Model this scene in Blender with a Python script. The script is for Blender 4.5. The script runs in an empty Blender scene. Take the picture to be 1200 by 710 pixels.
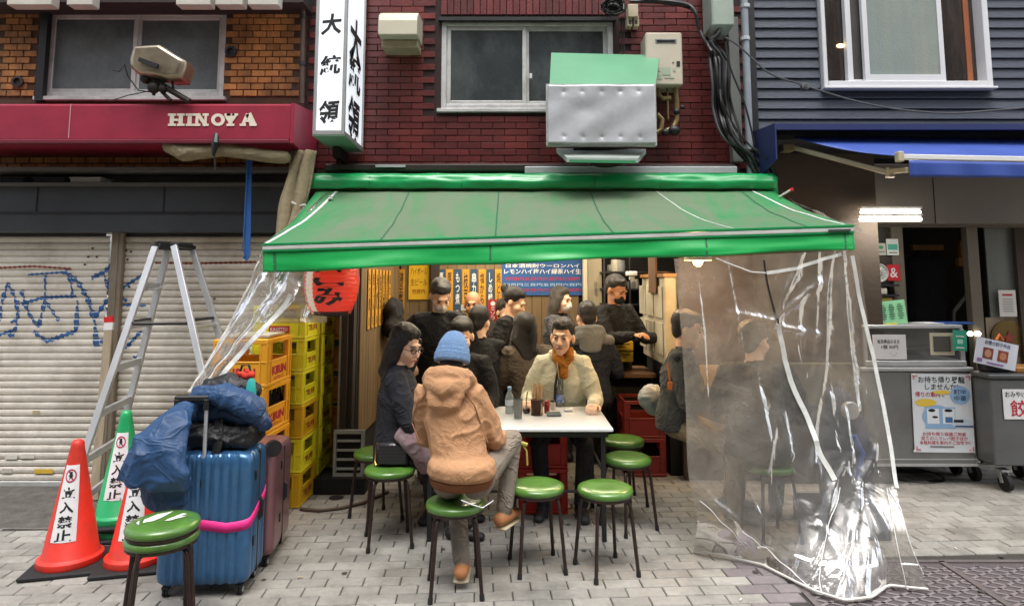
import bpy, bmesh, math, random
import numpy as np
from mathutils import Vector, Matrix, Euler, Quaternion
random.seed(7); R = math.radians; V = Vector
sc = bpy.context.scene; col = sc.collection
# ---------------------------------------------------------------- camera, sky, sun
F = 750.0; H = 1.62; TH = math.atan(75/F)
cam = bpy.data.objects.new('camera', bpy.data.cameras.new('camera')); col.objects.link(cam)
cam.location = (0, 0, H); cam.rotation_euler = (R(90)+TH, 0, 0)
cam.data.sensor_width = 36; cam.data.lens = F/1200*36; cam.data.shift_y = -100/1200
cam.data.clip_start = .05; cam.data.clip_end = 500
sc.camera = cam
w = bpy.data.worlds.new('World'); sc.world = w; w.use_nodes = True
nt = w.node_tree; bg = nt.nodes['Background']; sky = nt.nodes.new('ShaderNodeTexSky')
sky.sky_type = 'NISHITA'; sky.sun_disc = False; sky.sun_elevation = R(70); sky.sun_rotation = R(165)
sky.air_density = 1.0; sky.dust_density = 5.0; sky.ozone_density = .6
hs = nt.nodes.new('ShaderNodeHueSaturation'); hs.inputs['Saturation'].default_value = .42
nt.links.new(sky.outputs[0], hs.inputs['Color']); nt.links.new(hs.outputs[0], bg.inputs[0])
bg.inputs[1].default_value = .15
sun = bpy.data.objects.new('sun', bpy.data.lights.new('sun', 'SUN')); col.objects.link(sun)
sun.data.energy = .9; sun.data.angle = R(25); sun.data.color = (1, .985, .96)
sun.rotation_euler = (R(20), 0, R(-15)); sun.location = (0, -3, 9)
sc.view_settings.view_transform = 'Standard'; sc.view_settings.look = 'None'
sc.view_settings.exposure = 1.05; sc.view_settings.gamma = 1
# ---------------------------------------------------------------- pixel -> place
def ray(px, py):
    x = (px-600)/F; v = (255-py)/F
    return x, math.cos(TH)-v*math.sin(TH), math.sin(TH)+v*math.cos(TH)
def at(px, py, Y):
    x, f, z = ray(px, py); k = Y/f; return V((x*k, Y, H+z*k))
def GH(px, py, h=0.):
    x, f, z = ray(px, py); k = (h-H)/z; return V((x*k, f*k, h))
# ---------------------------------------------------------------- materials
def srgb(c):
    if isinstance(c, str): c = [int(c[i:i+2], 16)/255 for i in (0, 2, 4)]
    return tuple(((x/12.92) if x < .04045 else ((x+.055)/1.055)**2.4) for x in c[:3])
MC = {}
def mat(name, c, rough=.6, metal=0., var=.18, scale=6., bump=0., bscale=60., rnd=0., emit=0., dirt=None, stretch=(1,1,1), coat=0., spec=.5, trans=0., sss=0., world=False, wrinkle=0.):
    if name in MC: return MC[name]
    m = bpy.data.materials.new(name); MC[name] = m; m.use_nodes = True
    n = m.node_tree.nodes; L = m.node_tree.links; b = n['Principled BSDF']
    c = srgb(c); b.inputs['Roughness'].default_value = rough; b.inputs['Metallic'].default_value = metal
    b.inputs['Specular IOR Level'].default_value = spec
    if coat: b.inputs['Coat Weight'].default_value = coat; b.inputs['Coat Roughness'].default_value = .12
    if trans: b.inputs['Transmission Weight'].default_value = trans
    if sss: b.inputs['Subsurface Weight'].default_value = sss; b.inputs['Subsurface Radius'].default_value = (.02,.008,.004)
    tc = n.new('ShaderNodeTexCoord'); mp = n.new('ShaderNodeMapping'); mp.inputs['Scale'].default_value = stretch
    L.new(tc.outputs['Object'], mp.inputs[0]); oi0 = n.new('ShaderNodeObjectInfo'); ml = n.new('ShaderNodeMath'); ml.operation = 'MULTIPLY'; ml.inputs[1].default_value = 37.; L.new(oi0.outputs['Random'], ml.inputs[0]); cx = n.new('ShaderNodeCombineXYZ'); L.new(ml.outputs[0], cx.inputs[0]); L.new(ml.outputs[0], cx.inputs[2]); L.new(cx.outputs[0], mp.inputs['Location'])
    ns = n.new('ShaderNodeTexNoise'); ns.inputs['Scale'].default_value = scale; ns.inputs['Detail'].default_value = 6; ns.inputs['Roughness'].default_value = .62
    L.new(mp.outputs[0], ns.inputs[0])
    mr = n.new('ShaderNodeMapRange'); mr.inputs[1].default_value = .25; mr.inputs[2].default_value = .75
    mr.inputs[3].default_value = 1-var; mr.inputs[4].default_value = 1+var*.7
    L.new(ns.outputs[0], mr.inputs[0]); val = mr.outputs[0]
    if rnd:
        oi = n.new('ShaderNodeObjectInfo'); ge = n.new('ShaderNodeNewGeometry')
        ad = n.new('ShaderNodeMath'); ad.operation = 'ADD'; L.new(oi.outputs['Random'], ad.inputs[0]); L.new(ge.outputs['Random Per Island'], ad.inputs[1])
        fr = n.new('ShaderNodeMath'); fr.operation = 'FRACT'; L.new(ad.outputs[0], fr.inputs[0])
        m2 = n.new('ShaderNodeMapRange'); m2.inputs[3].default_value = 1-rnd; m2.inputs[4].default_value = 1+rnd
        L.new(fr.outputs[0], m2.inputs[0]); mu = n.new('ShaderNodeMath'); mu.operation = 'MULTIPLY'
        L.new(val, mu.inputs[0]); L.new(m2.outputs[0], mu.inputs[1]); val = mu.outputs[0]
    vm = n.new('ShaderNodeVectorMath'); vm.operation = 'SCALE'; vm.inputs[0].default_value = c; L.new(val, vm.inputs['Scale'])
    out = vm.outputs[0]
    if dirt:
        dc, amt, dsc, dst = dirt
        mp2 = n.new('ShaderNodeMapping'); mp2.inputs['Scale'].default_value = dst
        if world: gp = n.new('ShaderNodeNewGeometry'); L.new(gp.outputs['Position'], mp2.inputs[0])
        else: L.new(tc.outputs['Object'], mp2.inputs[0]); L.new(cx.outputs[0], mp2.inputs['Location'])
        n2 = n.new('ShaderNodeTexNoise'); n2.inputs['Scale'].default_value = dsc; n2.inputs['Detail'].default_value = 8; n2.inputs['Roughness'].default_value = .7
        L.new(mp2.outputs[0], n2.inputs[0])
        m3 = n.new('ShaderNodeMapRange'); m3.inputs[1].default_value = .45; m3.inputs[2].default_value = .72; m3.inputs[4].default_value = amt
        L.new(n2.outputs[0], m3.inputs[0]); mx = n.new('ShaderNodeMixRGB'); mx.inputs[2].default_value = (*srgb(dc), 1)
        L.new(m3.outputs[0], mx.inputs[0]); L.new(out, mx.inputs[1]); out = mx.outputs[0]
    L.new(out, b.inputs['Base Color'])
    if rough > .15:
        mrr = n.new('ShaderNodeMapRange'); mrr.inputs[3].default_value = rough*.85; mrr.inputs[4].default_value = min(1, rough*1.2)
        L.new(ns.outputs[0], mrr.inputs[0]); L.new(mrr.outputs[0], b.inputs['Roughness'])
    if bump:
        n3 = n.new('ShaderNodeTexNoise'); n3.inputs['Scale'].default_value = bscale; n3.inputs['Detail'].default_value = 5
        L.new(mp.outputs[0], n3.inputs[0]); bp = n.new('ShaderNodeBump'); bp.inputs['Strength'].default_value = bump; bp.inputs['Distance'].default_value = .01
        L.new(n3.outputs[0], bp.inputs['Height']); L.new(bp.outputs[0], b.inputs['Normal'])
        if wrinkle:
            n4 = n.new('ShaderNodeTexNoise'); n4.inputs['Scale'].default_value = 5.5; n4.inputs['Detail'].default_value = 2.5; n4.inputs['Distortion'].default_value = 1.6; L.new(mp.outputs[0], n4.inputs[0])
            sb = n.new('ShaderNodeMath'); sb.operation = 'SUBTRACT'; sb.inputs[1].default_value = .5; L.new(n4.outputs[0], sb.inputs[0]); ab = n.new('ShaderNodeMath'); ab.operation = 'ABSOLUTE'; L.new(sb.outputs[0], ab.inputs[0])
            mn = n.new('ShaderNodeMath'); mn.operation = 'MINIMUM'; mn.inputs[1].default_value = .07; L.new(ab.outputs[0], mn.inputs[0])
            b2 = n.new('ShaderNodeBump'); b2.invert = True; b2.inputs['Strength'].default_value = wrinkle; b2.inputs['Distance'].default_value = .16; L.new(mn.outputs[0], b2.inputs['Height']); L.new(bp.outputs[0], b2.inputs['Normal']); L.new(b2.outputs[0], b.inputs['Normal'])
    if emit:
        L.new(out, b.inputs['Emission Color']); b.inputs['Emission Strength'].default_value = emit
    return m
def wave_bump(m, scale, strength, axis='Z', dist=.004):
    n = m.node_tree.nodes; L = m.node_tree.links; b = n['Principled BSDF']
    tc = [x for x in n if x.type == 'TEX_COORD'][0]
    wv = n.new('ShaderNodeTexWave'); wv.bands_direction = axis; wv.inputs['Scale'].default_value = scale; wv.inputs['Distortion'].default_value = .6
    L.new(tc.outputs['Object'], wv.inputs[0]); bp = n.new('ShaderNodeBump'); bp.inputs['Strength'].default_value = strength; bp.inputs['Distance'].default_value = dist
    L.new(wv.outputs['Fac'], bp.inputs['Height'])
    if b.inputs['Normal'].links: L.new(b.inputs['Normal'].links[0].from_socket, bp.inputs['Normal'])
    L.new(bp.outputs[0], b.inputs['Normal']); return m
def film(name, tint=(.84,.82,.78), haze=.10, wr=.6, wsc=5., gl=.10):
    m = bpy.data.materials.new(name); MC[name] = m; m.use_nodes = True; n = m.node_tree.nodes; L = m.node_tree.links
    n.remove(n['Principled BSDF']); out = n['Material Output']
    tc = n.new('ShaderNodeTexCoord'); mp = n.new('ShaderNodeMapping'); mp.inputs['Scale'].default_value = (1.6, 1.6, .8); L.new(tc.outputs['Object'], mp.inputs[0])
    ns = n.new('ShaderNodeTexNoise'); ns.inputs['Scale'].default_value = wsc; ns.inputs['Detail'].default_value = 3; ns.inputs['Distortion'].default_value = 1.4
    L.new(mp.outputs[0], ns.inputs[0])
    vo = n.new('ShaderNodeTexVoronoi'); vo.feature = 'DISTANCE_TO_EDGE'; vo.inputs['Scale'].default_value = wsc*.9; L.new(mp.outputs[0], vo.inputs[0])
    mn = n.new('ShaderNodeMath'); mn.operation = 'MINIMUM'; mn.inputs[1].default_value = .12; L.new(vo.outputs['Distance'], mn.inputs[0])
    ad = n.new('ShaderNodeMath'); ad.operation = 'MULTIPLY_ADD'; ad.inputs[1].default_value = 1.4; L.new(mn.outputs[0], ad.inputs[0]); L.new(ns.outputs[0], ad.inputs[2])
    bp = n.new('ShaderNodeBump'); bp.inputs['Strength'].default_value = wr; bp.inputs['Distance'].default_value = .05; L.new(ad.outputs[0], bp.inputs['Height'])
    g = n.new('ShaderNodeBsdfGlossy'); g.inputs['Roughness'].default_value = .19; g.inputs[0].default_value = (1, 1, 1, 1); L.new(bp.outputs[0], g.inputs['Normal'])
    t = n.new('ShaderNodeBsdfTransparent'); t.inputs[0].default_value = (*tint, 1)
    d = n.new('ShaderNodeBsdfDiffuse'); d.inputs[0].default_value = (.75, .74, .70, 1); L.new(bp.outputs[0], d.inputs['Normal'])
    tl = n.new('ShaderNodeBsdfTranslucent'); tl.inputs[0].default_value = (.75, .74, .70, 1)
    dm = n.new('ShaderNodeMixShader'); dm.inputs[0].default_value = .5; L.new(d.outputs[0], dm.inputs[1]); L.new(tl.outputs[0], dm.inputs[2])
    n2 = n.new('ShaderNodeTexNoise'); n2.inputs['Scale'].default_value = 2.6; n2.inputs['Detail'].default_value = 9; n2.inputs['Roughness'].default_value = .7; L.new(tc.outputs['Object'], n2.inputs[0])
    mr = n.new('ShaderNodeMapRange'); mr.inputs[1].default_value = .3; mr.inputs[2].default_value = .75; mr.inputs[3].default_value = haze*.3; mr.inputs[4].default_value = haze*1.9; L.new(n2.outputs[0], mr.inputs[0])
    m1 = n.new('ShaderNodeMixShader'); L.new(mr.outputs[0], m1.inputs[0]); L.new(t.outputs[0], m1.inputs[1]); L.new(dm.outputs[0], m1.inputs[2])
    lw = n.new('ShaderNodeFresnel'); lw.inputs[0].default_value = 1.5; L.new(bp.outputs[0], lw.inputs['Normal'])
    m5 = n.new('ShaderNodeMath'); m5.operation = 'MULTIPLY_ADD'; m5.inputs[1].default_value = .9; m5.inputs[2].default_value = gl*.5; m5.use_clamp = True; L.new(lw.outputs[0], m5.inputs[0])
    m2 = n.new('ShaderNodeMixShader'); L.new(m5.outputs[0], m2.inputs[0]); L.new(m1.outputs[0], m2.inputs[1]); L.new(g.outputs[0], m2.inputs[2])
    L.new(m2.outputs[0], out.inputs[0]); return m
# ---------------------------------------------------------------- mesh builder
class MB:
    def __init__(s): s.v = []; s.f = []; s.mi = []; s.cur = 0
    def add(s, vs, fs):
        o = len(s.v); s.v += [tuple(p) for p in vs]; s.f += [tuple(i+o for i in f) for f in fs]; s.mi += [s.cur]*len(fs); return s
    def box(s, c, d, rot=None, ch=0.):
        x, y, z = d[0]/2, d[1]/2, d[2]/2; vs = []; fs = []
        if ch <= 0:
            vs = [(a*x, b*y, e*z) for a in (-1,1) for b in (-1,1) for e in (-1,1)]
            fs = [(0,1,3,2),(4,6,7,5),(0,4,5,1),(2,3,7,6),(0,2,6,4),(1,5,7,3)]
        else:
            k = min(ch, x*.9, y*.9, z*.9); idx = {}
            for a in (-1,1):
                for b in (-1,1):
                    for e in (-1,1):
                        for ax in range(3):
                            p = [a*(x-k), b*(y-k), e*(z-k)]; p[ax] = (a*x, b*y, e*z)[ax]
                            idx[a,b,e,ax] = len(vs); vs.append(tuple(p))
            g = lambda a,b,e,ax: idx[a,b,e,ax]
            def quad(ids):
                ps = [V(vs[i]) for i in ids]; nn = (ps[1]-ps[0]).cross(ps[2]-ps[0]); cc = sum(ps, V())/len(ps)
                fs.append(tuple(ids) if nn.dot(cc) > 0 else tuple(reversed(ids)))
            for sg in (-1,1):
                quad([g(sg,-1,-1,0), g(sg,1,-1,0), g(sg,1,1,0), g(sg,-1,1,0)])
                quad([g(-1,sg,-1,1), g(1,sg,-1,1), g(1,sg,1,1), g(-1,sg,1,1)])
                quad([g(-1,-1,sg,2), g(1,-1,sg,2), g(1,1,sg,2), g(-1,1,sg,2)])
                for s2 in (-1,1):
                    quad([g(sg,s2,-1,0), g(sg,s2,1,0), g(sg,s2,1,1), g(sg,s2,-1,1)])
                    quad([g(sg,-1,s2,0), g(sg,1,s2,0), g(sg,1,s2,2), g(sg,-1,s2,2)])
                    quad([g(-1,sg,s2,1), g(1,sg,s2,1), g(1,sg,s2,2), g(-1,sg,s2,2)])
                    for s3 in (-1,1): quad([g(sg,s2,s3,0), g(sg,s2,s3,1), g(sg,s2,s3,2)])
        if rot is not None:
            M = rot if isinstance(rot, Matrix) else Euler(rot).to_matrix(); vs = [M @ V(p) for p in vs]
        c = V(c); return s.add([V(p)+c for p in vs], fs)
    def bb(s, a, b, ch=0.):
        a = V(a); b = V(b); return s.box((a+b)/2, [abs(b[i]-a[i]) for i in range(3)], None, ch)
    def bar(s, a, b, w, d, up=(0,0,1), ch=0.):
        a = V(a); b = V(b); z = (b-a); L = z.length; z.normalize(); up = V(up)
        if abs(z.dot(up)) > .98: up = V((0,1,0))
        x = up.cross(z).normalized(); y = z.cross(x); M = Matrix((x, y, z)).transposed()
        return s.box((a+b)/2, (w, d, L), M, ch)
    def loft(s, pts, rads, side=None, n=12, cap=True, rnd=True, ck=1.):
        pts = [V(p) for p in pts]; rads = [r if isinstance(r, (tuple, list)) else (r, r) for r in rads]
        rings = []; N = len(pts); pa = None
        tans = [((pts[min(i+1,N-1)]-pts[max(i-1,0)])).normalized() for i in range(N)]
        seq = [(pts[i], rads[i][0], rads[i][1], tans[i]) for i in range(N)]
        if cap and rnd:
            p, a, b, t = seq[0]; m = min(a, b)
            pre = [(p-t*m*ck*math.sin(q), a*math.cos(q), b*math.cos(q), t) for q in (R(75), R(50), R(25))]
            p, a, b, t = seq[-1]; m = min(a, b)
            post = [(p+t*m*ck*math.sin(q), a*math.cos(q), b*math.cos(q), t) for q in (R(25), R(50), R(75))]
            seq = pre+seq+post
        ref = V(side) if side is not None else None
        for p, a, b, t in seq:
            r0 = ref if ref is not None else (pa if pa is not None else (V((1,0,0)) if abs(t.x) < .9 else V((0,1,0))))
            x = (r0-t*r0.dot(t))
            if x.length < 1e-5: x = t.orthogonal()
            x.normalize(); y = t.cross(x); pa = x
            rings.append([p+x*a*math.cos(2*math.pi*k/n)+y*b*math.sin(2*math.pi*k/n) for k in range(n)])
        vs = [p for r in rings for p in r]; fs = []
        for i in range(len(rings)-1):
            for k in range(n):
                a, b = i*n+k, i*n+(k+1) % n; fs.append((a, b, b+n, a+n))
        if cap: fs.append(tuple(reversed(range(n)))); fs.append(tuple((len(rings)-1)*n+k for k in range(n)))
        return s.add(vs, fs)
    def tube(s, pts, r, n=8): return s.loft(pts, [r]*len(pts), n=n, rnd=False)
    def cyl(s, a, b, r, r2=None, n=16): return s.loft([a, b], [r, r if r2 is None else r2], n=n, rnd=False)
    def ell(s, c, r, M=None, n=14, m=9):
        vs = []; fs = []; c = V(c)
        for i in range(1, m):
            t = math.pi*i/m
            for k in range(n):
                p = 2*math.pi*k/n; q = V((r[0]*math.sin(t)*math.cos(p), r[1]*math.sin(t)*math.sin(p), r[2]*math.cos(t)))
                vs.append(c+(M @ q if M else q))
        top = V((0,0,r[2])); vs.append(c+(M @ top if M else top)); vs.append(c-(M @ top if M else top))
        for i in range(m-2):
            for k in range(n):
                a, b = i*n+k, i*n+(k+1) % n; fs.append((a, a+n, b+n, b))
        T = len(vs)-2
        for k in range(n):
            fs.append((T, k, (k+1) % n)); a = (m-2)*n; fs.append((T+1, a+(k+1) % n, a+k))
        return s.add(vs, fs)
    def lathe(s, c, prof, n=24, M=None):
        c = V(c); vs = []; fs = []; m = len(prof)
        for r, z in prof:
            for k in range(n):
                q = V((r*math.cos(2*math.pi*k/n), r*math.sin(2*math.pi*k/n), z)); vs.append(c+(M @ q if M else q))
        for i in range(m-1):
            for k in range(n):
                a, b = i*n+k, i*n+(k+1) % n; fs.append((a, b, b+n, a+n))
        fs.append(tuple(reversed(range(n)))); fs.append(tuple((m-1)*n+k for k in range(n)))
        return s.add(vs, fs)
    def prism(s, poly, off):
        n = len(poly); off = V(off); poly = [V(p) for p in poly]
        return s.add(poly+[p+off for p in poly], [tuple(reversed(range(n))), tuple(range(n, 2*n))]+[(i, (i+1) % n, (i+1) % n+n, i+n) for i in range(n)])
    def grid(s, fn, nu, nv):
        vs = [fn(i/nu, j/nv) for j in range(nv+1) for i in range(nu+1)]; W = nu+1
        return s.add(vs, [(j*W+i, j*W+i+1, (j+1)*W+i+1, (j+1)*W+i) for j in range(nv) for i in range(nu)])
    def ribbon(s, pts, w, up=(0,1,0)):
        pts = [V(p) for p in pts]; vs = []; fs = []; up = V(up)
        for i, p in enumerate(pts):
            t = (pts[min(i+1,len(pts)-1)]-pts[max(i-1,0)]).normalized(); x = t.cross(up).normalized()
            ww = w[i] if isinstance(w, (list, tuple)) else w
            vs += [p-x*ww/2, p+x*ww/2]
            if i: fs.append((2*i-2, 2*i-1, 2*i+1, 2*i))
        return s.add(vs, fs)
    def mesh(s, name, m, smooth=False, off=(0,0,0)):
        me = bpy.data.meshes.new(name); o = V(off)
        me.from_pydata([tuple(V(p)-o) for p in s.v] if o.length else s.v, [], s.f)
        for x in (m if isinstance(m, (list, tuple)) else [m]): me.materials.append(x)
        if max(s.mi, default=0): me.polygons.foreach_set('material_index', s.mi)
        if smooth:
            me.polygons.foreach_set('use_smooth', [True]*len(s.f))
            if smooth != 2:
                try: me.set_sharp_from_angle(angle=R(40))
                except Exception: pass
        me.update(); return me
    def build(s, name, m, parent=None, smooth=False, world=False):
        off = (0,0,0)
        me = s.mesh(name, m, smooth, off); o = bpy.data.objects.new(name, me); col.objects.link(o)
        if parent is not None:
            if world: wm = wmat(parent).inverted(); me.transform(wm)
            o.parent = parent
        return o
def wmat(o):
    M = Matrix.Translation(o.location) @ o.rotation_euler.to_matrix().to_4x4()
    return wmat(o.parent) @ M if o.parent else M
def tag(o, label=None, cat=None, group=None, kind=None):
    if label: o['label'] = label
    if cat: o['category'] = cat
    if group: o['group'] = group
    if kind: o['kind'] = kind
    return o
def thing(name, label, cat, loc=(0,0,0), rz=0, group=None, kind=None):
    o = bpy.data.objects.new(name, None); col.objects.link(o); o.location = loc; o.rotation_euler = (0,0,rz); o.empty_display_size = .1
    return tag(o, label, cat, group, kind)
def rebase(o):
    """move a single-mesh thing's origin to its base centre"""
    me = o.data; n = len(me.vertices); a = np.empty(n*3); me.vertices.foreach_get('co', a); a = a.reshape(-1,3)
    c = V(((a[:,0].min()+a[:,0].max())/2, (a[:,1].min()+a[:,1].max())/2, a[:,2].min()))
    me.transform(Matrix.Translation(-c)); o.location = o.location+c; return o
def solo(name, mb, m, label, cat, group=None, smooth=False, kind=None):
    o = mb.build(name, m, None, smooth); rebase(o); return tag(o, label, cat, group, kind)
def copy_tree(o, parent=None, loc=None, rz=None, label=None):
    c = o.copy(); col.objects.link(c); c.parent = parent
    if loc is not None: c.location = loc
    if rz is not None: c.rotation_euler = (0,0,rz)
    if label: c['label'] = label
    for ch in [x for x in kids[o.name]] if o.name in kids else list(o.children): copy_tree(ch, c)
    return c
kids = {}
_tc = {}
def text2d(s, bold=0.):
    k = (s, bold)
    if k in _tc: return _tc[k]
    cu = bpy.data.curves.new('t', 'FONT'); cu.body = s; cu.align_x = 'CENTER'; cu.align_y = 'CENTER'; cu.resolution_u = 2; cu.offset = bold; cu.space_line = .95
    ob = bpy.data.objects.new('t', cu); col.objects.link(ob); dg = bpy.context.evaluated_depsgraph_get(); dg.update()
    me = bpy.data.meshes.new_from_object(ob.evaluated_get(dg))
    vs = [(p.co.x, p.co.y) for p in me.vertices]; fs = [tuple(p.vertices) for p in me.polygons]
    bpy.data.objects.remove(ob); bpy.data.curves.remove(cu); bpy.data.meshes.remove(me)
    if vs:
        x0 = min(p[0] for p in vs); x1 = max(p[0] for p in vs); y0 = min(p[1] for p in vs); y1 = max(p[1] for p in vs)
        vs = [((p[0]-x0)/(x1-x0+1e-9)-.5, (p[1]-y0)/(y1-y0+1e-9)-.5) for p in vs]
    _tc[k] = (vs, fs); return _tc[k]
def text(mb, s, c, r, u, w, h, off=.002, bold=0., fn=None):
    """writing fitted to w x h; c centre, r right vector, u up vector"""
    if '|' in s: s = s.replace('|', '\n')
    vs, fs = text2d(s, bold); c = V(c); r = V(r).normalized(); u = V(u).normalized(); n = r.cross(u)*off
    if fn: return mb.add([fn(x*w, y*h) for x, y in vs], fs)
    return mb.add([c+r*x*w+u*y*h+n for x, y in vs], fs)
def pb(mb, x0, y0, x1, y1, Y, d, ch=0.):
    """box whose front face covers the picture rectangle when it stands Y metres away, d deep"""
    a = at(x0, y0, Y); b = at(x1, y1, Y); xm = at((x0+x1)/2, (y0+y1)/2, Y)
    al = at(x0, (y0+y1)/2, Y).x; ar = at(x1, (y0+y1)/2, Y).x; zt = at((x0+x1)/2, y0, Y).z; zb = at((x0+x1)/2, y1, Y).z
    return mb.bb((al, Y, zb), (ar, Y+d, zt), ch)
# organic solids: union of lofts/ellipsoids -> voxel remesh -> smooth -> folds
from mathutils import noise as NZ
def crease(me, amp, fs):
    n = len(me.vertices); co = np.empty(n*3, np.float32); no = np.empty(n*3, np.float32); me.vertices.foreach_get('co', co); me.vertices.foreach_get('normal', no)
    co = co.reshape(-1,3); no = no.reshape(-1,3); f = 1/(fs*2.1); nn = NZ.noise; L = co.tolist(); D = np.empty(n, np.float32); ex_ = math.exp
    for i, (x, y, z) in enumerate(L):
        x *= f; y *= f; z *= f
        w = nn((x*.7+3, y*.7, z*.7)); a = nn((x+1.1*w, y-.8*w, z*1.25+.9*w)); b = nn((x*2.1+1.5*w+7, y*2.1, z*2.3-1.5*w)); m = .5+nn((x*.5, y*.5+5, z*.5))
        D[i] = .34*ex_(-(a/.13)**2)*m+.16*ex_(-(b/.14)**2)*m+.45*w*.6-.1
    co += no*(D*amp)[:,None]; me.vertices.foreach_set('co', co.reshape(-1)); me.update()
def solid(mb, name, mats, parent=None, vox=.01, it=4, fold=0., fscale=.12, world=True, tags=None, fac=.5, fold2=0., keep=None):
    me = mb.mesh(name+'_src', mats[0]); ob = bpy.data.objects.new('tmp', me); col.objects.link(ob)
    md = ob.modifiers.new('r', 'REMESH'); md.mode = 'VOXEL'; md.voxel_size = vox; md.use_smooth_shade = True
    sm = ob.modifiers.new('s', 'SMOOTH'); sm.iterations = it; sm.factor = fac
    dg = bpy.context.evaluated_depsgraph_get(); dg.update()
    out = bpy.data.meshes.new_from_object(ob.evaluated_get(dg)); out.name = name
    bpy.data.objects.remove(ob); bpy.data.meshes.remove(me)
    out.materials.clear()
    if fold: crease(out, fold, fscale)
    for x in mats: out.materials.append(x)
    nf = len(out.polygons)
    if tags and len(mats) > 1:
        c = np.empty(nf*3); out.polygons.foreach_get('center', c); c = c.reshape(-1,3); best = np.full(nf, 1e9); mi = np.zeros(nf, int)
        for p, q, ra, rb, t in tags:
            p = np.array(p); q = np.array(q); dq = q-p; L2 = max(dq.dot(dq), 1e-9); u = np.clip(((c-p) @ dq)/L2, 0, 1)
            d = np.linalg.norm(c-p-u[:,None]*dq, axis=1)-(ra+(rb-ra)*u); k = d < best; best[k] = d[k]; mi[k] = t
        out.polygons.foreach_set('material_index', mi)
    else: out.polygons.foreach_set('material_index', [0]*nf)
    out.polygons.foreach_set('use_smooth', [True]*nf)
    o = bpy.data.objects.new(name, out); col.objects.link(o)
    if parent is not None:
        if world: out.transform(wmat(parent).inverted())
        o.parent = parent
    return o
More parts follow.
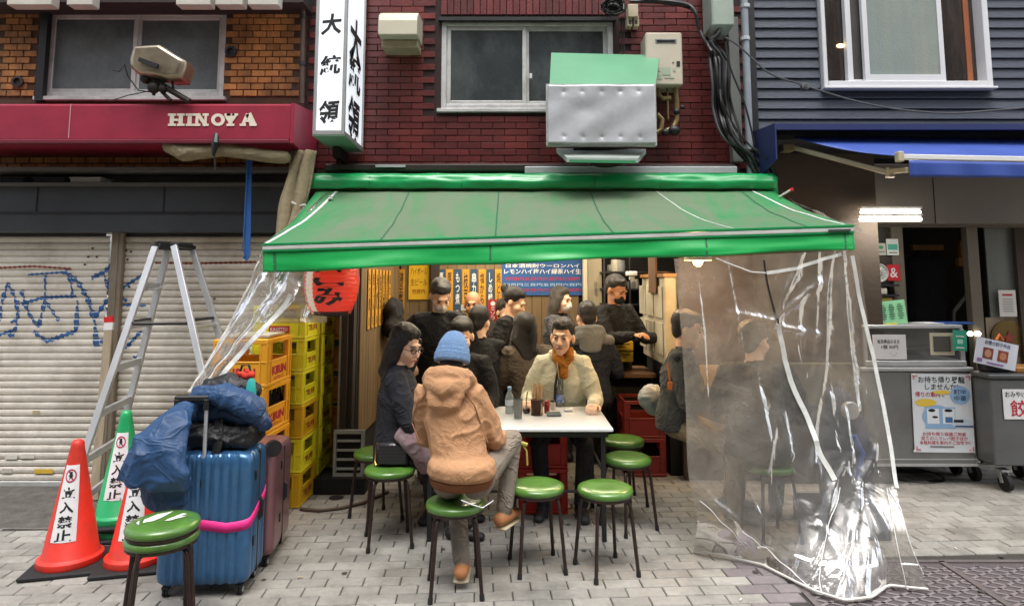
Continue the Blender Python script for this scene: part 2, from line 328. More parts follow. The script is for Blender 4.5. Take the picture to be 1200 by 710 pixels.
# ---------------------------------------------------------------- people
def ik(S, T, a, b, pole):
    S = V(S); T = V(T); d = T-S; L = d.length; mx = (a+b)*.995
    if L > mx: T = S+d*(mx/L); d = T-S; L = mx
    x = (a*a-b*b+L*L)/(2*L); h = math.sqrt(max(a*a-x*x, 0)); n = d.normalized(); p = V(pole); p = p-n*p.dot(n)
    if p.length < 1e-4: p = n.orthogonal()
    return S+n*x+p.normalized()*h, T
skin_m = lambda k: mat('skin_%s' % k, {'light':'e8bda0','tan':'b98766','old':'b07f62'}[k], .52, 0, .12, 9, .12, 90, sss=.15)
def person(label, head, rz, top, legs='3a3a3e', shoes='2a2a2c', lean=.12, side=0., yaw=0., pitch=12., roll=0., pose='sit', hair='short', hair_c='17130f', skin='light',
           hands=None, poles=None, feet=None, mask=None, hat=None, vox=.011, bulk=1., group='people eating and drinking at the stall', jacket_fold=.035, extra=None, knees=None, detail=False, puff=False, hem=-.04, hs=1.09, lower=True, glasses=False, scale=1., coatlen=.0):
    hx, hy, hz = head; hz /= scale; rzr = R(rz); hc = V((side, -lean, hz))
    hipz = {'sit': hz-.665, 'stand': hz-.70}[pose]
    neck = hc+V((0, .035, -.155)); hip = V((0, 0, hipz)); 
    Rz = Matrix.Rotation(rzr, 3, 'Z'); off = Rz @ V((hc.x, hc.y, 0))
    root = thing('person', label, 'person', (hx-off.x*scale, hy-off.y*scale, 0), rzr, group); root.scale = (scale,)*3
    Rh = (Matrix.Rotation(R(yaw), 3, 'Z') @ Matrix.Rotation(R(pitch), 3, 'X') @ Matrix.Rotation(R(roll), 3, 'Y')).to_3x3()
    # pitch>0 : face turns down
    Rh = Matrix.Rotation(R(yaw), 3, 'Z') @ Matrix.Rotation(R(roll), 3, 'Y') @ Matrix.Rotation(R(pitch), 3, 'X')
    HP = lambda x, y, z: hc+Rh @ V((x, y, z))*hs
    body = MB(); tags = []
    def seg(p, q, ra, rb, t, fl=1., side=None, n=12):
        body.loft([p, q], [(ra, ra*fl), (rb, rb*fl)], n=n, side=side); tags.append((tuple(p), tuple(q), ra*(.5+fl/2), rb*(.5+fl/2), t))
    def el(c, r, M=None, t=0): r = [q_*hs for q_ in r]; body.ell(c, r, M); tags.append((tuple(c), tuple(c), sum(r)/3, sum(r)/3, t))
    el(HP(0,.018,.035), (.074,.092,.088), Rh); el(HP(0,-.028,-.035), (.058,.064,.082), Rh); el(HP(0,-.062,-.096), (.026,.024,.022), Rh)
    for s in (-1,1):
        el(HP(s*.036,-.058,-.03), (.026,.03,.03), Rh); el(HP(s*.076,.012,-.012), (.012,.019,.031), Rh)
    body.loft([HP(-.03,-.082,.022), HP(.03,-.082,.022)], [.013,.013]); body.loft([HP(0,-.086,.005), HP(0,-.106,-.034)], [.009,.015])
    for s in (-1,1): body.ell(HP(s*.013,-.094,-.036), (.009,.010,.008), Rh, 8, 6)
    body.loft([HP(-.017,-.087,-.062), HP(.017,-.087,-.062)], [.008,.008]); body.loft([HP(-.014,-.085,-.073), HP(.014,-.085,-.073)], [.008,.008])
    seg(HP(0,.018,-.05), neck, .05, .06, 0)
    up = (neck-hip).normalized(); tw = .185*bulk
    # trunk (under clothing)
    chest = hip.lerp(neck, .66); waist = hip.lerp(neck, .3)
    back = V((0,1,0)); bend = -up.cross(V((1,0,0)))*0.03*0
    for (p, q, a, b, t) in ((hip, waist, .15, .13, 1), (waist, chest, .13, .15, 3), (chest, hip.lerp(neck, .93), .15, .11, 3)):
        body.loft([p, q], [(a, a*.68), (b, b*.68)], side=(1,0,0), n=16, ck=.35); tags.append((tuple(p), tuple(q), a*.8, b*.8, t))
    sh = [neck+V((s*.175*bulk, .01, -.045)) for s in (-1,1)]
    if hands is None: hands = [(-.16,-.38,hipz+.27), (.16,-.38,hipz+.27)]
    if poles is None: poles = [(-.38,.25,-1), (.38,.25,-1)]
    arms = []
    for i, s in enumerate((-1,1)):
        E, W = ik(sh[i], hands[i], .29, .26, poles[i]); arms.append((sh[i], E, W))
        seg(sh[i], E, .05, .042, 3); seg(E, W, .038, .026, 3)
        d = (W-E).normalized(); sd = V((0,0,1)) if abs(d.z) < .8 else V((0,1,0)); sx = d.cross(sd).normalized(); nz = sx.cross(d)
        # palm, four fingers of unequal length, thumb from the side of the palm
        pc = W+d*.045; seg(W+d*.008, W+d*.085, .032, .040, 0, .42, sx, 10)
        for k, (o, l) in enumerate(((-.030,.062), (-.010,.075), (.011,.070), (.030,.054))):
            b0 = W+d*.085+sx*o; b1 = b0+(d*.8-nz*.45)*l*.55+sx*o*.12; b2 = b1+(d*.35-nz*.9)*l*.5
            body.loft([b0, b1, b2], [.0105,.0098,.0085], n=8)
            tags.append((tuple(b0), tuple(b2), .012, .012, 0))
        tb = W+d*.03-sx*s*.030; t1 = tb-sx*s*.028+d*.03-nz*.012; t2 = t1+d*.03-nz*.012; body.loft([tb, t1, t2], [.014,.012,.009], n=8); tags.append((tuple(tb), tuple(t2), .014, .012, 0))
    # legs
    if pose == 'sit':
        feet = feet or [(-.13,-.42,.06), (.13,-.42,.06)]; kp = knees or [(-.25,-1,.8), (.25,-1,.8)]
    else: feet = feet or [(-.11,.02,.06), (.11,-.03,.06)]; kp = knees or [(0,-1,0), (0,-1,0)]
    legs_j = []
    if lower:
        L1 = .43 if pose == 'sit' else hipz*.5; L2 = .42 if pose == 'sit' else hipz*.47
        for i, s in enumerate((-1,1)):
            hj = hip+V((s*.085, 0, -.01)); K, A = ik(hj, feet[i], L1, L2, kp[i]); legs_j.append((hj, K, A))
            seg(hj, K, .088, .064, 1); seg(K, A+(K-A)*.08, .062, .052, 1)
            fd = V((K.x-hj.x, K.y-hj.y, 0)) if pose == 'sit' else V((0,-1,0)); fd = fd.normalized() if fd.length > .1 else V((0,-1,0))
            a0 = V((A.x, A.y, A.z-.025)); seg(a0-fd*.045, a0+fd*.05, .042, .044, 2, .9); seg(a0+fd*.05, a0+fd*.15+V((0,0,-.012)), .042, .036, 2, .75, (0,0,1) if False else fd.cross(V((0,0,1))))
    sk = skin_m(skin)
    tm = mat('trousers_'+legs, legs, .9, 0, .2, 12, .3, 120, wrinkle=.6); shm = mat('shoes_'+shoes, shoes, .6, 0, .2, 10, .2, 60); um = mat('undershirt', '222226', .9)
    b = solid(body, 'body', [sk, tm, shm, um], root, vox*.82, 2, world=False, tags=tags, fold=.0)
    # jacket
    J = MB(); k = bulk
    top_m = top if not isinstance(top, str) else mat('cloth_'+top, top, .88, 0, .16, 7, .35, 120, wrinkle=.5)
    J.loft([hip+V((0,0,hem-coatlen)), hip+V((0,.0,.03)), waist, hip.lerp(neck,.52), chest, hip.lerp(neck,.86), hip.lerp(neck,.99)],
           [(.195*k,.15*k), (.19*k,.148*k), (.178*k,.14*k), (.19*k,.145*k), (.2*k,.148*k), (.165*k,.115*k), (.085,.08)], side=(1,0,0), n=20, ck=.12)
    for i, s in enumerate((-1,1)):
        S, E, W = arms[i]; fat = 1.25 if puff else 1.
        J.loft([neck+V((s*.05,.01,-.035)), S+V((s*-.02,0,.0)), S.lerp(E,.5), E], [.07, .078*fat, .072*fat, .063*fat], n=14); 
        J.loft([E, E.lerp(W,.5), W+(E-W).normalized()*.01], [.062*fat, .056*fat, .045], n=14)
    if extra: extra(J, dict(hip=hip, neck=neck, arms=arms, HP=HP, hc=hc, legs=legs_j))
    jk = solid(J, 'jacket' if not puff else 'puffer_jacket', [top_m], root, vox, 5, fold=jacket_fold, fscale=.085, world=False)
    # hair
    hm = mat('hair_'+hair_c, hair_c, .36, 0, .45, 30, 1., 190, stretch=(3,3,.4), spec=.7)
    Hh = MB(); HE = lambda c, r, M, *a: Hh.ell(c, [q_*hs for q_ in r], M, *a)
    if hair == 'short':
        HE(HP(0,.030,.050), (.083,.094,.088), Rh, 20, 12); HE(HP(0,-.02,.083), (.062,.062,.045), Rh); HE(HP(0,.06,-.0), (.066,.05,.075), Rh)
    elif hair == 'long':
        HE(HP(0,.030,.046), (.090,.098,.094), Rh, 20, 12); HE(HP(0,-.012,.085), (.070,.066,.042), Rh)
        for s in (-1,1): Hh.loft([HP(s*.068,.01,.03), HP(s*.085,.025,-.06), HP(s*.088,.04,-.16), neck+V((s*.10,.02,-.13))], [(.03,.06),(.03,.062),(.032,.06),(.02,.035)], side=(1,0,0))
        Hh.loft([HP(0,.07,.04), HP(0,.09,-.08), neck+V((0,.09,-.06)), neck+V((0,.12,-.25))], [(.075,.04),(.085,.045),(.095,.04),(.06,.02)], side=(1,0,0))
    elif hair == 'bun':
        HE(HP(0,.030,.048), (.085,.096,.090), Rh, 20, 12); HE(HP(0,.13,.075), (.042,.045,.045), Rh); HE(HP(0,-.01,.087), (.066,.066,.042), Rh)
    elif hair == 'bald':
        for s in (-1,1): HE(HP(s*.062,.04,-.01), (.022,.05,.04), Rh)
    if hair != 'none': solid(Hh, 'hair', [hm], root, vox*.85, 1, world=False, fold=.012 if detail else .006, fscale=.03)
    # face details
    dk = mat('eye_dark', '1a1210', .2); lipm = mat('lips', 'a0564a', .5)
    ew = mat('eye_white', 'cfc6bd', .3)
    for s in (-1,1):
        e = MB(); e.ell(HP(s*.030,-.081,-.001), (.0135,.0075,.0065), Rh, 10, 6); eo = e.build('eye', ew if detail else dk, root, True)
        if detail: e = MB(); e.ell(HP(s*.030,-.0862,-.001), (.0062,.004,.0060), Rh, 8, 6); e.build('iris', dk, eo, True)
        if detail: e = MB(); e.loft([HP(s*.016,-.0885,.003), HP(s*.030,-.0905,.0075), HP(s*.044,-.084,.003)], [.002,.0026,.002], n=6); e.build('eyelid', hm, root, True)
        e = MB(); e.loft([HP(s*.015,-.0965,.020), HP(s*.03,-.0965,.0275), HP(s*.047,-.084,.021)], [.003,.0042,.0025], n=6); e.build('eyebrow', hm, root, True)
    if not mask:
        e = MB(); e.loft([HP(-.022,-.0895,-.067), HP(0,-.0965,-.065), HP(.022,-.0895,-.067)], [.0035,.0058,.0035], n=8); e.build('mouth', lipm, root, True)
    else:
        e = MB(); e.ell(HP(0,-.055,-.055), (.058,.058,.056), Rh, 18, 10); e.ell(HP(0,-.085,-.045), (.03,.034,.035), Rh)
        mk = e.build('face_mask', mat('mask_'+mask, mask, .85, 0, .05, 10, .2, 80), root, True)
        for s in (-1,1): e = MB(); e.tube([HP(s*.05,-.07,-.04), HP(s*.075,-.01,-.008)], .002, 6); e.build('ear_loop', MC['mask_'+mask], mk)
    if glasses:
        e = MB()
        for s in (-1,1):
            cc = [HP(s*.031+.021*math.cos(a), -.10, .019*math.sin(a)-.002) for a in np.linspace(0, 2*math.pi, 13)]; e.tube(cc, .0022, 6)
            e.tube([HP(s*.052,-.098,0), HP(s*.078,.0,.0)], .002, 6)
        e.tube([HP(-.010,-.103,0), HP(.010,-.103,0)], .002, 6); e.build('glasses', mat('black_plastic', '141414', .3), root)
    root['_j'] = 0; del root['_j']
    return root, dict(HP=HP, neck=neck, hip=hip, arms=arms, legs=legs_j, Rh=Rh, hc=hc, waist=waist, chest=chest, sh=sh)
# ---------------------------------------------------------------- shared materials
m_mortar = mat('mortar', '6d675f', .95, 0, .25, 20, .4, 80)
m_paver = mat('paver_stone', '8d8b85', .85, 0, .16, 30, .35, 160, rnd=.15, dirt=('4c4842', .75, 2.2, (1,1,1)), world=True)
m_paver_p = mat('paver_purple', '777072', .85, 0, .18, 30, .35, 160, rnd=.07, dirt=('4a4442', .5, 3, (1,1,1)), world=True)
m_joint = mat('paver_joint', '35322d', .95, 0, .25, 20, .3, 80)
m_floor = mat('concrete_floor', '4a4640', .7, 0, .25, 4, .3, 40)
m_orange_b = mat('orange_brick', 'b87e46', .72, 0, .25, 9, .45, 70, rnd=.26, dirt=('36200f', .95, 2.0, (1,1,.5)), world=True)
m_maroon_b = mat('maroon_brick', '652a28', .30, 0, .22, 8, .25, 60, rnd=.25, dirt=('32171a', .7, 1.6, (1.6,1,.3)), coat=.35, world=True)
m_mort_d = mat('dark_mortar', '2c1a18', .9, 0, .2, 20, .3, 80)
m_mort_o = mat('brown_mortar', '4a3322', .9, 0, .25, 20, .3, 80, dirt=('1e140e', .8, 3, (1,1,.5)))
m_alu = mat('aluminium', 'c9ccd0', .38, .6, .10, 12, .08, 80, dirt=('7d7f80', .4, 6, (1,1,1)))
m_alu_w = mat('window_aluminium', 'c3c4c2', .42, .35, .12, 12, .1, 80, dirt=('7a756c', .5, 5, (1,1,1)))
m_white = mat('white_enamel', 'd4d5d4', .4, 0, .06, 4)
m_glass_d = mat('dark_window_glass', '33393b', .18, 0, .35, 3, .25, 30, coat=.5, dirt=('7d8684', .35, 1.6, (1,1,.6)))
m_black = mat('black_paint', '18181a', .5, 0, .2, 8, .1, 40)
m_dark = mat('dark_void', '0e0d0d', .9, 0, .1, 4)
m_steel = mat('stainless', '8d8f90', .36, .75, .10, 5, .06, 40, dirt=('5f5d58', .4, 3, (1,1,1)))
m_rubber = mat('rubber', '1b1b1c', .75, 0, .2, 15, .2, 90)
m_paper = mat('white_paper', 'd8dadb', .8, 0, .04, 4)
m_ink = mat('black_ink', '17171a', .7, 0, .05, 4)
m_red_ink = mat('red_ink', 'b02138', .7, 0, .05, 4)
m_green = mat('green_vinyl', '0c8a4c', .38, 0, .10, 3, .15, 12, dirt=('0a6a3c', .4, 4, (1,1,1)), coat=.15)
m_greenr = mat('green_hardware', '2f7d52', .5, 0, .12, 4, .1, 40)
m_wire = mat('black_cable', '131314', .45, 0, .2, 8)
# ---------------------------------------------------------------- ground
YW = 5.3
g = MB(); g.add([(-60,-30,-.03), (60,-30,-.03), (60,80,-.03), (-60,80,-.03)], [(0,1,2,3)])
ground = g.build('ground', mat('street_ground', '8a8478', .9, 0, .2, 2, .3, 60), None); tag(ground, None, None, None, 'structure')
g = MB(); g.bb((-4.3,2.4,-.028), (4.6,6.4,-.009)); pavement = g.build('pavement', m_joint, None); tag(pavement, None, None, None, 'structure')
ya = R(3.2); ex = V((math.cos(ya), math.sin(ya), 0)); ey = V((-math.sin(ya), math.cos(ya), 0))
cover_a = GH(925,676); cov_x0 = cover_a.x; cov_y1 = GH(1150,655).y; 
cells = []
for j in range(24, 60):
    for i in range(-24, 26):
        c = ex*((i+(j % 2)*.5)*.2)+ey*(j*.1)
        if not (-4.2 < c.x < 4.5 and 2.75 < c.y < 5.95): continue
        if c.x > cov_x0-.02 and c.y < cov_y1+.04: continue
        if c.x < -2.45 and c.y > 4.42: continue
        cells.append(c)
pj = lambda c: (c.x/c.y*F+600, 330+H/c.y*F)
def vis(c): 
    x, y = pj(c); return -20 < x < 1220 and y < 716
purple = lambda c: (3.1 < c.y < 3.42 and -.42 < c.x < .42 and (c.y+abs(c.x)*.35 < 3.40)) or (cov_x0-.24 < c.x < cov_x0+.1 and c.y < cov_y1+.02)
cells.sort(key=lambda c: (not vis(c), c.length))
pm = MB().box((0,0,0), (.194,.094,.024), None, .004); mesh_p = pm.mesh('paver', m_paver); mesh_pp = pm.mesh('paver_purple', m_paver_p)
for k, c in enumerate(cells[:300]):
    o = bpy.data.objects.new('paver', mesh_pp if purple(c) else mesh_p); col.objects.link(o); o.parent = pavement
    o.location = (c.x, c.y, -.012+random.uniform(-.0015,.0015)); o.rotation_euler = (random.uniform(-.008,.008), random.uniform(-.006,.006), ya+random.uniform(-.004,.004))
rest = MB()
for c in cells[300:]:
    rest.cur = 1 if purple(c) else 0
    rest.box((c.x, c.y, -.012+random.uniform(-.0015,.0015)), (.194,.094,.024), (random.uniform(-.008,.008), 0, ya+random.uniform(-.004,.004)), .004)
tag(rest.build('paver', [m_paver, m_paver_p], pavement), kind='stuff')
# diamond pattern cover plate, bottom right
cp = thing('utility_cover', 'dark square cover plate with a diamond tread pattern, in the paving bottom right', 'manhole cover', (cov_x0, 2.4, -.03))
g = MB(); g.bb((cov_x0,2.4,-.028), (cov_x0+3.3,cov_y1,-.008)); g.build('plate', mat('cover_plate', '4f474a', .8, 0, .2, 12, .4, 60), cp, world=True)
g = MB()
for fx0, fx1 in ((cov_x0+.02, cov_x0+.95), (cov_x0+1.0, cov_x0+2.1)):
    y0, y1 = 2.5, cov_y1-.08; s = .075
    for sg in (1,-1):
        for k in range(-40, 60):
            p = []
            x = fx0; 
            for t in (0, 1):
                xx = fx0 if t == 0 else fx1; yy = y0+sg*(xx-fx0)*.55+k*s; p.append((xx, yy))
            (xa, ya_), (xb, yb_) = p; m_ = (yb_-ya_)/(xb-xa)
            def clip(x, y): 
                if y < y0: return (xa+(y0-ya_)/m_, y0)
                if y > y1: return (xa+(y1-ya_)/m_, y1)
                return (x, y)
            if max(ya_, yb_) < y0 or min(ya_, yb_) > y1: continue
            a = clip(xa, ya_); b = clip(xb, yb_)
            if abs(a[0]-b[0]) > .02: g.bar((a[0], a[1], -.0065), (b[0], b[1], -.0065), .016, .007)
g.build('tread_ribs', mat('cover_rib', '716a6b', .8, 0, .2, 12, .3, 60), cp, world=True)
g = MB(); g.bar((cov_x0+.975,2.5,-.004), (cov_x0+.975,cov_y1-.02,-.004), .035, .01); g.bar((cov_x0+.01,2.5,-.004), (cov_x0+.01,cov_y1-.02,-.004), .03, .01); g.bar((cov_x0+.03,cov_y1-.02,-.004), (cov_x0+3.3,cov_y1-.02,-.004), .03, .01)
g.build('cover_frame', mat('cover_frame', '5a5352', .7, 0, .2, 12, .3, 60), cp, world=True)
# textured mat before the shutters
g = MB(); a = -3.9; b = GH(150,600).x+.12; g.bb((-4.25,4.40,-.02), (b,YW-.02,.004), .003)
for k in range(44): 
    y = 4.42+k*.0195; g.bb((-4.24,y,.004), (b-.005,y+.009,.008))
mt_ = solo('ribbed_mat', g, mat('grey_mat', '6b6862', .9, 0, .3, 14, .5, 90, dirt=('48453f', .6, 6, (1,1,1))), 'grey ribbed mat on the paving along the foot of the roller shutters', 'mat')
# round manhole behind the right cart
mh = thing('manhole_cover', 'round iron manhole cover in the paving under the stainless cart', 'manhole cover', tuple(GH(1068,556)))
g = MB(); c = GH(1068,556); g.lathe(c, [(.24,-.02),(.24,.002),(.225,.004),(.22,.0)], 28); g.build('lid', mat('iron', '3b3634', .6, .5, .2, 20, .3, 60), mh, world=True)
g = MB(); g.lathe(c, [(.30,-.02),(.30,-.001),(.25,-.001),(.25,-.02)], 28); g.build('rim', MC['cover_frame'], mh, world=True)
mh2 = solo('drain_cover', MB().lathe(GH(394,583), [(.055,-.01),(.055,.003),(.04,.005)], 20), MC['iron'], 'small round drain cap in the paving by the yellow crates', 'drain cap')
# ---------------------------------------------------------------- windows
def window(parent, name, x0, y0, x1, y1, Y, fr, gl, splits=(.5,), fw=.045, sill=True, depth=.09):
    a = at(x0, y1, Y); b = at(x1, y0, Y); X0, X1, Z0, Z1 = at(x0,(y0+y1)/2,Y).x, at(x1,(y0+y1)/2,Y).x, at((x0+x1)/2,y1,Y).z, at((x0+x1)/2,y0,Y).z
    wn = MB(); wn.bb((X0,Y+.002,Z0), (X0+fw,Y+depth,Z1), .004); wn.bb((X1-fw,Y+.002,Z0), (X1,Y+depth,Z1), .004); wn.bb((X0+fw,Y+.003,Z1-fw), (X1-fw,Y+depth,Z1), .004); wn.bb((X0+fw,Y+.003,Z0), (X1-fw,Y+depth,Z0+fw), .004)
    W = wn.build('window', fr, parent, world=True)
    xs = [X0+fw]+[X0+(X1-X0)*s for s in splits]+[X1-fw]
    for i in range(len(xs)-1):
        o = MB(); yo = Y+.02+.02*(i % 2); q = .035; xa = xs[i]-(0.012 if i else 0); xb = xs[i+1]
        o.bb((xa,yo,Z0+fw), (xa+q,yo+.03,Z1-fw), .003); o.bb((xb-q,yo,Z0+fw), (xb,yo+.03,Z1-fw), .003); o.bb((xa+q,yo,Z0+fw), (xb-q,yo+.03,Z0+fw+q), .003); o.bb((xa+q,yo,Z1-fw-q), (xb-q,yo+.03,Z1-fw), .003)
        s_ = o.build('sash', fr, W, world=True); p = MB(); p.bb((xa+q-.004,yo+.012,Z0+fw+q-.004), (xb-q+.004,yo+.018,Z1-fw-q+.004)); p.build('pane', gl if not isinstance(gl, list) else gl[i], W, world=True)
    if sill: s = MB(); s.bb((X0-.03,Y-.04,Z0-.035), (X1+.03,Y+.05,Z0-.002), .004); s.build('sill', fr, W, world=True)
    return X0, X1, Z0, Z1
def bricks(parent, X0, X1, Z0, Z1, Y, bw, bh, m, holes, rows_soldier=None, jt=.009, limit=300, name='brick', proud=.012):
    me = MB().box((0,0,0), (bw-jt,.03,bh-jt), None, .0025).mesh(name, m); cs = []
    nz = int((Z1-Z0)/bh); nx = int((X1-X0)/bw)+2
    for j in range(nz):
        for i in range(nx):
            x = X0+(i+(j % 2)*.5)*bw; z = Z0+(j+.5)*bh
            if x-bw/2 < X0-.001 or x+bw/2 > X1+.001:
                continue
            if any(h[0] < x+bw*.3 and x-bw*.3 < h[1] and h[2] < z+bh*.4 and z-bh*.4 < h[3] for h in holes): continue
            cs.append((x, z))
    seen = lambda c: 0 if (abs((c[0]/Y)*F) < 620 and (H+0) and 330-(c[1]-H)/Y*F > -8) else 1
    cs.sort(key=lambda c: (seen(c), random.random() if False else -c[1]*0+abs(c[0])*0))
    for x, z in cs[:limit]:
        o = bpy.data.objects.new(name, me); col.objects.link(o); o.parent = parent; o.location = V((x, Y+.015-proud+random.uniform(-.002,.002), z))-parent.location
    if len(cs) > limit:
        g = MB()
        for x, z in cs[limit:]: g.box((x, Y+.015-proud+random.uniform(-.002,.002), z), (bw-jt,.03,bh-jt), None, .0025)
        tag(g.build(name, m, parent, world=True), kind='stuff')
# ================================================================ LEFT BUILDING
LB = thing('left_building', 'orange brick building with steel roller shutters and a maroon shop awning, left of the stall', 'building', (-3.3, YW, 0))
xl, xr = -4.6, at(352,90,YW).x
g = MB(); wl = (-4.15+0, 0)
wx0, wx1 = at(50,60,YW).x, at(264,60,YW).x; wz0, wz1 = at(150,114,YW).z, at(150,11,YW).z
zA = at(180,200,YW).z
g.bb((xl,YW,zA), (wx0,YW+.25,5.0)); g.bb((wx1,YW,zA), (xr+.05,YW+.25,5.0)); g.bb((wx0,YW,zA), (wx1,YW+.25,wz0)); g.bb((wx0,YW,wz1), (wx1,YW+.25,5.0)); g.bb((wx0-.02,YW+.26,wz0-.05), (wx1+.02,YW+.3,wz1+.05))
g.build('wall', m_mort_o, LB, world=True)
bricks(LB, xl+.2, xr, zA, 3.98, YW, .118, .0575, m_orange_b, [(wx0-.02, wx1+.01, wz0-.04, wz1+.04), (-9, xr, at(0,168,YW).z, at(0,118,YW).z)])
window(LB, 'window', 50, 11, 264, 114, YW, m_alu_w, mat('frosted_window_glass', '606a6c', .22, 0, .3, 1.8, .35, 60, coat=.4, dirt=('2c3133', .75, 1.4, (1,1,.7))), (.505,))
g = MB(); pb(g, 44, 8, 53, 118, YW-.05, .05); pb(g, 44, 6, 264, 11, YW-.06, .06); g.build('window_hood', m_black, LB, world=True)
# eaves with lamp boxes
g = MB(); pb(g, -60, -30, 356, 3, YW-.25, .25); g.build('eave', mat('eave_brown', '2b2220', .7, 0, .2, 6), LB, world=True)
for x0, x1 in ((8,60), (78,108), (206,246), (252,284), (290,326)):
    g = MB(); pb(g, x0, -8, x1, 6, YW-.36, .10, .006); g.build('eave_box', mat('grubby_white', 'b9b6ad', .6, 0, .15, 6, .1, 30), LB, world=True)
# fascia and shutters
zt, zb = at(150,218,YW-.18).z, at(150,272,YW-.18).z
g = MB(); g.bb((xl,YW-.18,zb), (at(352,240,YW-.18).x,YW+.1,zt), .006); fas = g.build('fascia', mat('dark_grey_panel', '3f4348', .45, .2, .15, 3, .1, 20, dirt=('2b2d30', .5, 2, (1,1,1))), LB, world=True)
g = MB(); pb(g, -60, 248, 352, 251, YW-.186, .004)
for x in (42, 191): pb(g, x, 219, x+1.4, 248, YW-.186, .004)
g.build('fascia_seam', m_black, LB, world=True)
g = MB(); pb(g, -60, 196, 352, 200, YW-.30, .32); pb(g, -60, 214, 352, 218, YW-.24, .3); g.build('ledge', mat('ledge_steel', '55524f', .5, .3, .2, 5), LB, world=True)
g = MB(); pb(g, -60, 200, 352, 214, YW-.02, .04); g.build('ledge_back', mat('stucco', '5b554c', .9, 0, .3, 8, .4, 50), LB, world=True)
for lab, x0, x1, c in (('dark storage tray lying on the ledge, leftmost', 0, 28, '24272b'), ('dark storage tray beside the white box on the ledge', 39, 76, '24272b'), ('white cardboard box lying on the ledge above the fascia', 82, 118, 'c9c4b8')):
    g = MB(); pb(g, x0, 208.5, x1, 214, YW-.16, .14, .006); pb(g, x0-1, 207.6, x1+1, 209.4, YW-.17, .16, .003); solo('ledge_box', g, mat('box_'+c, c, .7, 0, .15, 8), lab, 'box', 'boxes lying on the ledge above the shutters')
m_slat = mat('shutter_slat', 'dad5cb', .45, .10, .10, 6, .12, 50, rnd=.05, dirt=('8a8071', .6, 2.2, (1.2,1,1)), world=True)
YS = YW-.02
def shutter(x0, x1, nm):
    X0, X1 = at(x0,400,YS).x, at(x1,400,YS).x; top = at(100,275,YS).z; n = 36; sh_ = top/n
    prof = [(0,0), (.010,.18), (.013,.5), (.010,.80), (0,.9), (-.006,.95), (0,1)]
    me = MB(); vs = []; fs = []
    for t in (X0, X1):
        for d, z in prof: vs.append((t, -d, z*sh_))
        for d, z in reversed(prof): vs.append((t, -d+.006, z*sh_))
    m = len(prof)*2
    fs = [(i, (i+1) % m, (i+1) % m+m, i+m) for i in range(m)]+[tuple(reversed(range(m))), tuple(range(m,2*m))]
    me.add([(a-(X0+X1)/2, b, c) for a, b, c in vs], fs); M = me.mesh('slat', m_slat)
    P = MB().bb((X0,YS-.02,0), (X1,YS+.02,.045), .005).build('shutter', m_alu_w, LB, world=True)
    for k in range(n-1):
        o = bpy.data.objects.new('slat', M); col.objects.link(o); o.parent = P; o.location = V(((X0+X1)/2, YS, .046+k*sh_))-V(LB.location)
    return X0, X1, sh_
S1 = shutter(-70, 122, 'a'); S2 = shutter(136, 356, 'b')
g = MB(); pb(g, 122, 272, 136, 565, YS-.055, .06, .004); pb(g, 127, 272, 130.5, 565, YS-.06, .006); g.build('guide_rail', mat('rail_brown', '8a7f70', .5, .3, .2, 5, .1, 40, dirt=('4c4237', .6, 3, (1,1,.3))), LB, world=True)
g = MB(); pb(g, 354, 272, 362, 565, YS-.055, .06, .004); g.build('guide_rail', MC['rail_brown'], LB, world=True)
g = MB(); pb(g, -60, 273, 122, 276.5, YS-.018, .03); pb(g, 136, 273, 356, 276.5, YS-.018, .03); g.build('shutter_hood', m_black, LB, world=True)
g = MB(); 
for cx, cy in ((98,310),(107,291),(102,301),(112,301),(100,275),(99,345),(146,294),(152,295),(148,304),(150,336),(250,350)): pb(g, cx, cy-1, cx+2.4, cy+1, YS-.016, .005)
g.build('rivet_marks', m_black, LB, world=True)
# graffiti: painted strokes lying on the slats
sh_ = S1[2]
def sprof(z):
    f = ((z-.046) % sh_)/sh_; ps = [(0,0), (.18,.010), (.5,.013), (.80,.010), (.9,0), (.95,-.006), (1,0)]
    for (a, b), (c, d) in zip(ps, ps[1:]):
        if f <= c: return b+(d-b)*(f-a)/(c-a)
    return 0
def stroke(mb, pts, wpx):
    P = []
    for (a, b), (c, d) in zip(pts, pts[1:]):
        n = max(2, int(math.hypot(c-a, d-b)/1.6)); P += [(a+(c-a)*i/n, b+(d-b)*i/n) for i in range(n)]
    P.append(pts[-1]); Q = P
    for _ in range(4): Q = [Q[0]]+[((Q[i-1][0]+Q[i][0]*2+Q[i+1][0])/4, (Q[i-1][1]+Q[i][1]*2+Q[i+1][1])/4) for i in range(1, len(Q)-1)]+[Q[-1]]
    vs = []; fs = []; n = 5
    for i, (x, y) in enumerate(Q):
        a = Q[max(i-1,0)]; b = Q[min(i+1,len(Q)-1)]; dx, dy = b[0]-a[0], b[1]-a[1]; L = math.hypot(dx, dy)+1e-6; ww = wpx*(.75+.35*math.sin(i*.13+x))
        for k in range(n):
            t = (k/(n-1)-.5)*ww; p = at(x-dy/L*t, y+dx/L*t, YS); vs.append((p.x, YS-sprof(p.z)-.0016, p.z))
        if i: fs += [((i-1)*n+k, (i-1)*n+k+1, i*n+k+1, i*n+k) for k in range(n-1)]
    mb.add(vs, fs)
g = MB()
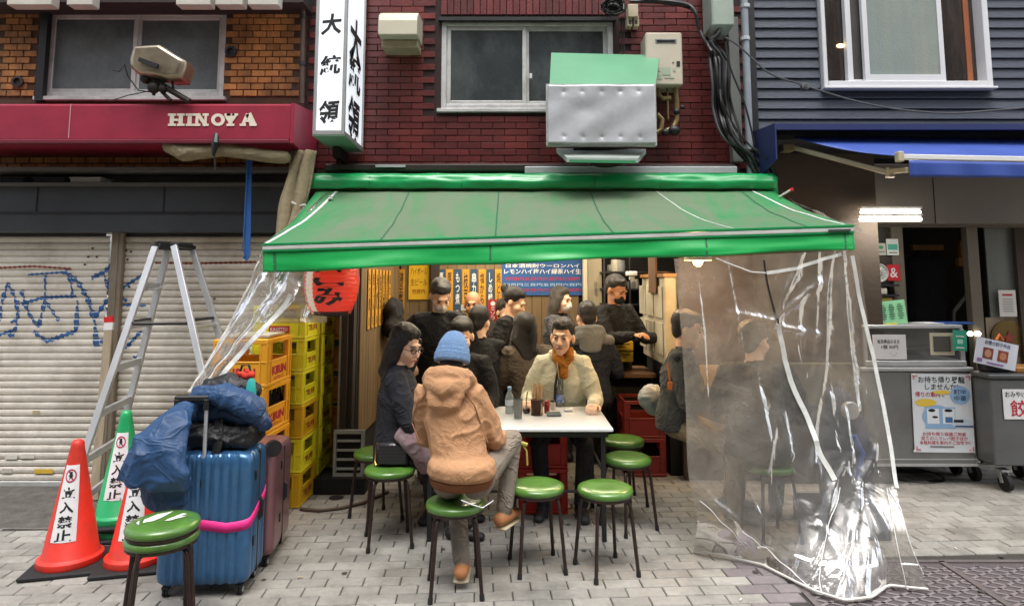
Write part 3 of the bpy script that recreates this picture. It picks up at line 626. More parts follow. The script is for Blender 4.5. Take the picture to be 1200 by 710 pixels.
for pts, wd in (([(0,376),(4,352),(10,332),(18,346),(24,372),(14,378)],4.5), ([(0,392),(20,386),(22,352)],4), ([(26,340),(34,366),(46,384),(54,352),(54,322)],4.5), ([(26,356),(50,349),(90,347)],4), ([(54,352),(70,376)],3.5),
                ([(40,388),(56,400),(72,394),(90,388),(92,352)],5), ([(78,316),(84,330),(86,345)],4), ([(76,318),(92,330),(104,350),(112,376),(114,406)],6), ([(108,326),(124,318),(142,300)],5), ([(112,372),(128,350),(142,330)],5),
                ([(122,320),(130,344),(150,352)],4), ([(134,344),(168,322)],4), ([(120,402),(130,384),(126,360)],5), ([(148,408),(166,388)],4), ([(158,420),(166,416)],6), ([(34,322),(76,319)],2.5), ([(128,357),(172,358)],3), ([(14,390),(16,396)],7)):
    stroke(g, pts, wd*1.15)
g.build('graffiti', mat('graffiti_blue', '2a5a90', .55, 0, .3, 20), LB, world=True)
g = MB()
stroke(g, [(0,314),(40,312),(84,315)], 3); stroke(g, [(182,308),(230,309),(300,307)], 3); g.build('graffiti', mat('graffiti_red', '8d4a3c', .6, 0, .4, 15), LB, world=True)
g = MB(); 
for x0,y0,x1,y1,c in ((0,0,0,0,0),): pass
for x0, y0, x1, y1, mm in ((6,533,20,538,'c9c6bd'), (24,532,40,537,'c9c6bd'), (40,549.5,62,554.5,'c9a83a'), (2,549,14,554,'b9b6ad'), (38,481,46,485,'b0a080')):
    g = MB(); pb(g, x0, y0, x1, y1, YS-.0175, .003); g.build('sticker', mat('sticker_'+mm, mm, .6), LB, world=True)
# leaning plank with a red and white end
g = MB(); a = at(128,378,5.1); b = at(112,560,4.93); b.z = .01; g.bar(a, b, .065, .02, (0,1,0), .003)
pk = thing('wooden_plank', 'thin wooden post with a red painted top leaning on the shutter', 'post', (b.x, b.y, 0)); g.build('plank', mat('old_wood', '9b8d78', .8, 0, .25, 5, .4, 40, stretch=(6,6,.8)), pk, world=True)
g = MB(); a2 = at(127.6,371,5.105); g.bar(a2, a, .068, .023, (0,1,0)); g.build('painted_end', mat('red_paint', 'c01c22', .5), pk, world=True)
g = MB(); g.bar(a+(b-a)*.0, a+(b-a)*.045, .069, .024, (0,1,0)); g.build('painted_band', m_white, pk, world=True)
# maroon awning housing
YR = 4.72
AW = thing('shop_awning', 'long maroon fabric awning box with white slab lettering over the shutters', 'awning', tuple(at(150,165,YR)))
m_red = mat('maroon_vinyl', '8e2038', .45, 0, .14, 3, .12, 14, dirt=('5e1626', .5, 2.5, (1,1,1)))
A = at(-60,121,YR); B = at(340,121,YR); A2 = at(-60,165,YR); B2 = at(340,165,YR)
g = MB(); X0, X1 = -4.4, at(340,143,YR).x; Zt, Zb = at(200,121,YR).z, at(200,163,YR).z
g.prism([(X0,YR,Zb), (X0,YR-.0,Zt-.02), (X0,YR+.03,Zt), (X0,YW-.02,Zt+.06), (X0,YW-.02,Zb-.02)], (X1-X0,0,0)); g.build('box_cover', m_red, AW, world=True)
g = MB(); g.bb((X0,YR-.012,Zb-.035), (X1,YR+.05,Zb-.004), .006); g.build('front_bar', mat('maroon_bar', '6d2535', .4, .2, .1, 5), AW, world=True)
for k in (240/2.96,): g = MB(); pb(g, k, 122, k+1, 162, YR-.003, .002); g.build('seam', mat('seam_pale', 'b58a90', .7), AW, world=True)
g = MB(); g.prism([(X1+.002,YR,Zb-.03), (X1+.002,YR,Zt), (X1+.002,YW-.02,Zt+.06), (X1+.002,YW-.02,Zb-.12)], (.03,0,0)); g.build('end_cap', m_red, AW, world=True)
g = MB(); px_ = lambda x, y: at(197+x*104, 133.5+y*14.5, YR)+V((0,-.004,0))
def lb(x0, y0, x1, y1): g.bb(px_(x0,y0)+V((0,-.002,0)), px_(x1,y1)+V((0,.002,0)))
def vs_(x, w=.042): lb(x, .19, x+w, .81); lb(x-.022, 0, x+w+.022, .18); lb(x-.022, .82, x+w+.022, 1)
vs_(.025); vs_(.125); lb(.068, .42, .124, .60)
vs_(.225); vs_(.315, .028); vs_(.415, .022); g.bar(px_(.335,.04), px_(.43,.96), .026, .003, (0,1,0))
n = 28; O = [px_(.565+r*math.cos(2*math.pi*k/n), .5+s_*math.sin(2*math.pi*k/n)) for r, s_ in ((.036,.26),(.078,.5)) for k in range(n)]; g.add(O, [(k, (k+1) % n, (k+1) % n+n, k+n) for k in range(n)])
vs_(.685); g.cur = 0; g.v = g.v; lb(.64, 0, .71, .18); lb(.725, 0, .79, .18); g.bar(px_(.665,.1), px_(.705,.55), .04, .003, (0,1,0)); g.bar(px_(.76,.1), px_(.715,.55), .03, .003, (0,1,0))
g.bar(px_(.90,.02), px_(.845,.92), .026, .003, (0,1,0)); g.bar(px_(.905,.02), px_(.965,.92), .045, .003, (0,1,0)); lb(.81, .82, .88, 1); lb(.92, .82, 1.0, 1); lb(.87, .52, .94, .68)
g.build('lettering', mat('pale_lettering', 'd8cdbd', .6), AW, world=True)
# rolled net under the maroon awning
m_net = mat('beige_net', '8f8468', .9, 0, .25, 30, .8, 120, dirt=('5d553f', .5, 6, (1,1,1)))
g = MB(); pts = [at(x,y,4.78) for x, y in ((197,172),(214,178),(236,177),(262,175),(290,179),(312,183),(332,184))]
for p in pts: p.y = 4.8
g.loft(pts, [(.055,.05),(.075,.07),(.07,.06),(.058,.055),(.055,.05),(.06,.05),(.055,.05)], n=14)
o = solid(g, 'rolled_net', [m_net], None, .012, 2, fold=.02, fscale=.05); rebase(o); tag(o, 'rolled beige net tied under the maroon awning', 'net')
g = MB(); p = at(253,172,4.73); g.loft([p+V((0,0,.09)), p+V((.01,-.03,.02)), p+V((-.005,-.02,-.06))], [.02,.03,.014], n=8); g.tube([p+V((0,-.02,-.05)), p+V((.01,-.02,-.13)), p+V((.008,-.02,-.19))], .006, 6)
o = g.build('net_tie', m_black, None, True); rebase(o); tag(o, 'black cord knotted round the rolled beige net', 'cord')
# hanging net column and blue strap
g = MB()
def ncol(u, v):
    a = at(338+u*32,176,4.85); b = at(318+u*26,300,4.75); p = a.lerp(b, v); p.y += .02*math.sin(u*14+v*3)+.03; p.x += .01*math.sin(v*9+u*5); return p
g.grid(ncol, 16, 24); o = g.build('hanging_net', m_net, None, 2)
md = o.modifiers.new('s', 'SOLIDIFY'); md.thickness = .02
tag(o, 'brown mesh net hanging down between the two shops', 'net')
g = MB(); pts = [at(292,187,4.9), at(291,240,4.9), at(290,300,4.88), at(287,304,4.88)]; g.ribbon(pts, .045, (0,1,0)); o = g.build('blue_strap', mat('blue_webbing', '1d4f8c', .8, 0, .1, 8, .3, 90), None); md = o.modifiers.new('s', 'SOLIDIFY'); md.thickness = .004
g2 = MB(); g2.tube([at(287,300,4.87), at(285,290,4.87), at(287,250,4.88), at(290,190,4.89)], .006, 6); g2.build('strap_cord', MC['blue_webbing'], o)
tag(o, 'blue webbing strap hanging in front of the shutter', 'strap')
# floodlight
FLt = thing('floodlight', 'battered metal floodlight tilted on a bracket above the maroon awning', 'floodlight', tuple(at(190,118,4.8)))
g = MB(); YF = 4.6
outl = [(152,52),(185,50),(217,70),(216,76),(211,91),(195,92),(180,89),(160,87),(149,78),(148,68)]
vs = []; 
for d, sc_ in ((0,.82), (.03,.97), (.10,1.0), (.19,.9), (.26,.72), (.30,.4)):
    cx, cy = 183, 71
    vs.append([at(cx+(x-cx)*sc_, cy+(y-cy)*sc_+d*8, YF)+V((0,d,0)) for x, y in outl])
n_ = len(outl); g.add([p for r in vs for p in r], [(i*n_+k, i*n_+(k+1) % n_, (i+1)*n_+(k+1) % n_, (i+1)*n_+k) for i in range(len(vs)-1) for k in range(n_)]+[tuple(reversed(range(n_))), tuple((len(vs)-1)*n_+k for k in range(n_))])
o = g.build('housing', mat('dented_metal', 'a79b86', .28, .8, .25, 4, .3, 9, dirt=('5a5040', .6, 5, (1,1,1))), FLt, True, True); md = o.modifiers.new('b', 'BEVEL'); md.width = .012; md.segments = 2
g = MB(); g.bar(at(163,70,YF-.02), at(185,78,YF-.02), .03, .02, (0,1,0)); g.build('label_plate', m_black, FLt, world=True)
g = MB()
for pl, r in (([(165,72),(172,88),(178,98)],.016), ([(178,92),(196,104),(222,119)],.022), ([(176,90),(190,96),(204,92)],.014), ([(168,96),(182,100),(180,112)],.012), ([(186,88),(190,108),(200,118)],.014), ([(201,92),(203,103),(192,108)],.010)):
    g.tube([at(x,y,YF+.08) for x, y in pl], r, 8)
for cx, cy, r in ((170,92,.035), (180,103,.045), (190,104,.032), (176,84,.03)): g.ell(at(cx,cy,YF+.06), (r,r*.8,r))
g.build('bracket', mat('rusty_iron', '2a2522', .6, .5, .3, 12, .4, 60), FLt, True, True)
g = MB(); g.tube([at(132,82,YF), at(140,84,YF+.02), at(146,76,YF+.02), at(150,90,YF+.05), at(162,106,YF+.08), at(175,108,YF+.1)], .005, 6); g.tube([at(128,119,YF+.1), at(150,112,YF+.1), at(175,107,YF+.1)], .004, 6); g.build('cable', m_wire, FLt, True, True)
# small wall holes
for x, y, lab in ((272,62,'round black vent hole in the orange brick right of the window'), (23,97,'small round wall cap in the orange brick left of the window')):
    g = MB(); c = at(x,y,YW); g.lathe((c.x,YW-.012,c.z), [(.045,-.0),(.05,.02),(.03,.022),(.028,.005)], 16, Matrix.Rotation(R(90),3,'X')); solo('wall_vent', g, m_black if x > 100 else MC['iron'], lab, 'vent', 'wall vents in the orange brick')
# drain pipe
g = MB(); g.tube([at(355.5,-20,5.2), at(354,122,5.2)], .021, 10); g.build
dp = thing('drain_pipe', 'thin brown rain pipe running down between orange and maroon brick', 'pipe', tuple(at(354,122,5.2))); g.build('pipe', mat('pipe_brown', '4b3c34', .5, .2), dp, True, True)
for y in (20, 75): g = MB(); c = at(355,y,5.2); g.lathe(c, [(.028,-.015),(.028,.015)], 12); g.build('pipe_clamp', m_black, dp, world=True)
# ================================================================ CENTRE BUILDING
CB = thing('stall_building', 'maroon tiled building over the green awning of the eating stall', 'building', (.2, YW, 0))
cx0, cx1 = at(358,100,YW).x+.0, at(882,100,YW).x; cz0 = at(600,206,YW).z
wX0, wX1 = at(517,75,YW).x, at(719,75,YW).x; wZ0, wZ1 = at(618,128,YW).z, at(618,22,YW).z
g = MB(); g.bb((cx0,YW+.0,2.2), (wX0,YW+.25,5)); g.bb((wX1,YW,2.2), (cx1,YW+.25,5)); g.bb((wX0,YW,2.2), (wX1,YW+.25,wZ0)); g.bb((wX0,YW,wZ1), (wX1,YW+.25,5)); g.bb((wX0,YW+.26,wZ0-.05), (wX1,YW+.30,wZ1+.05)); g.build('wall', m_mort_d, CB, world=True)
sold = (wX0-.02, wX1+.02, wZ1, 9)
bricks(CB, cx0+.02, cx1, cz0, 4.05, YW, .1965, .0565, m_maroon_b, [(wX0-.01, wX1+.01, wZ0-.03, wZ1+.02), sold], jt=.006)
me = MB().box((0,0,0), (.051,.03,.19), None, .0025).mesh('soldier_brick', m_maroon_b); x = wX0+.02; k = 0
while x < wX1:
    for zz in (wZ1+.125,):
        o = bpy.data.objects.new('brick', me); col.objects.link(o); o.parent = CB; o.location = V((x, YW+.003, zz))-V(CB.location)
    x += .0565
window(CB, 'window', 517, 24, 719, 128, YW, m_alu_w, m_glass_d, (.495,))
g = MB(); pb(g, 514, 20, 722, 24, YW-.05, .06); g.build('window_hood', m_black, CB, world=True)
g = MB(); c = at(622,89,YW); pb(g, 620.5, 86, 623.5, 92, YW-.0, .02, .003); g.build('window_latch', m_white, CB, world=True)
g = MB(); pb(g, 380, 192, 862, 200, YW-.24, .26, .01); pb(g, 372, 199, 868, 206, YW-.20, .2); g.build('flashing', mat('dark_flashing', '37332f', .4, .5, .3, 4, .2, 20), CB, world=True)
g = MB(); pb(g, 615, 195, 864, 203, YW-.275, .03, .004); g.build('flashing_lit_strip', m_alu, CB, world=True); g = MB(); pb(g, 440, 193, 475, 196, YW-.262, .02); g.build('flashing_lit_strip', m_alu, CB, world=True)  # brighter strips put the lit part of the ledge into the colour
# vent hood
vh = thing('vent_hood', 'cream metal vent hood on the maroon bricks beside the vertical sign', 'vent hood', tuple(at(466,57,YW-.1)))
g = MB(); ya_, yb_ = 4.98, YW-.01; X0 = at(443,30,ya_).x; X1 = at(489,30,ya_).x
pr = [(yb_,3.72), (ya_+.09,3.74), (ya_+.02,3.70), (ya_,3.63), (ya_,3.55)]; pr = [(yb_, at(466,12,5.05).z), (ya_+.08, at(466,12,5.0).z+.0), (ya_+.015, at(466,17,ya_).z), (ya_, at(466,24,ya_).z), (ya_, at(466,41,ya_).z), (yb_, at(466,41,ya_).z+.02)]
g.prism([(X0,y,z) for y, z in pr], (X1-X0,0,0)); o = g.build('hood', mat('cream_metal', 'c2bda8', .45, .1, .08, 5, .05, 30), vh, world=True); md = o.modifiers.new('b','BEVEL'); md.width = .008; md.segments = 2
g = MB(); pb(g, 447, 47, 490, 56, 5.1, .19, .006); g.build('base', mat('cream_base', '9a8f75', .55, 0, .2, 8), vh, world=True)
g = MB(); pb(g, 450, 41, 486, 48, 5.12, .15); g.build('opening', m_dark, vh, world=True)
# vertical sign
YG = 4.64
SG = thing('vertical_sign', 'tall white lightbox sign with three brush written black characters, projecting from the maroon wall', 'sign', tuple(at(386,160,YG)))
X0, X1 = at(368,90,YG).x, at(405,90,YG).x; Zb = at(386,158,YG).z; Y1 = 5.24
m_box = mat('sign_white', 'dfe3ea', .4, 0, .03, 3, emit=.38)
g = MB(); g.bb((X0+.015,YG+.012,Zb+.03), (X1-.012,Y1,4.75)); g.build('light_panel', m_box, SG, world=True)
g = MB(); fr = .024
for xa in (X0, X1-fr): g.bb((xa,YG,Zb), (xa+fr,YG+.03,4.75), .003)
g.bb((X0+fr,YG+.001,Zb), (X1-fr,YG+.03,Zb+.035), .003); g.bb((X1-.018,YG+.031,Zb+.001), (X1+.002,Y1,Zb+.03)); g.bb((X1-.02,Y1-.02,Zb+.031), (X1+.003,Y1+.002,4.75)); g.build('frame', mat('sign_frame', 'a9abaa', .4, .5, .15, 6), SG, world=True)
g = MB(); g.bb((X0,YG+.004,Zb-.008), (X1,Y1,Zb-.001)); g.build('bottom_panel', mat('sign_green', '6f8f7c', .5, 0, .2, 5), SG, world=True)
g = MB(); g.bb((X0+.05,5.0,2.60), (X0+.10,YW,2.72)); g.tube([V((X0+.06,5.15,2.2)), V((X0+.06,5.15,2.7))], .02, 8); g.build('bracket', MC['rusty_iron'], SG, world=True)
def brush(mb, s, c, r, u, w, h, off):
    text(mb, s, c, r, u, w, h, off, .012)
g = MB(); mx_ = (X0+X1)/2
for ch, yy, hh in (('大', 28, .165), ('統', 76, .155), ('領', 131, .185)):
    z = at(386,yy,YG).z; text(g, ch, (mx_, YG+.011, z), (1,0,.10), (.06,0,1), .155, hh, .002, .035)
for ch, zz, hh in (('大', at(405,33,YG).z, .42), ('統', at(405,82,4.9).z-.02, .36), ('領', at(405,135,4.9).z-.03, .40), ('大', 4.6, .4)):
    if ch == '大' and zz > 4.5: continue
    zz2 = zz; text(g, ch, (X1-.0105, (YG+Y1)/2+.0, zz2), (0,1,0), (0,.05,1), .37, hh*.9, .006, .035)
g.build('lettering', m_ink, SG, world=True)
# white dented board sign with green top
BS = thing('blank_sign', 'blank dented white sign board with a green top panel on the maroon wall', 'sign', tuple(at(705,168,4.75)))
YB = 4.72; m_dent = mat('dented_board', 'b3b6bb', .33, .15, .08, 3, .5, 7, dirt=('8b8c8c', .4, 5, (1,1,1)))
X0, X1 = at(642,135,YB).x, at(767,135,YB).x; Z0, Z1 = at(705,169,YB).z, at(705,101,YB).z
dn = [(X0+.12+(X1-X0-.24)*i/4, zz) for zz in (Z0+.05, Z1-.05) for i in range(5)]
def bd(u, v):
    x = X0+(X1-X0)*u; z = Z1+(Z0-Z1)*v; y = YB
    for a, b in dn: y += .011*math.exp(-((x-a)**2+(z-b)**2)/.0004)
    y += .006*math.sin(u*9+v*4)*math.sin(v*7+u*3)+.010*math.exp(-((u-.3)**2+(v-.4)**2)/.02); return V((x, y, z))
g = MB(); g.grid(bd, 70, 40); o = g.build('board', m_dent, BS, 2, True); md = o.modifiers.new('s','SOLIDIFY'); md.thickness = .03; md.offset = -1
g = MB(); e = .012
g.bb((X0-e,YB-.012,Z0-e), (X0,YB+.05,Z1+e)); g.bb((X1,YB-.012,Z0-e), (X1+e,YB+.05,Z1+e)); g.bb((X0,YB-.012,Z0-e), (X1,YB+.05,Z0)); g.bb((X0,YB-.012,Z1), (X1,YB+.05,Z1+e)); g.build('rim', m_alu_w, BS, world=True)
g = MB(); a, b, c, d = at(644,101,YB), at(768,102,YB), at(773,65,5.1), at(646,62,5.1); g.prism([a, b, c, d], (0,.02,-.01)); o = g.build('green_panel', mat('green_panel', '4c8b66', .42, 0, .1, 3, .1, 10), BS, world=True)
g = MB(); pts = [at(664,148,YB-.005), at(670,144,YB-.005), at(680,143,YB-.005), at(683,147,YB-.005), at(676,154,YB-.005), at(672,164,YB-.005), at(662,165,YB-.005), at(666,157,YB-.005), at(672,150,YB-.005)]; g.prism(pts, (0,.004,0)); g.build('peeled_patch', mat('peeled_cream', 'cfc7b4', .6), BS, world=True)
g = MB(); g.bar((X0+.3,YB+.03,Z0+.1), (X0+.3,YW,Z0+.1), .03, .03); g.bar((X1-.3,YB+.03,Z0+.1), (X1-.3,YW,Z0+.1), .03, .03); g.build('bracket', m_black, BS, world=True)
# lamp tray below it
LT = thing('lamp_tray', 'flat grey lamp tray with green underside mounted below the blank sign', 'lamp', tuple(at(705,190,4.85)))
g = MB(); a, b, c, d = at(654,180,5.0), at(757,181,5.0), at(748,190,4.7), at(664,189,4.7); a, b, c, d = at(664,190,4.65), at(748,191,4.65), at(757,180,4.95), at(652,179,4.95); g.prism([a,b,c,d], (0,0,.035)); g.build('tray', mat('grey_green', 'a0aaa4', .45, .2, .15, 5), LT, world=True)
g = MB(); g.prism([a+V((.02,-.004,-.004)),b+V((-.02,-.004,-.004)),b+V((-.02,-.004,.018)),a+V((.02,-.004,.018))], (0,.003,0)); g.build('underside', m_greenr, LT, world=True)
g = MB(); g.tube([at(672,176,4.9), at(705,174,4.9), at(735,177,4.95)], .02, 8); g.ell(at(710,192,4.75), (.12,.04,.03)); g.build('lamp_arm', MC['rusty_iron'], LT, True, True)
# water heater
WH = thing('water_heater', 'cream wall mounted gas water heater with a slot at its top', 'water heater', tuple(at(778,100,5.05)))
g = MB(); pb(g, 757, 38, 800, 100, 5.06, .22, .012); g.build('case', mat('heater_cream', 'bfb8a6', .45, .1, .06, 4, .05, 30), WH, world=True)
g = MB(); pb(g, 768, 46, 793, 51, 5.056, .006, .002); g.build('exhaust_slot', m_steel, WH, world=True); g = MB(); pb(g, 770, 47.3, 791, 49.6, 5.053, .006); g.build('slot_opening', m_dark, WH, world=True)
g = MB(); pb(g, 793, 72, 797, 78, 5.056, .004); pb(g, 788, 73, 790, 74, 5.056, .004); g.build('switch', m_black, WH, world=True)
g = MB()
for x0, y0, x1, y1 in ((771,80,774,84),(776,79,786,88),(771,87,776,93),(779,90,790,92),(789,80,792,84)): pb(g, x0, y0, x1, y1, 5.0565, .002)
g.build('label_sticker', mat('pale_green_label', '9fb09a', .6), WH, world=True)
g = MB()
for pl, r in (([(771,101),(772,112),(777,116),(786,115)],.02), ([(791,101),(793,120),(793,140),(789,150),(780,154)],.022), ([(770,134),(776,140),(775,152),(768,156)],.02), ([(782,101),(783,140)],.008)): g.tube([at(x,y,5.15) for x, y in pl], r, 8)
g.build('pipes', mat('brass_pipe', '8c7a52', .4, .6, .3, 12, .2, 50), WH, True, True)
g = MB()
for cx, cy, rr in ((790,153,.05), (780,155,.035), (800,126,.02), (793,131,.03)): g.ell(at(cx,cy,5.13), (rr,rr*.8,rr*.8))
g.build('valve', m_black, WH, True, True)
# electric boxes, cables
JB = thing('junction_box', 'cream electric junction box under the cable tangle above the window', 'electric box', tuple(at(742,28,5.2)))
g = MB(); pb(g, 736, 5, 748, 20, 5.18, .1, .005); pb(g, 735, 19, 741, 31, 5.2, .08, .004); pb(g, 743, 19, 749, 31, 5.2, .08, .004); g.build('box', mat('cream_plastic', 'b3a98f', .5), JB, world=True)
g = MB(); pb(g, 737, 24, 740, 28, 5.195, .01); pb(g, 744, 24, 747, 28, 5.195, .01); g.build('knob', m_black, JB, world=True)
EB = thing('meter_box', 'green grey metal meter box on the wall above the cable bundle', 'electric box', tuple(at(848,36,5.0)))
g = MB(); pb(g, 834, -30, 860, 30, 5.0, .26, .012); g.build('case', mat('meter_green', '9aa79c', .45, .2, .1, 4, .05, 30, dirt=('6b786e', .4, 6, (1,1,.4))), EB, world=True)
g = MB(); a = at(834,30,5.0); b = at(860,30,5.0); g.prism([a, b, b+V((-.03,.08,-.05)), a+V((.03,.08,-.05))], (0,.1,0)); g.build('sloped_bottom', MC['grey_green'], EB, world=True)
CP = thing('conduit_pipe', 'pale grey vertical conduit at the corner of the dark clapboard building', 'pipe', tuple(at(875,200,5.15)))
g = MB(); g.tube([at(871,-20,5.1), at(880,215,5.1)], .03, 12); g.build('pipe', mat('grey_pipe', '8b949a', .45, .2), CP, True, True)
for y in (8, 46): g = MB(); c = at(873,y,5.1); g.lathe(c, [(.04,-.015),(.04,.015)], 12); g.build('pipe_clamp', m_alu, CP, world=True)
g = MB(); pb(g, 856, 20, 868, 190, 5.2, .08, .005); g.build('backing_plate', mat('grey_plate', '7d807c', .6, 0, .2, 4), CP, world=True)
cb_m = m_wire; rnd = random.Random(3)
CBL = thing('cable_bundle', 'thick bundle of black cables running down the wall beside the water heater', 'cables', tuple(at(850,180,5.0)))
for k in range(11):
    o_ = k*2.5; j = lambda a=2: rnd.uniform(-a, a)
    if k < 3: pl = [(738,-2+k*2),(770,-1+k*2),(800,3+k*2),(814,12+k),(818,30),(826,48),(833,60)]
    else: pl = [(846+j(6),30),(842+j(3),40),(834+j(3),50)]
    pl += [(833+o_*.9+j(),70), (835+o_*.8+j(),100), (836+o_*.75+j(3),125), (841+o_*.9+j(3),150), (850+o_+j(4),165+k), (868+o_*.8+j(4),180+j(4)), (885+o_+j(3),205+j(4)), (893+o_*.5,224)]
    pp = [at(x,y,5.12-rnd.random()*.10) for x, y in pl]
    Q = []
    for i in range(len(pp)-1):
        p0 = pp[max(i-1,0)]; p1 = pp[i]; p2 = pp[i+1]; p3 = pp[min(i+2,len(pp)-1)]
        for t in (0, .33, .66): Q.append(.5*((2*p1)+(p2-p0)*t+(2*p0-5*p1+4*p2-p3)*t*t+(-p0+3*p1-3*p2+p3)*t**3))
    Q.append(pp[-1]); g = MB(); g.tube(Q, rnd.uniform(.008,.015), 6); g.build('cable', m_wire if k % 4 else mat('grey_cable', '4b4c4e', .5), CBL, True, True)
TG = thing('cable_tangle', 'black tangle of wires hanging above the window of the maroon wall', 'cables', tuple(at(718,14,5.1)))
for k in range(12):
    a0 = rnd.random()*6; rr = rnd.uniform(6,13); q = [at(719+rr*1.2*math.cos(a0+t*.7), 8+rr*.8*math.sin(a0+t*.7), 5.12-rnd.random()*.08) for t in range(8)]
    g = MB(); g.tube(q, .008, 5); g.build('wire', m_wire, TG, True, True)
g = MB(); g.ell(at(719,10,5.16), (.09,.04,.07)); g.build('tape_wrap', m_wire, TG, True, True)
for x in (728, 731): g = MB(); g.tube([at(x,20,5.2), at(x+.5,66,5.2)], .007, 5); g.build('wire', m_wire, TG, True, True)
def span(pl, Y, r, name, label, m=None):
    pp = [at(x,y,Y) for x, y in pl]; Q = []
    for i in range(len(pp)-1):
        p0 = pp[max(i-1,0)]; p1 = pp[i]; p2 = pp[i+1]; p3 = pp[min(i+2,len(pp)-1)]
        for t in (0, .25, .5, .75): Q.append(.5*((2*p1)+(p2-p0)*t+(2*p0-5*p1+4*p2-p3)*t*t+(-p0+3*p1-3*p2+p3)*t**3))
    Q.append(pp[-1]); g = MB(); g.tube(Q, r, 6); o = g.build(name, m or m_wire, None, True); rebase(o); return tag(o, label, 'cable')
span([(850,44),(868,56),(900,85),(935,98),(960,106),(1000,118),(1050,128),(1110,133),(1160,130),(1230,124)], 4.95, .008, 'overhead_wire', 'black wire sagging across the dark clapboard wall', MC['grey_cable'])
span([(846,120),(862,150),(880,172),(900,188),(908,205)], 4.9, .007, 'loose_wire', 'thin loose black wire curving down to the awning corner')
span([(850,50),(856,80),(872,120),(880,150),(884,170)], 4.93, .008, 'loose_wire', 'loose black wire hanging beside the grey conduit')
g = MB(); c = at(943,102,4.94); g.lathe(c, [(.03,-.02),(.034,0),(.03,.02)], 12, Matrix.Rotation(R(80),3,'X')); g.cyl(c+V((0,-.022,0)), c+V((0,-.03,0)), .016); o = g.build('insulator', MC['grey_cable'], None, True); rebase(o); tag(o, 'small round insulator hanging on the wire across the clapboards', 'insulator')

# ================================================================ OPPOSITE SIDE OF THE STREET (behind the camera)
g = MB(); g.bb((-14,-7.5,0), (14,-4.6,9.5)); OB = tag(g.build('opposite_building', mat('opposite_render', '8a8278', .8, 0, .2, 1, .2, 10), None), kind='structure')
me = MB().box((0,0,0), (1.5,.06,1.1), None, .01).mesh('window', mat('opposite_glass', '2c3338', .1, coat=.6))
for k in range(8):
    o = bpy.data.objects.new('window', me); col.objects.link(o); o.parent = OB; o.location = (-11+k*3.1, -4.59, 4.1)
    o = bpy.data.objects.new('shop_front', me); col.objects.link(o); o.parent = OB; o.location = (-11+k*3.1, -4.59, 1.3); o.scale = (1.6,1,2)
from mathutils import noise as NZ
# ================================================================ GREEN AWNING
GA = thing('green_awning', 'wide dusty green fabric awning with a white front bar over the eating stall', 'awning', (.2, 4.9, 2.2))
def dusty():
    m = bpy.data.materials.new('dusty_green_canvas'); m.use_nodes = True; n = m.node_tree.nodes; L = m.node_tree.links; b = n['Principled BSDF']
    tc = n.new('ShaderNodeTexCoord'); mp = n.new('ShaderNodeMapping'); mp.inputs['Scale'].default_value = (1.5, .45, .45); L.new(tc.outputs['Object'], mp.inputs[0])
    a = n.new('ShaderNodeTexNoise'); a.inputs['Scale'].default_value = 2.4; a.inputs['Detail'].default_value = 9; a.inputs['Roughness'].default_value = .62; a.inputs['Distortion'].default_value = .8; L.new(mp.outputs[0], a.inputs[0])
    f = n.new('ShaderNodeTexNoise'); f.inputs['Scale'].default_value = 26; f.inputs['Detail'].default_value = 6; L.new(tc.outputs['Object'], f.inputs[0])
    at_ = n.new('ShaderNodeAttribute'); at_.attribute_name = 'dust'
    ad = n.new('ShaderNodeMath'); ad.operation = 'MULTIPLY_ADD'; ad.inputs[1].default_value = 2.6; L.new(a.outputs[0], ad.inputs[0]); L.new(at_.outputs['Fac'], ad.inputs[2])
    a2 = n.new('ShaderNodeMath'); a2.operation = 'MULTIPLY_ADD'; a2.inputs[1].default_value = .55; L.new(f.outputs[0], a2.inputs[0]); L.new(ad.outputs[0], a2.inputs[2])
    mr = n.new('ShaderNodeMapRange'); mr.inputs[1].default_value = .7; mr.inputs[2].default_value = 1.65; mr.inputs[3].default_value = .0; mr.inputs[4].default_value = .88; L.new(a2.outputs[0], mr.inputs[0])
    mx = n.new('ShaderNodeMixRGB'); mx.inputs[1].default_value = (*srgb('0a7a40'), 1); mx.inputs[2].default_value = (*srgb('626d58'), 1); L.new(mr.outputs[0], mx.inputs[0]); L.new(mx.outputs[0], b.inputs[0])
    b.inputs['Roughness'].default_value = .6; bp = n.new('ShaderNodeBump'); bp.inputs['Strength'].default_value = .3; bp.inputs['Distance'].default_value = .01; L.new(f.outputs[0], bp.inputs['Height']); L.new(bp.outputs[0], b.inputs['Normal']); return m
m_dusty = dusty()
YA0, YA1 = 4.95, 3.95
bl, br = at(372,223,YA0), at(903,223,YA0)
def frontp(u, dy=0., Y=YA1): return at(308+u*692, 291-u*22+dy, Y)
def canopy(u, v):
    p = bl.lerp(br, u).lerp(frontp(u,-4), v)
    s = math.sin(math.pi*v); p.z -= .045*s+.012*s*math.sin(u*17)+.006*s*NZ.noise(V((u*12, v*5, 1)))*2
    p.z += .010*math.sin(math.pi*v)*abs(math.sin(u*math.pi*5)); return p
g = MB(); g.grid(canopy, 90, 26); cn = g.build('canopy', m_dusty, GA, 2, True)
at_ = cn.data.attributes.new('dust', 'FLOAT', 'POINT')
vals = []
for j in range(27):
    for i in range(91):
        u, v = i/90, j/26; e = min(1, u/.12, (1-u)/.30, (1-v)/.10+.0, v/.04+.4); vals.append(.8*max(0, e)**.6-.80)
at_.data.foreach_set('value', vals)
md = cn.modifiers.new('s','SOLIDIFY'); md.thickness = .004
def ontop(u, v, dz=.006): p = canopy(u, v); p.z += dz; p.y -= .003; return p
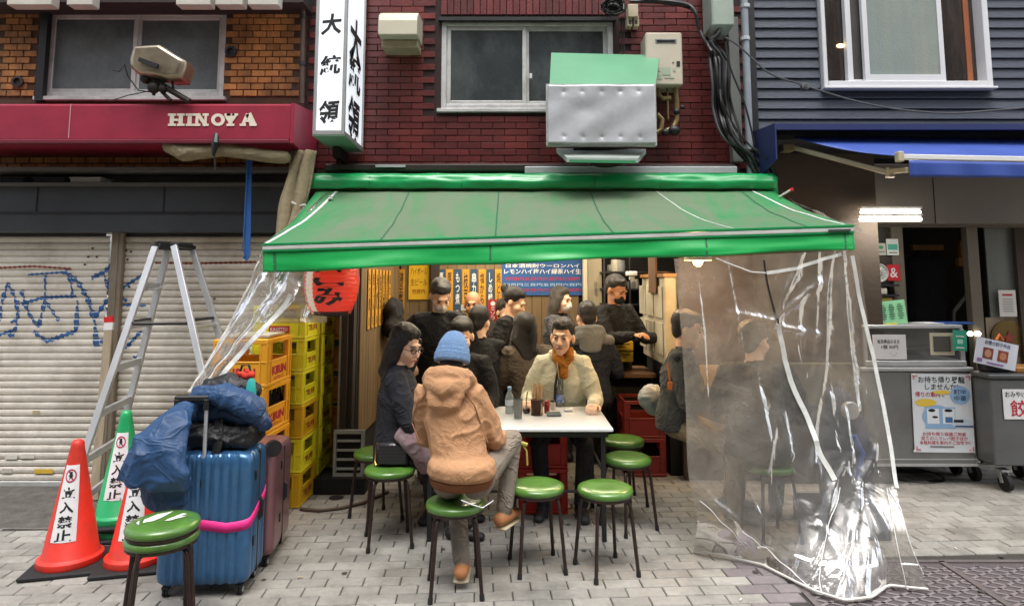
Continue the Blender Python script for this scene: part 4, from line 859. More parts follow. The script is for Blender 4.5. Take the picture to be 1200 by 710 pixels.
def strip(mb, uv, wd, dz=.006):
    pts = []
    for (a, b), (c, d) in zip(uv, uv[1:]): pts += [ontop(a+(c-a)*t/8, b+(d-b)*t/8, dz) for t in range(8)]
    pts.append(ontop(*uv[-1], dz)); mb.ribbon(pts, wd, (0,-.45,1))
m_tape = mat('white_tape', 'd3d6d2', .6, 0, .12, 20, dirt=('8f938c', .5, 12, (1,1,1)))
g = MB(); strip(g, [(.045,.03),(.03,.35),(.012,.75),(.004,.98)], .022); g.build('edge_tape', m_tape, GA, world=True)
g = MB(); strip(g, [(.745,.03),(.77,.5),(.80,.97)], .008); g.build('piping', m_tape, GA, world=True)
m_seam = mat('seam_green', '1c5a3a', .7, 0, .1, 8)
for u in (.205, .40, .60, .93): g = MB(); strip(g, [(u+.0,.03),(u-.004,.5),(u-.006,.98)], .010); g.build('seam', m_seam, GA, world=True)
g = MB(); strip(g, [(.955,.04),(.975,.5),(.99,.97)], .016); g.build('edge_tape', m_tape, GA, world=True)
# housing cover
def hous(u, v):
    x0, x1 = at(356,212,4.9).x, at(909,212,4.9).x; z1, z0 = at(600,205,4.9).z, at(600,221,4.9).z
    prof = [(5.2,z1+.02), (4.93,z1+.012), (4.90,z1-.01), (4.885,(z0+z1)/2), (4.90,z0)]
    t = v*4; i = min(3, int(t)); f = t-i; y = prof[i][0]*(1-f)+prof[i+1][0]*f; z = prof[i][1]*(1-f)+prof[i+1][1]*f
    y += .014*NZ.noise(V((u*14, v*3, 5)))*(v > .2)+.006*NZ.noise(V((u*50, v*6, 2)))*(v > .2); return V((x0+(x1-x0)*u, y, z+.006*NZ.noise(V((u*20, 3, 1)))))
g = MB(); g.grid(hous, 120, 16); o = g.build('housing_cover', mat('green_cover', '12914f', .33, 0, .10, 3, .2, 14, coat=.25), GA, 2, True); md = o.modifiers.new('s','SOLIDIFY'); md.thickness = .004
for u in (.14, .335, .615, .755): g = MB(); g.ribbon([hous(u, .3+.7*k/6)+V((0,-.004,0)) for k in range(7)], .008, (1,0,0)); g.ribbon([hous(u, .3+.7*k/6)+V((0,-.004,0)) for k in range(7)], .008, (0,1,0)); g.build('seam', m_seam, GA, world=True)
for px in (356, 907): g = MB(); pb(g, px-1, 207, px+5, 240, 4.92, .03, .004); g.build('end_bracket', m_green, GA, world=True)
# front bar and valance
g = MB(); pts = [frontp(k/10) for k in range(11)]; g.bar(pts[0], pts[-1], .030, .028, (0,1,0), .006); g.build('front_bar', mat('white_bar', 'c6c9c4', .4, .1, .1, 8, dirt=('8a8d86', .4, 9, (.3,1,1))), GA, world=True)
g = MB(); g.bar(frontp(0,-4.2), frontp(1,-4.2), .012, .03, (0,1,0)); g.bar(frontp(0,3.4), frontp(1,3.4), .01, .026, (0,1,0)); g.build('bar_channel', m_green, GA, world=True)
g = MB(); g.bar(frontp(.958,.6,3.93), frontp(.995,.6,3.93), .014, .008, (0,1,0)); g.build('maker_plate', mat('plate_dark', '33403a', .5), GA, world=True)
def val(u, v):
    p = frontp(u, 3.5).lerp(at(308+u*693, 319-u*26+1.2*math.sin(u*19), 3.93), v)
    p.y += .012*math.sin(u*23)*v+.02*NZ.noise(V((u*9, v*2, 3)))*v; return p
g = MB(); g.grid(val, 90, 8); o = g.build('valance', mat('green_valance', '0e9a4a', .42, 0, .10, 4, .15, 14, coat=.1), GA, 2, True); md = o.modifiers.new('s','SOLIDIFY'); md.thickness = .003
for u in (.02, .385, .985, .75): g = MB(); g.ribbon([val(u, k/4)+V((0,-.004,0)) for k in range(5)], .012 if u != .02 else .02, (0,1,0)); g.build('seam', m_seam, GA, world=True)
for px in (430, 860):
    g = MB(); a = at(px,238,4.9); b = V((a.x+(.35 if px < 600 else -.35), 4.4, 1.93)); c = V((a.x*1.04, 4.0, 1.87 if px > 600 else 1.80)); a.z -= .1; g.bar(a, b, .04, .03); g.bar(b, c, .035, .028); g.build('arm', m_white, GA, world=True)
for px, yy in ((389,228),(391,233)):
    pass
g = MB(); c = ontop(.03+.012,.13,.01); g.box(c, (.035,.03,.01), (0,0,.3), .003); g.box(c+V((.008,-.05,-.02)), (.035,.03,.01), (0,0,.2), .003); g.build('scrap_paper', m_white, GA, world=True)
# ================================================================ CLEAR PLASTIC
m_film = film('clear_plastic', (.74,.71,.66), .20, .42, 2.6, .10)
m_film2 = film('clear_plastic_flank', (.84,.83,.80), .36, .3, 6, .06)
CT = thing('plastic_curtain', 'clear wrinkled plastic curtain hanging from the awning on the right and pooling on the paving', 'curtain', tuple(GH(920,660)))
rows = [  # v, left x,y,Y  right x,y,Y
 (0, (790,303,3.93), (1006,293,3.93)), (.25, (797,392,3.93), (1020,390,3.95)), (.5, (803,482,3.92), (1034,485,3.92)), (.72, (808,560,3.9), (1046,566,3.8)), (.86, (818,612,3.88), (1062,628,3.6))]
botm = [(0,812,645),(.18,850,652),(.36,893,662),(.5,928,680),(.62,955,693),(.74,990,704),(.84,1022,700),(.91,1040,686),(1,1087,691)]
def interp(tbl, x):
    for a, b in zip(tbl, tbl[1:]):
        if x <= b[0]: t = (x-a[0])/(b[0]-a[0]); return [p+(q-p)*t for p, q in zip(a[1:], b[1:])]
    return list(tbl[-1][1:])
def rowp(k, u):
    v, a, b = rows[k]; return at(a[0]+(b[0]-a[0])*u, a[1]+(b[1]-a[1])*u, a[2]+(b[2]-a[2])*u)
CRS = []
for xa, ya2, xb, yb2, am, wd in ((906,375,962,340,.035,.018), (906,375,850,366,.025,.016), (906,380,958,390,.03,.018), (906,380,932,325,.022,.015), (884,425,900,505,.022,.016), (958,300,952,430,.02,.016), (976,300,948,560,.03,.016), (987,300,1006,470,.025,.016), (942,300,922,352,.02,.014),
    (812,556,948,680,.035,.018), (838,515,905,628,.025,.016), (866,548,895,604,.02,.014), (985,445,1000,528,.022,.016), (1018,560,1080,682,.035,.018), (972,560,946,688,.035,.018), (1000,600,1042,682,.03,.018), (960,600,1010,640,.03,.018), (940,640,1000,690,.03,.018), (1006,560,985,700,.03,.016), (815,320,830,470,.016,.012), (850,300,870,420,.014,.012), (1000,520,960,600,.02,.015), (830,440,880,455,.012,.012), (915,480,890,560,.016,.014), (1020,620,1040,690,.03,.016), (925,560,935,650,.02,.015), (1030,500,1010,580,.02,.014)):
    f_ = lambda x, y: ((x-790-(y-300)*.07)/(216+(y-300)*(.10 if y < 570 else .13)), (y-300)/355.); a_ = f_(xa, ya2); b_2 = f_(xb, yb2); CRS.append((a_[0], a_[1]*1.7, b_2[0], b_2[1]*1.7, am, wd))
def creases(u, v):
    v *= 1.7; s = 0.
    for a, b, c, d, am, wd in CRS:
        dx, dy = c-a, d-b; t = max(0, min(1, ((u-a)*dx+(v-b)*dy)/(dx*dx+dy*dy))); q = ((u-a-dx*t)**2+(v-b-dy*t)**2)/(wd*wd)
        if q < 9: s += am*math.exp(-q)*(.4+.6*math.sin(math.pi*min(1, max(0, t*.9+.05))))
    return s
def curt(u, v, fold=True):
    x, y = interp(botm, u); B = GH(x, y, .012)
    P = [rowp(k, u) for k in range(5)]+[B]; vs = [r[0] for r in rows]+[1.]
    i = 0
    while i < 4 and v > vs[i+1]: i += 1
    t = (v-vs[i])/(vs[i+1]-vs[i]); p0 = P[max(i-1,0)]; p1 = P[i]; p2 = P[i+1]; p3 = P[min(i+2,5)]
    p = .5*((2*p1)+(p2-p0)*t+(2*p0-5*p1+4*p2-p3)*t*t+(-p0+3*p1-3*p2+p3)*t**3)
    if fold:
        k = .35+.65*min(1, v*1.6); kk = (1-v)**.25 if v < 1 else 0
        ph = u*30+1.6*math.sin(v*3+u*4); dense = 1/(1+math.exp(-(u-.55)*14))
        d = .016*math.sin(ph*.55)*k+.010*dense*math.sin(u*46+2.2*math.sin(v*4.2))*k*(1-.3*v)
        d += .05*NZ.noise(V((u*5, v*4, 1.3)))*k+.009*NZ.noise(V((u*11+v*4, v*7-u*3, 4.)))*k*(.4+v)
        q = NZ.noise(V((u*9-v*6, v*9+u*6, 8.))); d += .012*math.exp(-(q/.14)**2)*k*.25
        p.y += (d-creases(u, v)*.65)*kk; p.x += .010*math.sin(u*60+v*5)*k*kk
        if v > .93: p.z = max(p.z, .006)+.012*(1-v)/.07*(.5+.5*math.sin(u*40))
    return p
g = MB(); g.grid(curt, 230, 230); g.build('sheet', m_film, CT, 2, True)
def cu(x, v):  # u at picture column x
    lo, hi = 0., 1.
    for _ in range(22):
        mdl = (lo+hi)/2; p = curt(mdl, v, False); q = (p.x/p.y*F+600)
        if q < x: lo = mdl
        else: hi = mdl
    return lo
def vrow(y, u=.5):
    lo, hi = 0., 1.
    for _ in range(22):
        m_ = (lo+hi)/2; p = curt(u, m_, False); q = 330-(p.z-H)/p.y*F
        if q < y: lo = m_
        else: hi = m_
    return lo
def onc(x, y, off=.01):
    v = vrow(y); u = cu(x, v); v = vrow(y, u); u = cu(x, v); p = curt(u, v); p.y -= off; return p
def cline(pts, n=6):
    out = []
    for (a, b), (c, d) in zip(pts, pts[1:]): out += [onc(a+(c-a)*t/n, b+(d-b)*t/n) for t in range(n)]
    out.append(onc(*pts[-1])); return out
g = MB(); g.ribbon(cline([(906,378),(914,420),(926,455),(938,492),(950,525),(962,552)]), .030, (0,1,0)); g.build('zip_tape', m_tape, CT, world=True)
g = MB(); g.ribbon(cline([(997,300),(1003,345),(1012,390),(1022,440),(1031,490),(1036,530),(1040,560)]), .024, (0,1,0)); g.build('zip_tape', m_tape, CT, world=True)
g = MB(); g.ribbon(cline([(894,305),(897,330),(903,360),(906,378)]), .012, (0,1,0)); g.build('zip_cord', m_black, CT, world=True)
g = MB(); g.ribbon(cline([(897,320),(930,315),(960,305),(985,298)]), .020, (0,1,0)); g.build('top_tape', m_tape, CT, world=True)
g = MB(); g.tube(cline([(838,303),(860,312),(880,319),(896,320)]), .004, 6); g.build('top_cord', m_tape, CT, world=True)
m_hem = mat('hem_white', 'c9c7c0', .45, 0, .1, 10)
g = MB(); g.tube([curt(u/60, 1)+V((0,-.004,.006)) for u in range(0, 61)], .007, 7); g.build('hem', m_hem, CT, True, True)
m_crease = mat('crease_highlight', 'd9dad8', .2, 0, .05, 8, coat=.6)  # pale tubes paint the bright highlights along the folds of the clear film
for pl in ([(1040,683),(1036,655),(1030,610),(1022,560)], [(812,575),(840,602),(862,625)], [(858,607),(900,640),(945,682)], [(1024,560),(1045,605),(1070,655)], [(945,690),(942,660),(950,610),(970,560)]):
    g = MB(); g.tube(cline(pl, 8), .0022, 6); g.build('crease', m_crease, CT, True, True)
# left flank sheet
FS = thing('plastic_flank', 'clear plastic sheet pulled diagonally down from the left awning corner over the luggage', 'curtain', tuple(at(240,455,3.9)))
Lp = [(304,306),(288,340),(262,390),(240,430),(222,459)]; Rp = [(356,322),(345,352),(312,388),(282,420),(256,452)]
def flk(u, v):
    t = v*4; i = min(3, int(t)); f = t-i; a = [Lp[i][k]*(1-f)+Lp[i+1][k]*f for k in (0,1)]; b = [Rp[i][k]*(1-f)+Rp[i+1][k]*f for k in (0,1)]
    p = at(a[0]+(b[0]-a[0])*u, a[1]+(b[1]-a[1])*u, 3.97-.12*v); p.y += .02*math.sin(u*15+v*4)+.03*NZ.noise(V((u*4, v*8, 2))); return p
g = MB(); g.grid(flk, 30, 60); g.build('sheet', m_film2, FS, 2, True)
g = MB(); g.ribbon([flk(.88, k/30)+V((0,-.012,0)) for k in range(6,31)], .028, (0,1,0)); g.build('zip_tape', m_tape, FS, world=True)
g = MB(); g.tube([flk(0, k/30) for k in range(31)], .006, 6); g.build('edge_roll', m_hem, FS, True, True)
g = MB(); g.tube([flk(.45+.03*math.sin(k), k/30) for k in range(31)], .004, 6); g.build('crease', m_crease, FS, True, True)
def ft(u, v):
    a = at(362-v*58, 238+v*66, 4.93-v*.98); b = canopy(.03*(1-v)+.0, .02+v*.97); p = a.lerp(b, u); p.z += .015*math.sin(u*7+v*9)+.01; return p
g = MB(); g.grid(ft, 10, 30); g.build('top_sheet', m_film2, FS, 2, True)
g = MB(); g.tube([at(342,237,4.8), at(350,241,4.8), at(357,240,4.82), at(364,245,4.85)], .008, 6); g.build('tie', m_hem, FS, True, True)
# right awning end plastic
def fr_(u, v):
    a = canopy(1, .05+v*.95)+V((0,0,.01)); p = a+V((.01+.10*u*(1-v*.4), -.02, -.05*u)); p.z += .012*math.sin(v*14+u*4); return p
RS = thing('plastic_end_sheet', 'crumpled clear plastic folded over the right end of the green awning', 'plastic sheet', tuple(fr_(0,1)))
g = MB(); g.grid(fr_, 8, 30); g.build('sheet', m_film2, RS, 2, True)
g = MB(); a = at(913,231,4.75); b = at(926,223,4.7); g.tube([a, a.lerp(b,.5), b], .008, 6); g.build('tie', m_hem, RS, True, True); g = MB(); g.tube([b, at(930,222,4.69)], .012, 6); g.build('tie_end', MC['red_paint'], RS, True, True)
# ================================================================ RIGHT BUILDING
RB = thing('right_building', 'dark blue grey clapboard building with a white framed window and open counter below', 'building', (3.6, YW, 0))
m_board = mat('clapboard', '3d4450', .62, 0, .12, 4, .45, 30, rnd=.06, stretch=(.5,1,3))
x0r, x1r = at(884,70,YW).x, 5.2; wx0, wx1 = at(960,45,YW).x, at(1155,45,YW).x; wzb = at(1060,104,YW).z; zb0 = at(1000,152,YW).z
g = MB(); g.bb((x0r,YW+.03,zb0-.2), (wx0,YW+.25,5.0)); g.bb((wx1,YW+.03,zb0-.2), (x1r,YW+.25,5.0)); g.bb((wx0,YW+.03,zb0-.2), (wx1,YW+.25,wzb)); g.build('wall', m_dark, RB, world=True)
bh = .0885; k = 0; z = zb0
while z < 4.3:
    segs = [(x0r+.0, x1r)] if z+bh < wzb+.01 else [(x0r, wx0-.01), (wx1+.01, x1r)]
    for a, b in segs:
        g = MB(); g.prism([(a,YW+.03,z), (a,YW-.006,z+.004), (a,YW+.012,z+bh-.003), (a,YW+.03,z+bh-.003)], (b-a,0,0)); g.build('clapboard', m_board, RB, world=True)
    z += bh
g = MB(); pb(g, 879, -20, 887, 200, YW-.05, .2); g.build('corner_post', mat('near_black_trim', '15171b', .5), RB, world=True)
# window with white frame, three lights
m_wf = mat('white_upvc', 'cfd1d4', .4, 0, .05, 4)
W = MB(); 
for (a, b) in (((958,-10),(964,104)), ((1146,-10),(1158,104))):
    pass
X0, X1 = wx0+.0, wx1; Zb = wzb; T = 4.4
g = MB(); g.bb((X0,YW-.05,Zb), (X0+.035,YW+.1,T), .004); g.bb((X1-.05,YW-.05,Zb), (X1,YW+.1,T), .004); g.bb((X0+.035,YW-.055,Zb), (X1-.05,YW+.1,Zb+.05), .004); g.bb((X0-.01,YW-.075,Zb-.02), (X1+.02,YW+.0,Zb+.0), .004); WW = g.build('window', m_wf, RB, world=True)
xs = [at(x,50,YW).x for x in (992, 1009, 1103)]
g = MB(); g.bb((xs[0],YW-.0,Zb+.051), (xs[0]+.045,YW+.05,T)); g.bb((xs[2]-.04,YW-.03,Zb+.051), (xs[2],YW+.0,T)); g.bb((xs[1],YW-.04,Zb+.052), (xs[1]+.04,YW-.001,T)); g.bb((xs[1]+.04,YW-.04,Zb+.052), (xs[2]-.04,YW-.003,Zb+.11)); g.bb((xs[0]+.045,YW+.002,Zb+.052), (xs[1],YW+.04,Zb+.08)); g.build('sash', m_wf, WW, world=True)
m_wg = mat('wired_frosted_glass', '7d8a87', .25, 0, .18, 1.5, .3, 120, coat=.4, dirt=('a9a184', .35, 1.2, (2.5,1,.15))); m_dg = mat('clear_dark_glass', '2a2523', .12, 0, .4, 3, coat=.6, dirt=('5b504a', .5, 2.5, (3,1,.4)))
g = MB(); g.bb((xs[1]+.035,YW-.022,Zb+.105), (xs[2]-.035,YW-.016,T)); g.build('pane', m_wg, WW, world=True); g = MB(); g.bb((xs[0]+.04,YW+.02,Zb+.07), (xs[1]+.01,YW+.026,T)); g.build('pane', mat('wired_glass', '4a4744', .3, 0, .2, 8, .3, 140), WW, world=True)
g = MB(); g.bb((X0+.03,YW+.06,Zb+.045), (xs[0]+.01,YW+.066,T)); g.build('pane', m_dg, WW, world=True); g = MB(); g.bb((xs[2]-.01,YW+.06,Zb+.045), (X1-.045,YW+.066,T)); g.build('pane', m_dg, WW, world=True)
g = MB(); pb(g, 1131, -10, 1137, 96, YW+.05, .008); g.build('curtain_edge', mat('orange_curtain', '9a5a38', .8), WW, world=True)
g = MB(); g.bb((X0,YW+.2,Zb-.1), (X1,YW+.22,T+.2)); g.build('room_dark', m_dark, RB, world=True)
g = MB(); c = at(985,54,YW+.05); g.ell(c, (.035,.01,.018)); g.build('room_lamp', mat('warm_lamp', 'ffd9a0', .5, emit=2.), RB, True, True)
# blue awning
BA = thing('blue_awning', 'blue retractable awning half open with its folding arm showing', 'awning', tuple(at(1060,190,4.7)))
m_blue = mat('blue_vinyl', '2f4a96', .5, 0, .12, 3, .12, 14); m_navy = mat('navy_housing', '1d2a5a', .5, 0, .12, 4)
g = MB(); a = at(909,147,4.75); X0 = a.x; zt = at(1050,145,4.75).z; zl = at(1050,152,4.75).z
g.prism([(X0,YW-.01,zt+.05), (X0,4.75,zt), (X0,4.75,zl), (X0,4.78,zl), (X0,4.78,zt-.02), (X0,YW-.01,zt+.02)], (2.9,0,0)); g.build('housing', m_navy, BA, world=True)
g = MB(); zz = at(909,190,4.75).z; g.prism([(X0-.012,YW-.01,zt+.05), (X0-.012,4.74,zt), (X0-.012,4.74,zz+.02), (X0-.012,YW-.01,zz-.12)], (.011,0,0)); g.build('end_plate', m_navy, BA, world=True)
g = MB(); g.tube([(X0+.01,4.95,at(1000,158,4.95).z), (X0+2.8,4.95,at(1000,158,4.95).z)], .04, 12); g.build('roller', m_dark, BA, True, True)
P0, P1, P2, P3 = at(918,161,4.95), at(1260,163,4.95), at(1235,189,4.15), at(1062,183,4.15)
P0 = at(925,160,4.95); P3 = at(1060,184,4.3); P2 = at(1260,188,4.3)
def blu(u, v): p = P0.lerp(P1, u).lerp(P3.lerp(P2, u), v); p.z -= .03*math.sin(math.pi*v); return p
g = MB(); g.grid(blu, 20, 10); o = g.build('canopy', m_blue, BA, 2, True); md = o.modifiers.new('s','SOLIDIFY'); md.thickness = .005
g = MB(); g.bar(P3+V((-.03,0,0)), P2, .035, .03, (0,1,0), .004); g.build('front_bar', m_white, BA, world=True); g = MB(); g.box(P3+V((-.035,0,0)), (.04,.05,.07), None, .005); g.build('bar_cap', MC['cream_plastic'], BA, world=True)
def bval(u, v): p = (P3+V((.02,-.01,-.025))).lerp(P2+V((0,-.01,-.025)), u); p.z -= .115*v*(1-.1*u); p.y += .01*math.sin(u*22)*v; return p
g = MB(); g.grid(bval, 30, 5); o = g.build('valance', m_blue, BA, 2, True); md = o.modifiers.new('s','SOLIDIFY'); md.thickness = .004
m_arm = mat('cream_arm', 'a39c84', .45, .2, .12, 6)
g = MB(); g.bar(at(928,173,4.95), at(1043,203,4.55), .045, .035, (0,0,1), .004); AR = g.build('arm', m_arm, BA, world=True); g = MB(); g.bar(at(1043,201,4.55), at(1066,199,4.3), .045, .035, (0,0,1), .004); g.build('arm', m_arm, BA, world=True)
g = MB(); g.cyl(at(1043,197,4.55), at(1043,208,4.55), .03); g.build('arm_joint', m_arm, BA, world=True); g = MB(); g.box(at(922,174,4.95), (.09,.08,.06), None, .006); g.build('arm_bracket', mat('tan_bracket', '7d6a4c', .6), BA, world=True)
# lower shop front
YL = 5.75
g = MB(); pb(g, 936, 192, 1300, 262, YL, .3, .01); g.build('lower_fascia', mat('beige_panel', '6f6962', .7, 0, .1, 3, .1, 20), RB, world=True)
g = MB(); pb(g, 1094, 196, 1095, 262, YL-.003, .004); g.build('panel_seam', m_dark, RB, world=True)
g = MB(); g.bb((at(884,150,YW+.1).x,YW+.1,1.9), (5.2,YW+.14,zb0+.05)); g.build('recess_back', m_dark, RB, world=True) if False else None
g = MB(); g.bb((at(884,200,5.32).x,5.35,0), (at(1004,300,5.7).x,5.75,3.0)); g.build('end_wall', mat('brown_render', '433a32', .85, 0, .2, 3, .3, 30, dirt=('3c352e', .6, 2, (1,1,1))), RB, world=True)
g = MB(); g.bb((at(936,200,5.9).x,5.9,zb0-.3), (5.2,6.0,zb0+.3)); g.build('upper_recess', m_dark, RB, world=True)
g = MB(); a = at(1004,262,6.0).x; g.bb((a,7.9,0), (5.6,8.0,2.6)); g.bb((a-.05,6.0,0), (a,8,2.6)); g.bb((5.55,6.0,0), (5.6,8,2.6)); g.bb((a,6.0,2.55), (5.6,8,2.6)); g.build('shop_room', mat('dim_interior', '4a443e', .85, 0, .25, 3), RB, world=True)
g = MB(); g.bb((a,5.9,-.004), (5.6,8,.006)); g.build('shop_floor', m_floor, RB, world=True)
YD = 5.95; m_fr = mat('bronze_frame', '6b645a', .5, .3, .12, 4)
g = MB(); pb(g, 1052, 262, 1066, 548, YD-.03, .08, .004); pb(g, 1143, 266, 1156, 560, YD-.03, .08, .004); pb(g, 1002, 257, 1240, 266, YD-.04, .1, .004); g.build('door_frame', m_fr, RB, world=True)
m_wire_g = mat('hatched_glass', '3d3a36', .3, 0, .2, 3, .3, 150, coat=.4)
g = MB(); pb(g, 1004, 266, 1052, 335, YD, .02); g.build('pane', m_wire_g, RB, world=True)
g = MB(); pb(g, 1157, 266, 1200, 372, YD+.1, .02); g.build('pane', mat('grey_glass', '757a75', .3, 0, .2, 1.2, .1, 20, coat=.4, dirt=('4d5250', .5, 2, (3,1,.2))), RB, world=True)
g = MB(); pb(g, 1200, 264, 1260, 560, YD+.05, .04); g.build('door_leaf', MC['brown_render'], RB, world=True)
g = MB(); pb(g, 1157, 372, 1240, 432, YD+.1, .02); g.build('door_panel', mat('beige_door', '9c8c76', .6, 0, .1, 4), RB, world=True)
g = MB(); c = at(1181,396,YD+.09); M90 = Matrix.Rotation(R(90),3,'X'); g.lathe((c.x,YD+.088,c.z), [(.16,-.0),(.16,.008),(.13,.010)], 28, M90); g.build('round_emblem', mat('dark_gold', '6e5a2a', .5, .3, .2, 6), RB, world=True)
g = MB(); st = [V((c.x+(.07 if k % 2 == 0 else .028)*math.sin(k*math.pi/5), YD+.07, c.z+(.07 if k % 2 == 0 else .028)*math.cos(k*math.pi/5))) for k in range(10)]; g.prism(st, (0,.006,0)); g.build('star_emblem', mat('dull_red', '8c3a2c', .6), RB, world=True)
def sign_card(name, label, cat, x0, y0, x1, y1, Y, colr, items, tilt=0., group=None, th=.004, kind=None):
    r = thing(name, label, cat, tuple(at((x0+x1)/2, y1, Y)), 0, group); g = MB()
    X0, X1 = at(x0,(y0+y1)/2,Y).x, at(x1,(y0+y1)/2,Y).x; Zb, Zt = at((x0+x1)/2,y1,Y).z, at((x0+x1)/2,y0,Y).z
    rv = V((1,0,tilt)).normalized(); uv = V((-tilt,0,1)).normalized(); c = V(((X0+X1)/2, Y, (Zb+Zt)/2)); W_, H_ = (X1-X0), (Zt-Zb)
    ang = math.atan(tilt); g.box(c+V((0,th/2,0)), (W_,th,H_), (0,-ang,0)); g.build('sheet', colr if not isinstance(colr, str) else mat('paper_'+colr, colr, .75, 0, .04, 5), r, world=True)
    bym = {}
    for it in items:
        kind_, cx, cy, ww, hh, m = it[:6]; g = bym.setdefault(m, MB()); p = c+rv*(cx-.5)*W_+uv*(.5-cy)*H_+V((0,-.0015-.0004*len(bym),0))
        if kind_ == 'T': text(g, it[6], p, rv, uv, ww*W_, hh*H_, .0, .01)
        elif kind_ == 'R': g.box(p, (ww*W_,.0012,hh*H_), (0,-ang,0))
        elif kind_ == 'E': g.add([p+rv*ww*W_/2*math.cos(t)+uv*hh*H_/2*math.sin(t) for t in np.linspace(0,2*math.pi,25)[:-1]], [tuple(reversed(range(24)))])
    names = {m_ink:'lettering'}
    for m, g in bym.items(): g.build('lettering' if m in (m_ink, m_red_ink) else 'print', m, r, world=True)
    return r
ink, red = m_ink, m_red_ink; P_ = lambda c: mat('print_'+c, c, .75, 0, .03, 5)
sign_card('sticker', 'small white sticker on the dark glass, left of the blue green one', 'sticker', 1027, 285, 1038, 299, YD-.01, 'c9ccc2', [('E',.5,.35,.5,.3,P_('4f9a6a')), ('R',.5,.75,.7,.06,ink)])
sign_card('sticker', 'white and blue green sticker on the dark glass beside the frame', 'sticker', 1039, 280, 1053, 299, YD-.035, 'd5dcd6', [('R',.5,.5,.8,.35,P_('4fae9a')), ('E',.5,.42,.5,.25,P_('d5e8df')), ('R',.5,.85,.7,.05,ink)])
sign_card('red_sign', 'small square red sign with a white symbol beside the wall fan', 'sign', 1040, 310, 1055, 329, YD-.045, 'b3202a', [('T',.5,.5,.6,.6,m_white,'&')])
sign_card('notice', 'white paper notice taped to the frosted glass at far right', 'notice', 1171, 340, 1191, 371, YD+.06, 'd2d0cc', [('R',.5,.18,.6,.07,red)]+[('R',.5,.35+.09*k,.6,.025,P_('777777')) for k in range(6)])
# fans
for cx, r_, lab in ((1029,.085,'white round wall fan with grey hub beside the small red sign'), (1011,.08,'white round wall fan half hidden behind the curtain edge')):
    t = thing('wall_fan', lab, 'fan', tuple(at(cx,331,5.8)), 0, 'wall fans behind the counter'); c = at(cx,320,5.82); g = MB(); g.lathe(c, [(r_,-.06),(r_,.02),(r_*.9,.03),(r_*.86,.0)], 28, M90); g.build('housing', m_white, t, True, True)
    g = MB(); g.lathe(c+V((0,-.008,0)), [(r_*.3,-.01),(r_*.32,.01),(r_*.2,.02)], 16, M90); g.build('hub', P_('8b8d8c'), t, world=True); g = MB()
    for k in range(14): a = k*math.pi/7; g.bar(c+V((r_*.3*math.cos(a),-.012,r_*.3*math.sin(a))), c+V((r_*.88*math.cos(a),-.012,r_*.88*math.sin(a))), .006, .004)
    g.build('grille', P_('9da09f'), t, world=True)
# shelf of small goods under the fans
sh = thing('wall_shelf', 'dark wall shelf with small boxes below the fans', 'shelf', tuple(at(1035,352,5.85)))
g = MB(); pb(g, 1004, 333, 1054, 335.5, 5.8, .15); pb(g, 1004, 345, 1054, 347.5, 5.8, .15); pb(g, 1004, 356, 1054, 358, 5.8, .15); g.build('board', m_black, sh, world=True)
for x0, y0, x1, y1, c, lab in ((1019,337,1040,345,'b7b4aa','pale carton on the upper board of the wall shelf'), (1016,348,1046,356,'8c7a34','olive carton on the lower board of the wall shelf'), (1046,349,1052,356,'5a5048','brown jar shaped tin at the right end of the lower shelf board')):
    g = MB(); pb(g, x0, y0, x1, y1, 5.82, .1, .006); solo('carton', g, P_(c), lab, 'carton')
# hanger rail and clothes
hr = thing('hanger_rail', 'wooden hanger rail fixed to the back of the dark doorway', 'rail', tuple(at(1088,292,7.2)))
g = MB(); pb(g, 1070, 287, 1106, 293, 7.2, .05); pb(g, 1126, 282, 1130, 306, 7.1, .05); pb(g, 1124, 302, 1138, 312, 7.1, .06, .005); g.build('rail', mat('orange_wood', '9a6a34', .5, 0, .2, 4), hr, world=True)
for x, lab in ((1078,'dark coat hanging on the left of the wooden rail'), (1096,'dark coat hanging on the right of the wooden rail')):
    g = MB(); a = at(x,298,7.1); b = at(x,378,7.1); g.loft([a, a+V((0,0,-.08)), a.lerp(b,.4), b], [(.04,.03),(.15,.06),(.13,.07),(.16,.08)], side=(1,0,0)); o = solid(g, 'hanging_coat', [mat('cloth_navy', '1a1b22', .9)], None, .02, 3, fold=.04, fscale=.06); rebase(o); tag(o, lab, 'coat')
sr = thing('stair_rail', 'grey diagonal handrail inside the dark doorway', 'handrail', tuple(at(1120,370,7.0))); g = MB(); g.tube([at(1118,365,7.0), at(1145,330,7.0)], .02, 8); g.tube([at(1118,365,7.0), at(1118,400,7.0)], .015, 8); g.build('rail', MC['grey_plate'], sr, True, True)
# fluorescent lamps above the counter
m_lit = mat('lit_tube', 'fff4e0', .5, 0, 0, 1, emit=9.)
for x0, y0, x1, Y, lab in ((1009,249,1078,5.25,'upper lit fluorescent tube over the right counter'), (1008,257,1079,5.15,'lower lit fluorescent tube over the right counter')):
    t = thing('tube_lamp', lab, 'lamp', tuple(at((x0+x1)/2, y0, Y)), 0, 'fluorescent tubes over the right counter'); g = MB(); g.tube([at(x0,y0,Y), at(x1,y0,Y)], .016, 10); g.build('tube', m_lit, t, True, True)
    g = MB(); g.bb(at(x0-1,y0-3.5,Y)+V((0,-.02,.004)), at(x1+1,y0-3.5,Y)+V((0,.03,.022))); g.build('fitting', m_white, t, world=True)
    L_ = bpy.data.lights.new('tube_light', 'AREA'); L_.shape = 'RECTANGLE'; L_.size = .5; L_.size_y = .04; L_.energy = 2.2; L_.color = (1,.95,.85); lo = bpy.data.objects.new('tube_light', L_); col.objects.link(lo); lo.parent = t; lo.location = at((x0+x1)/2,y0+3,Y)-t.location
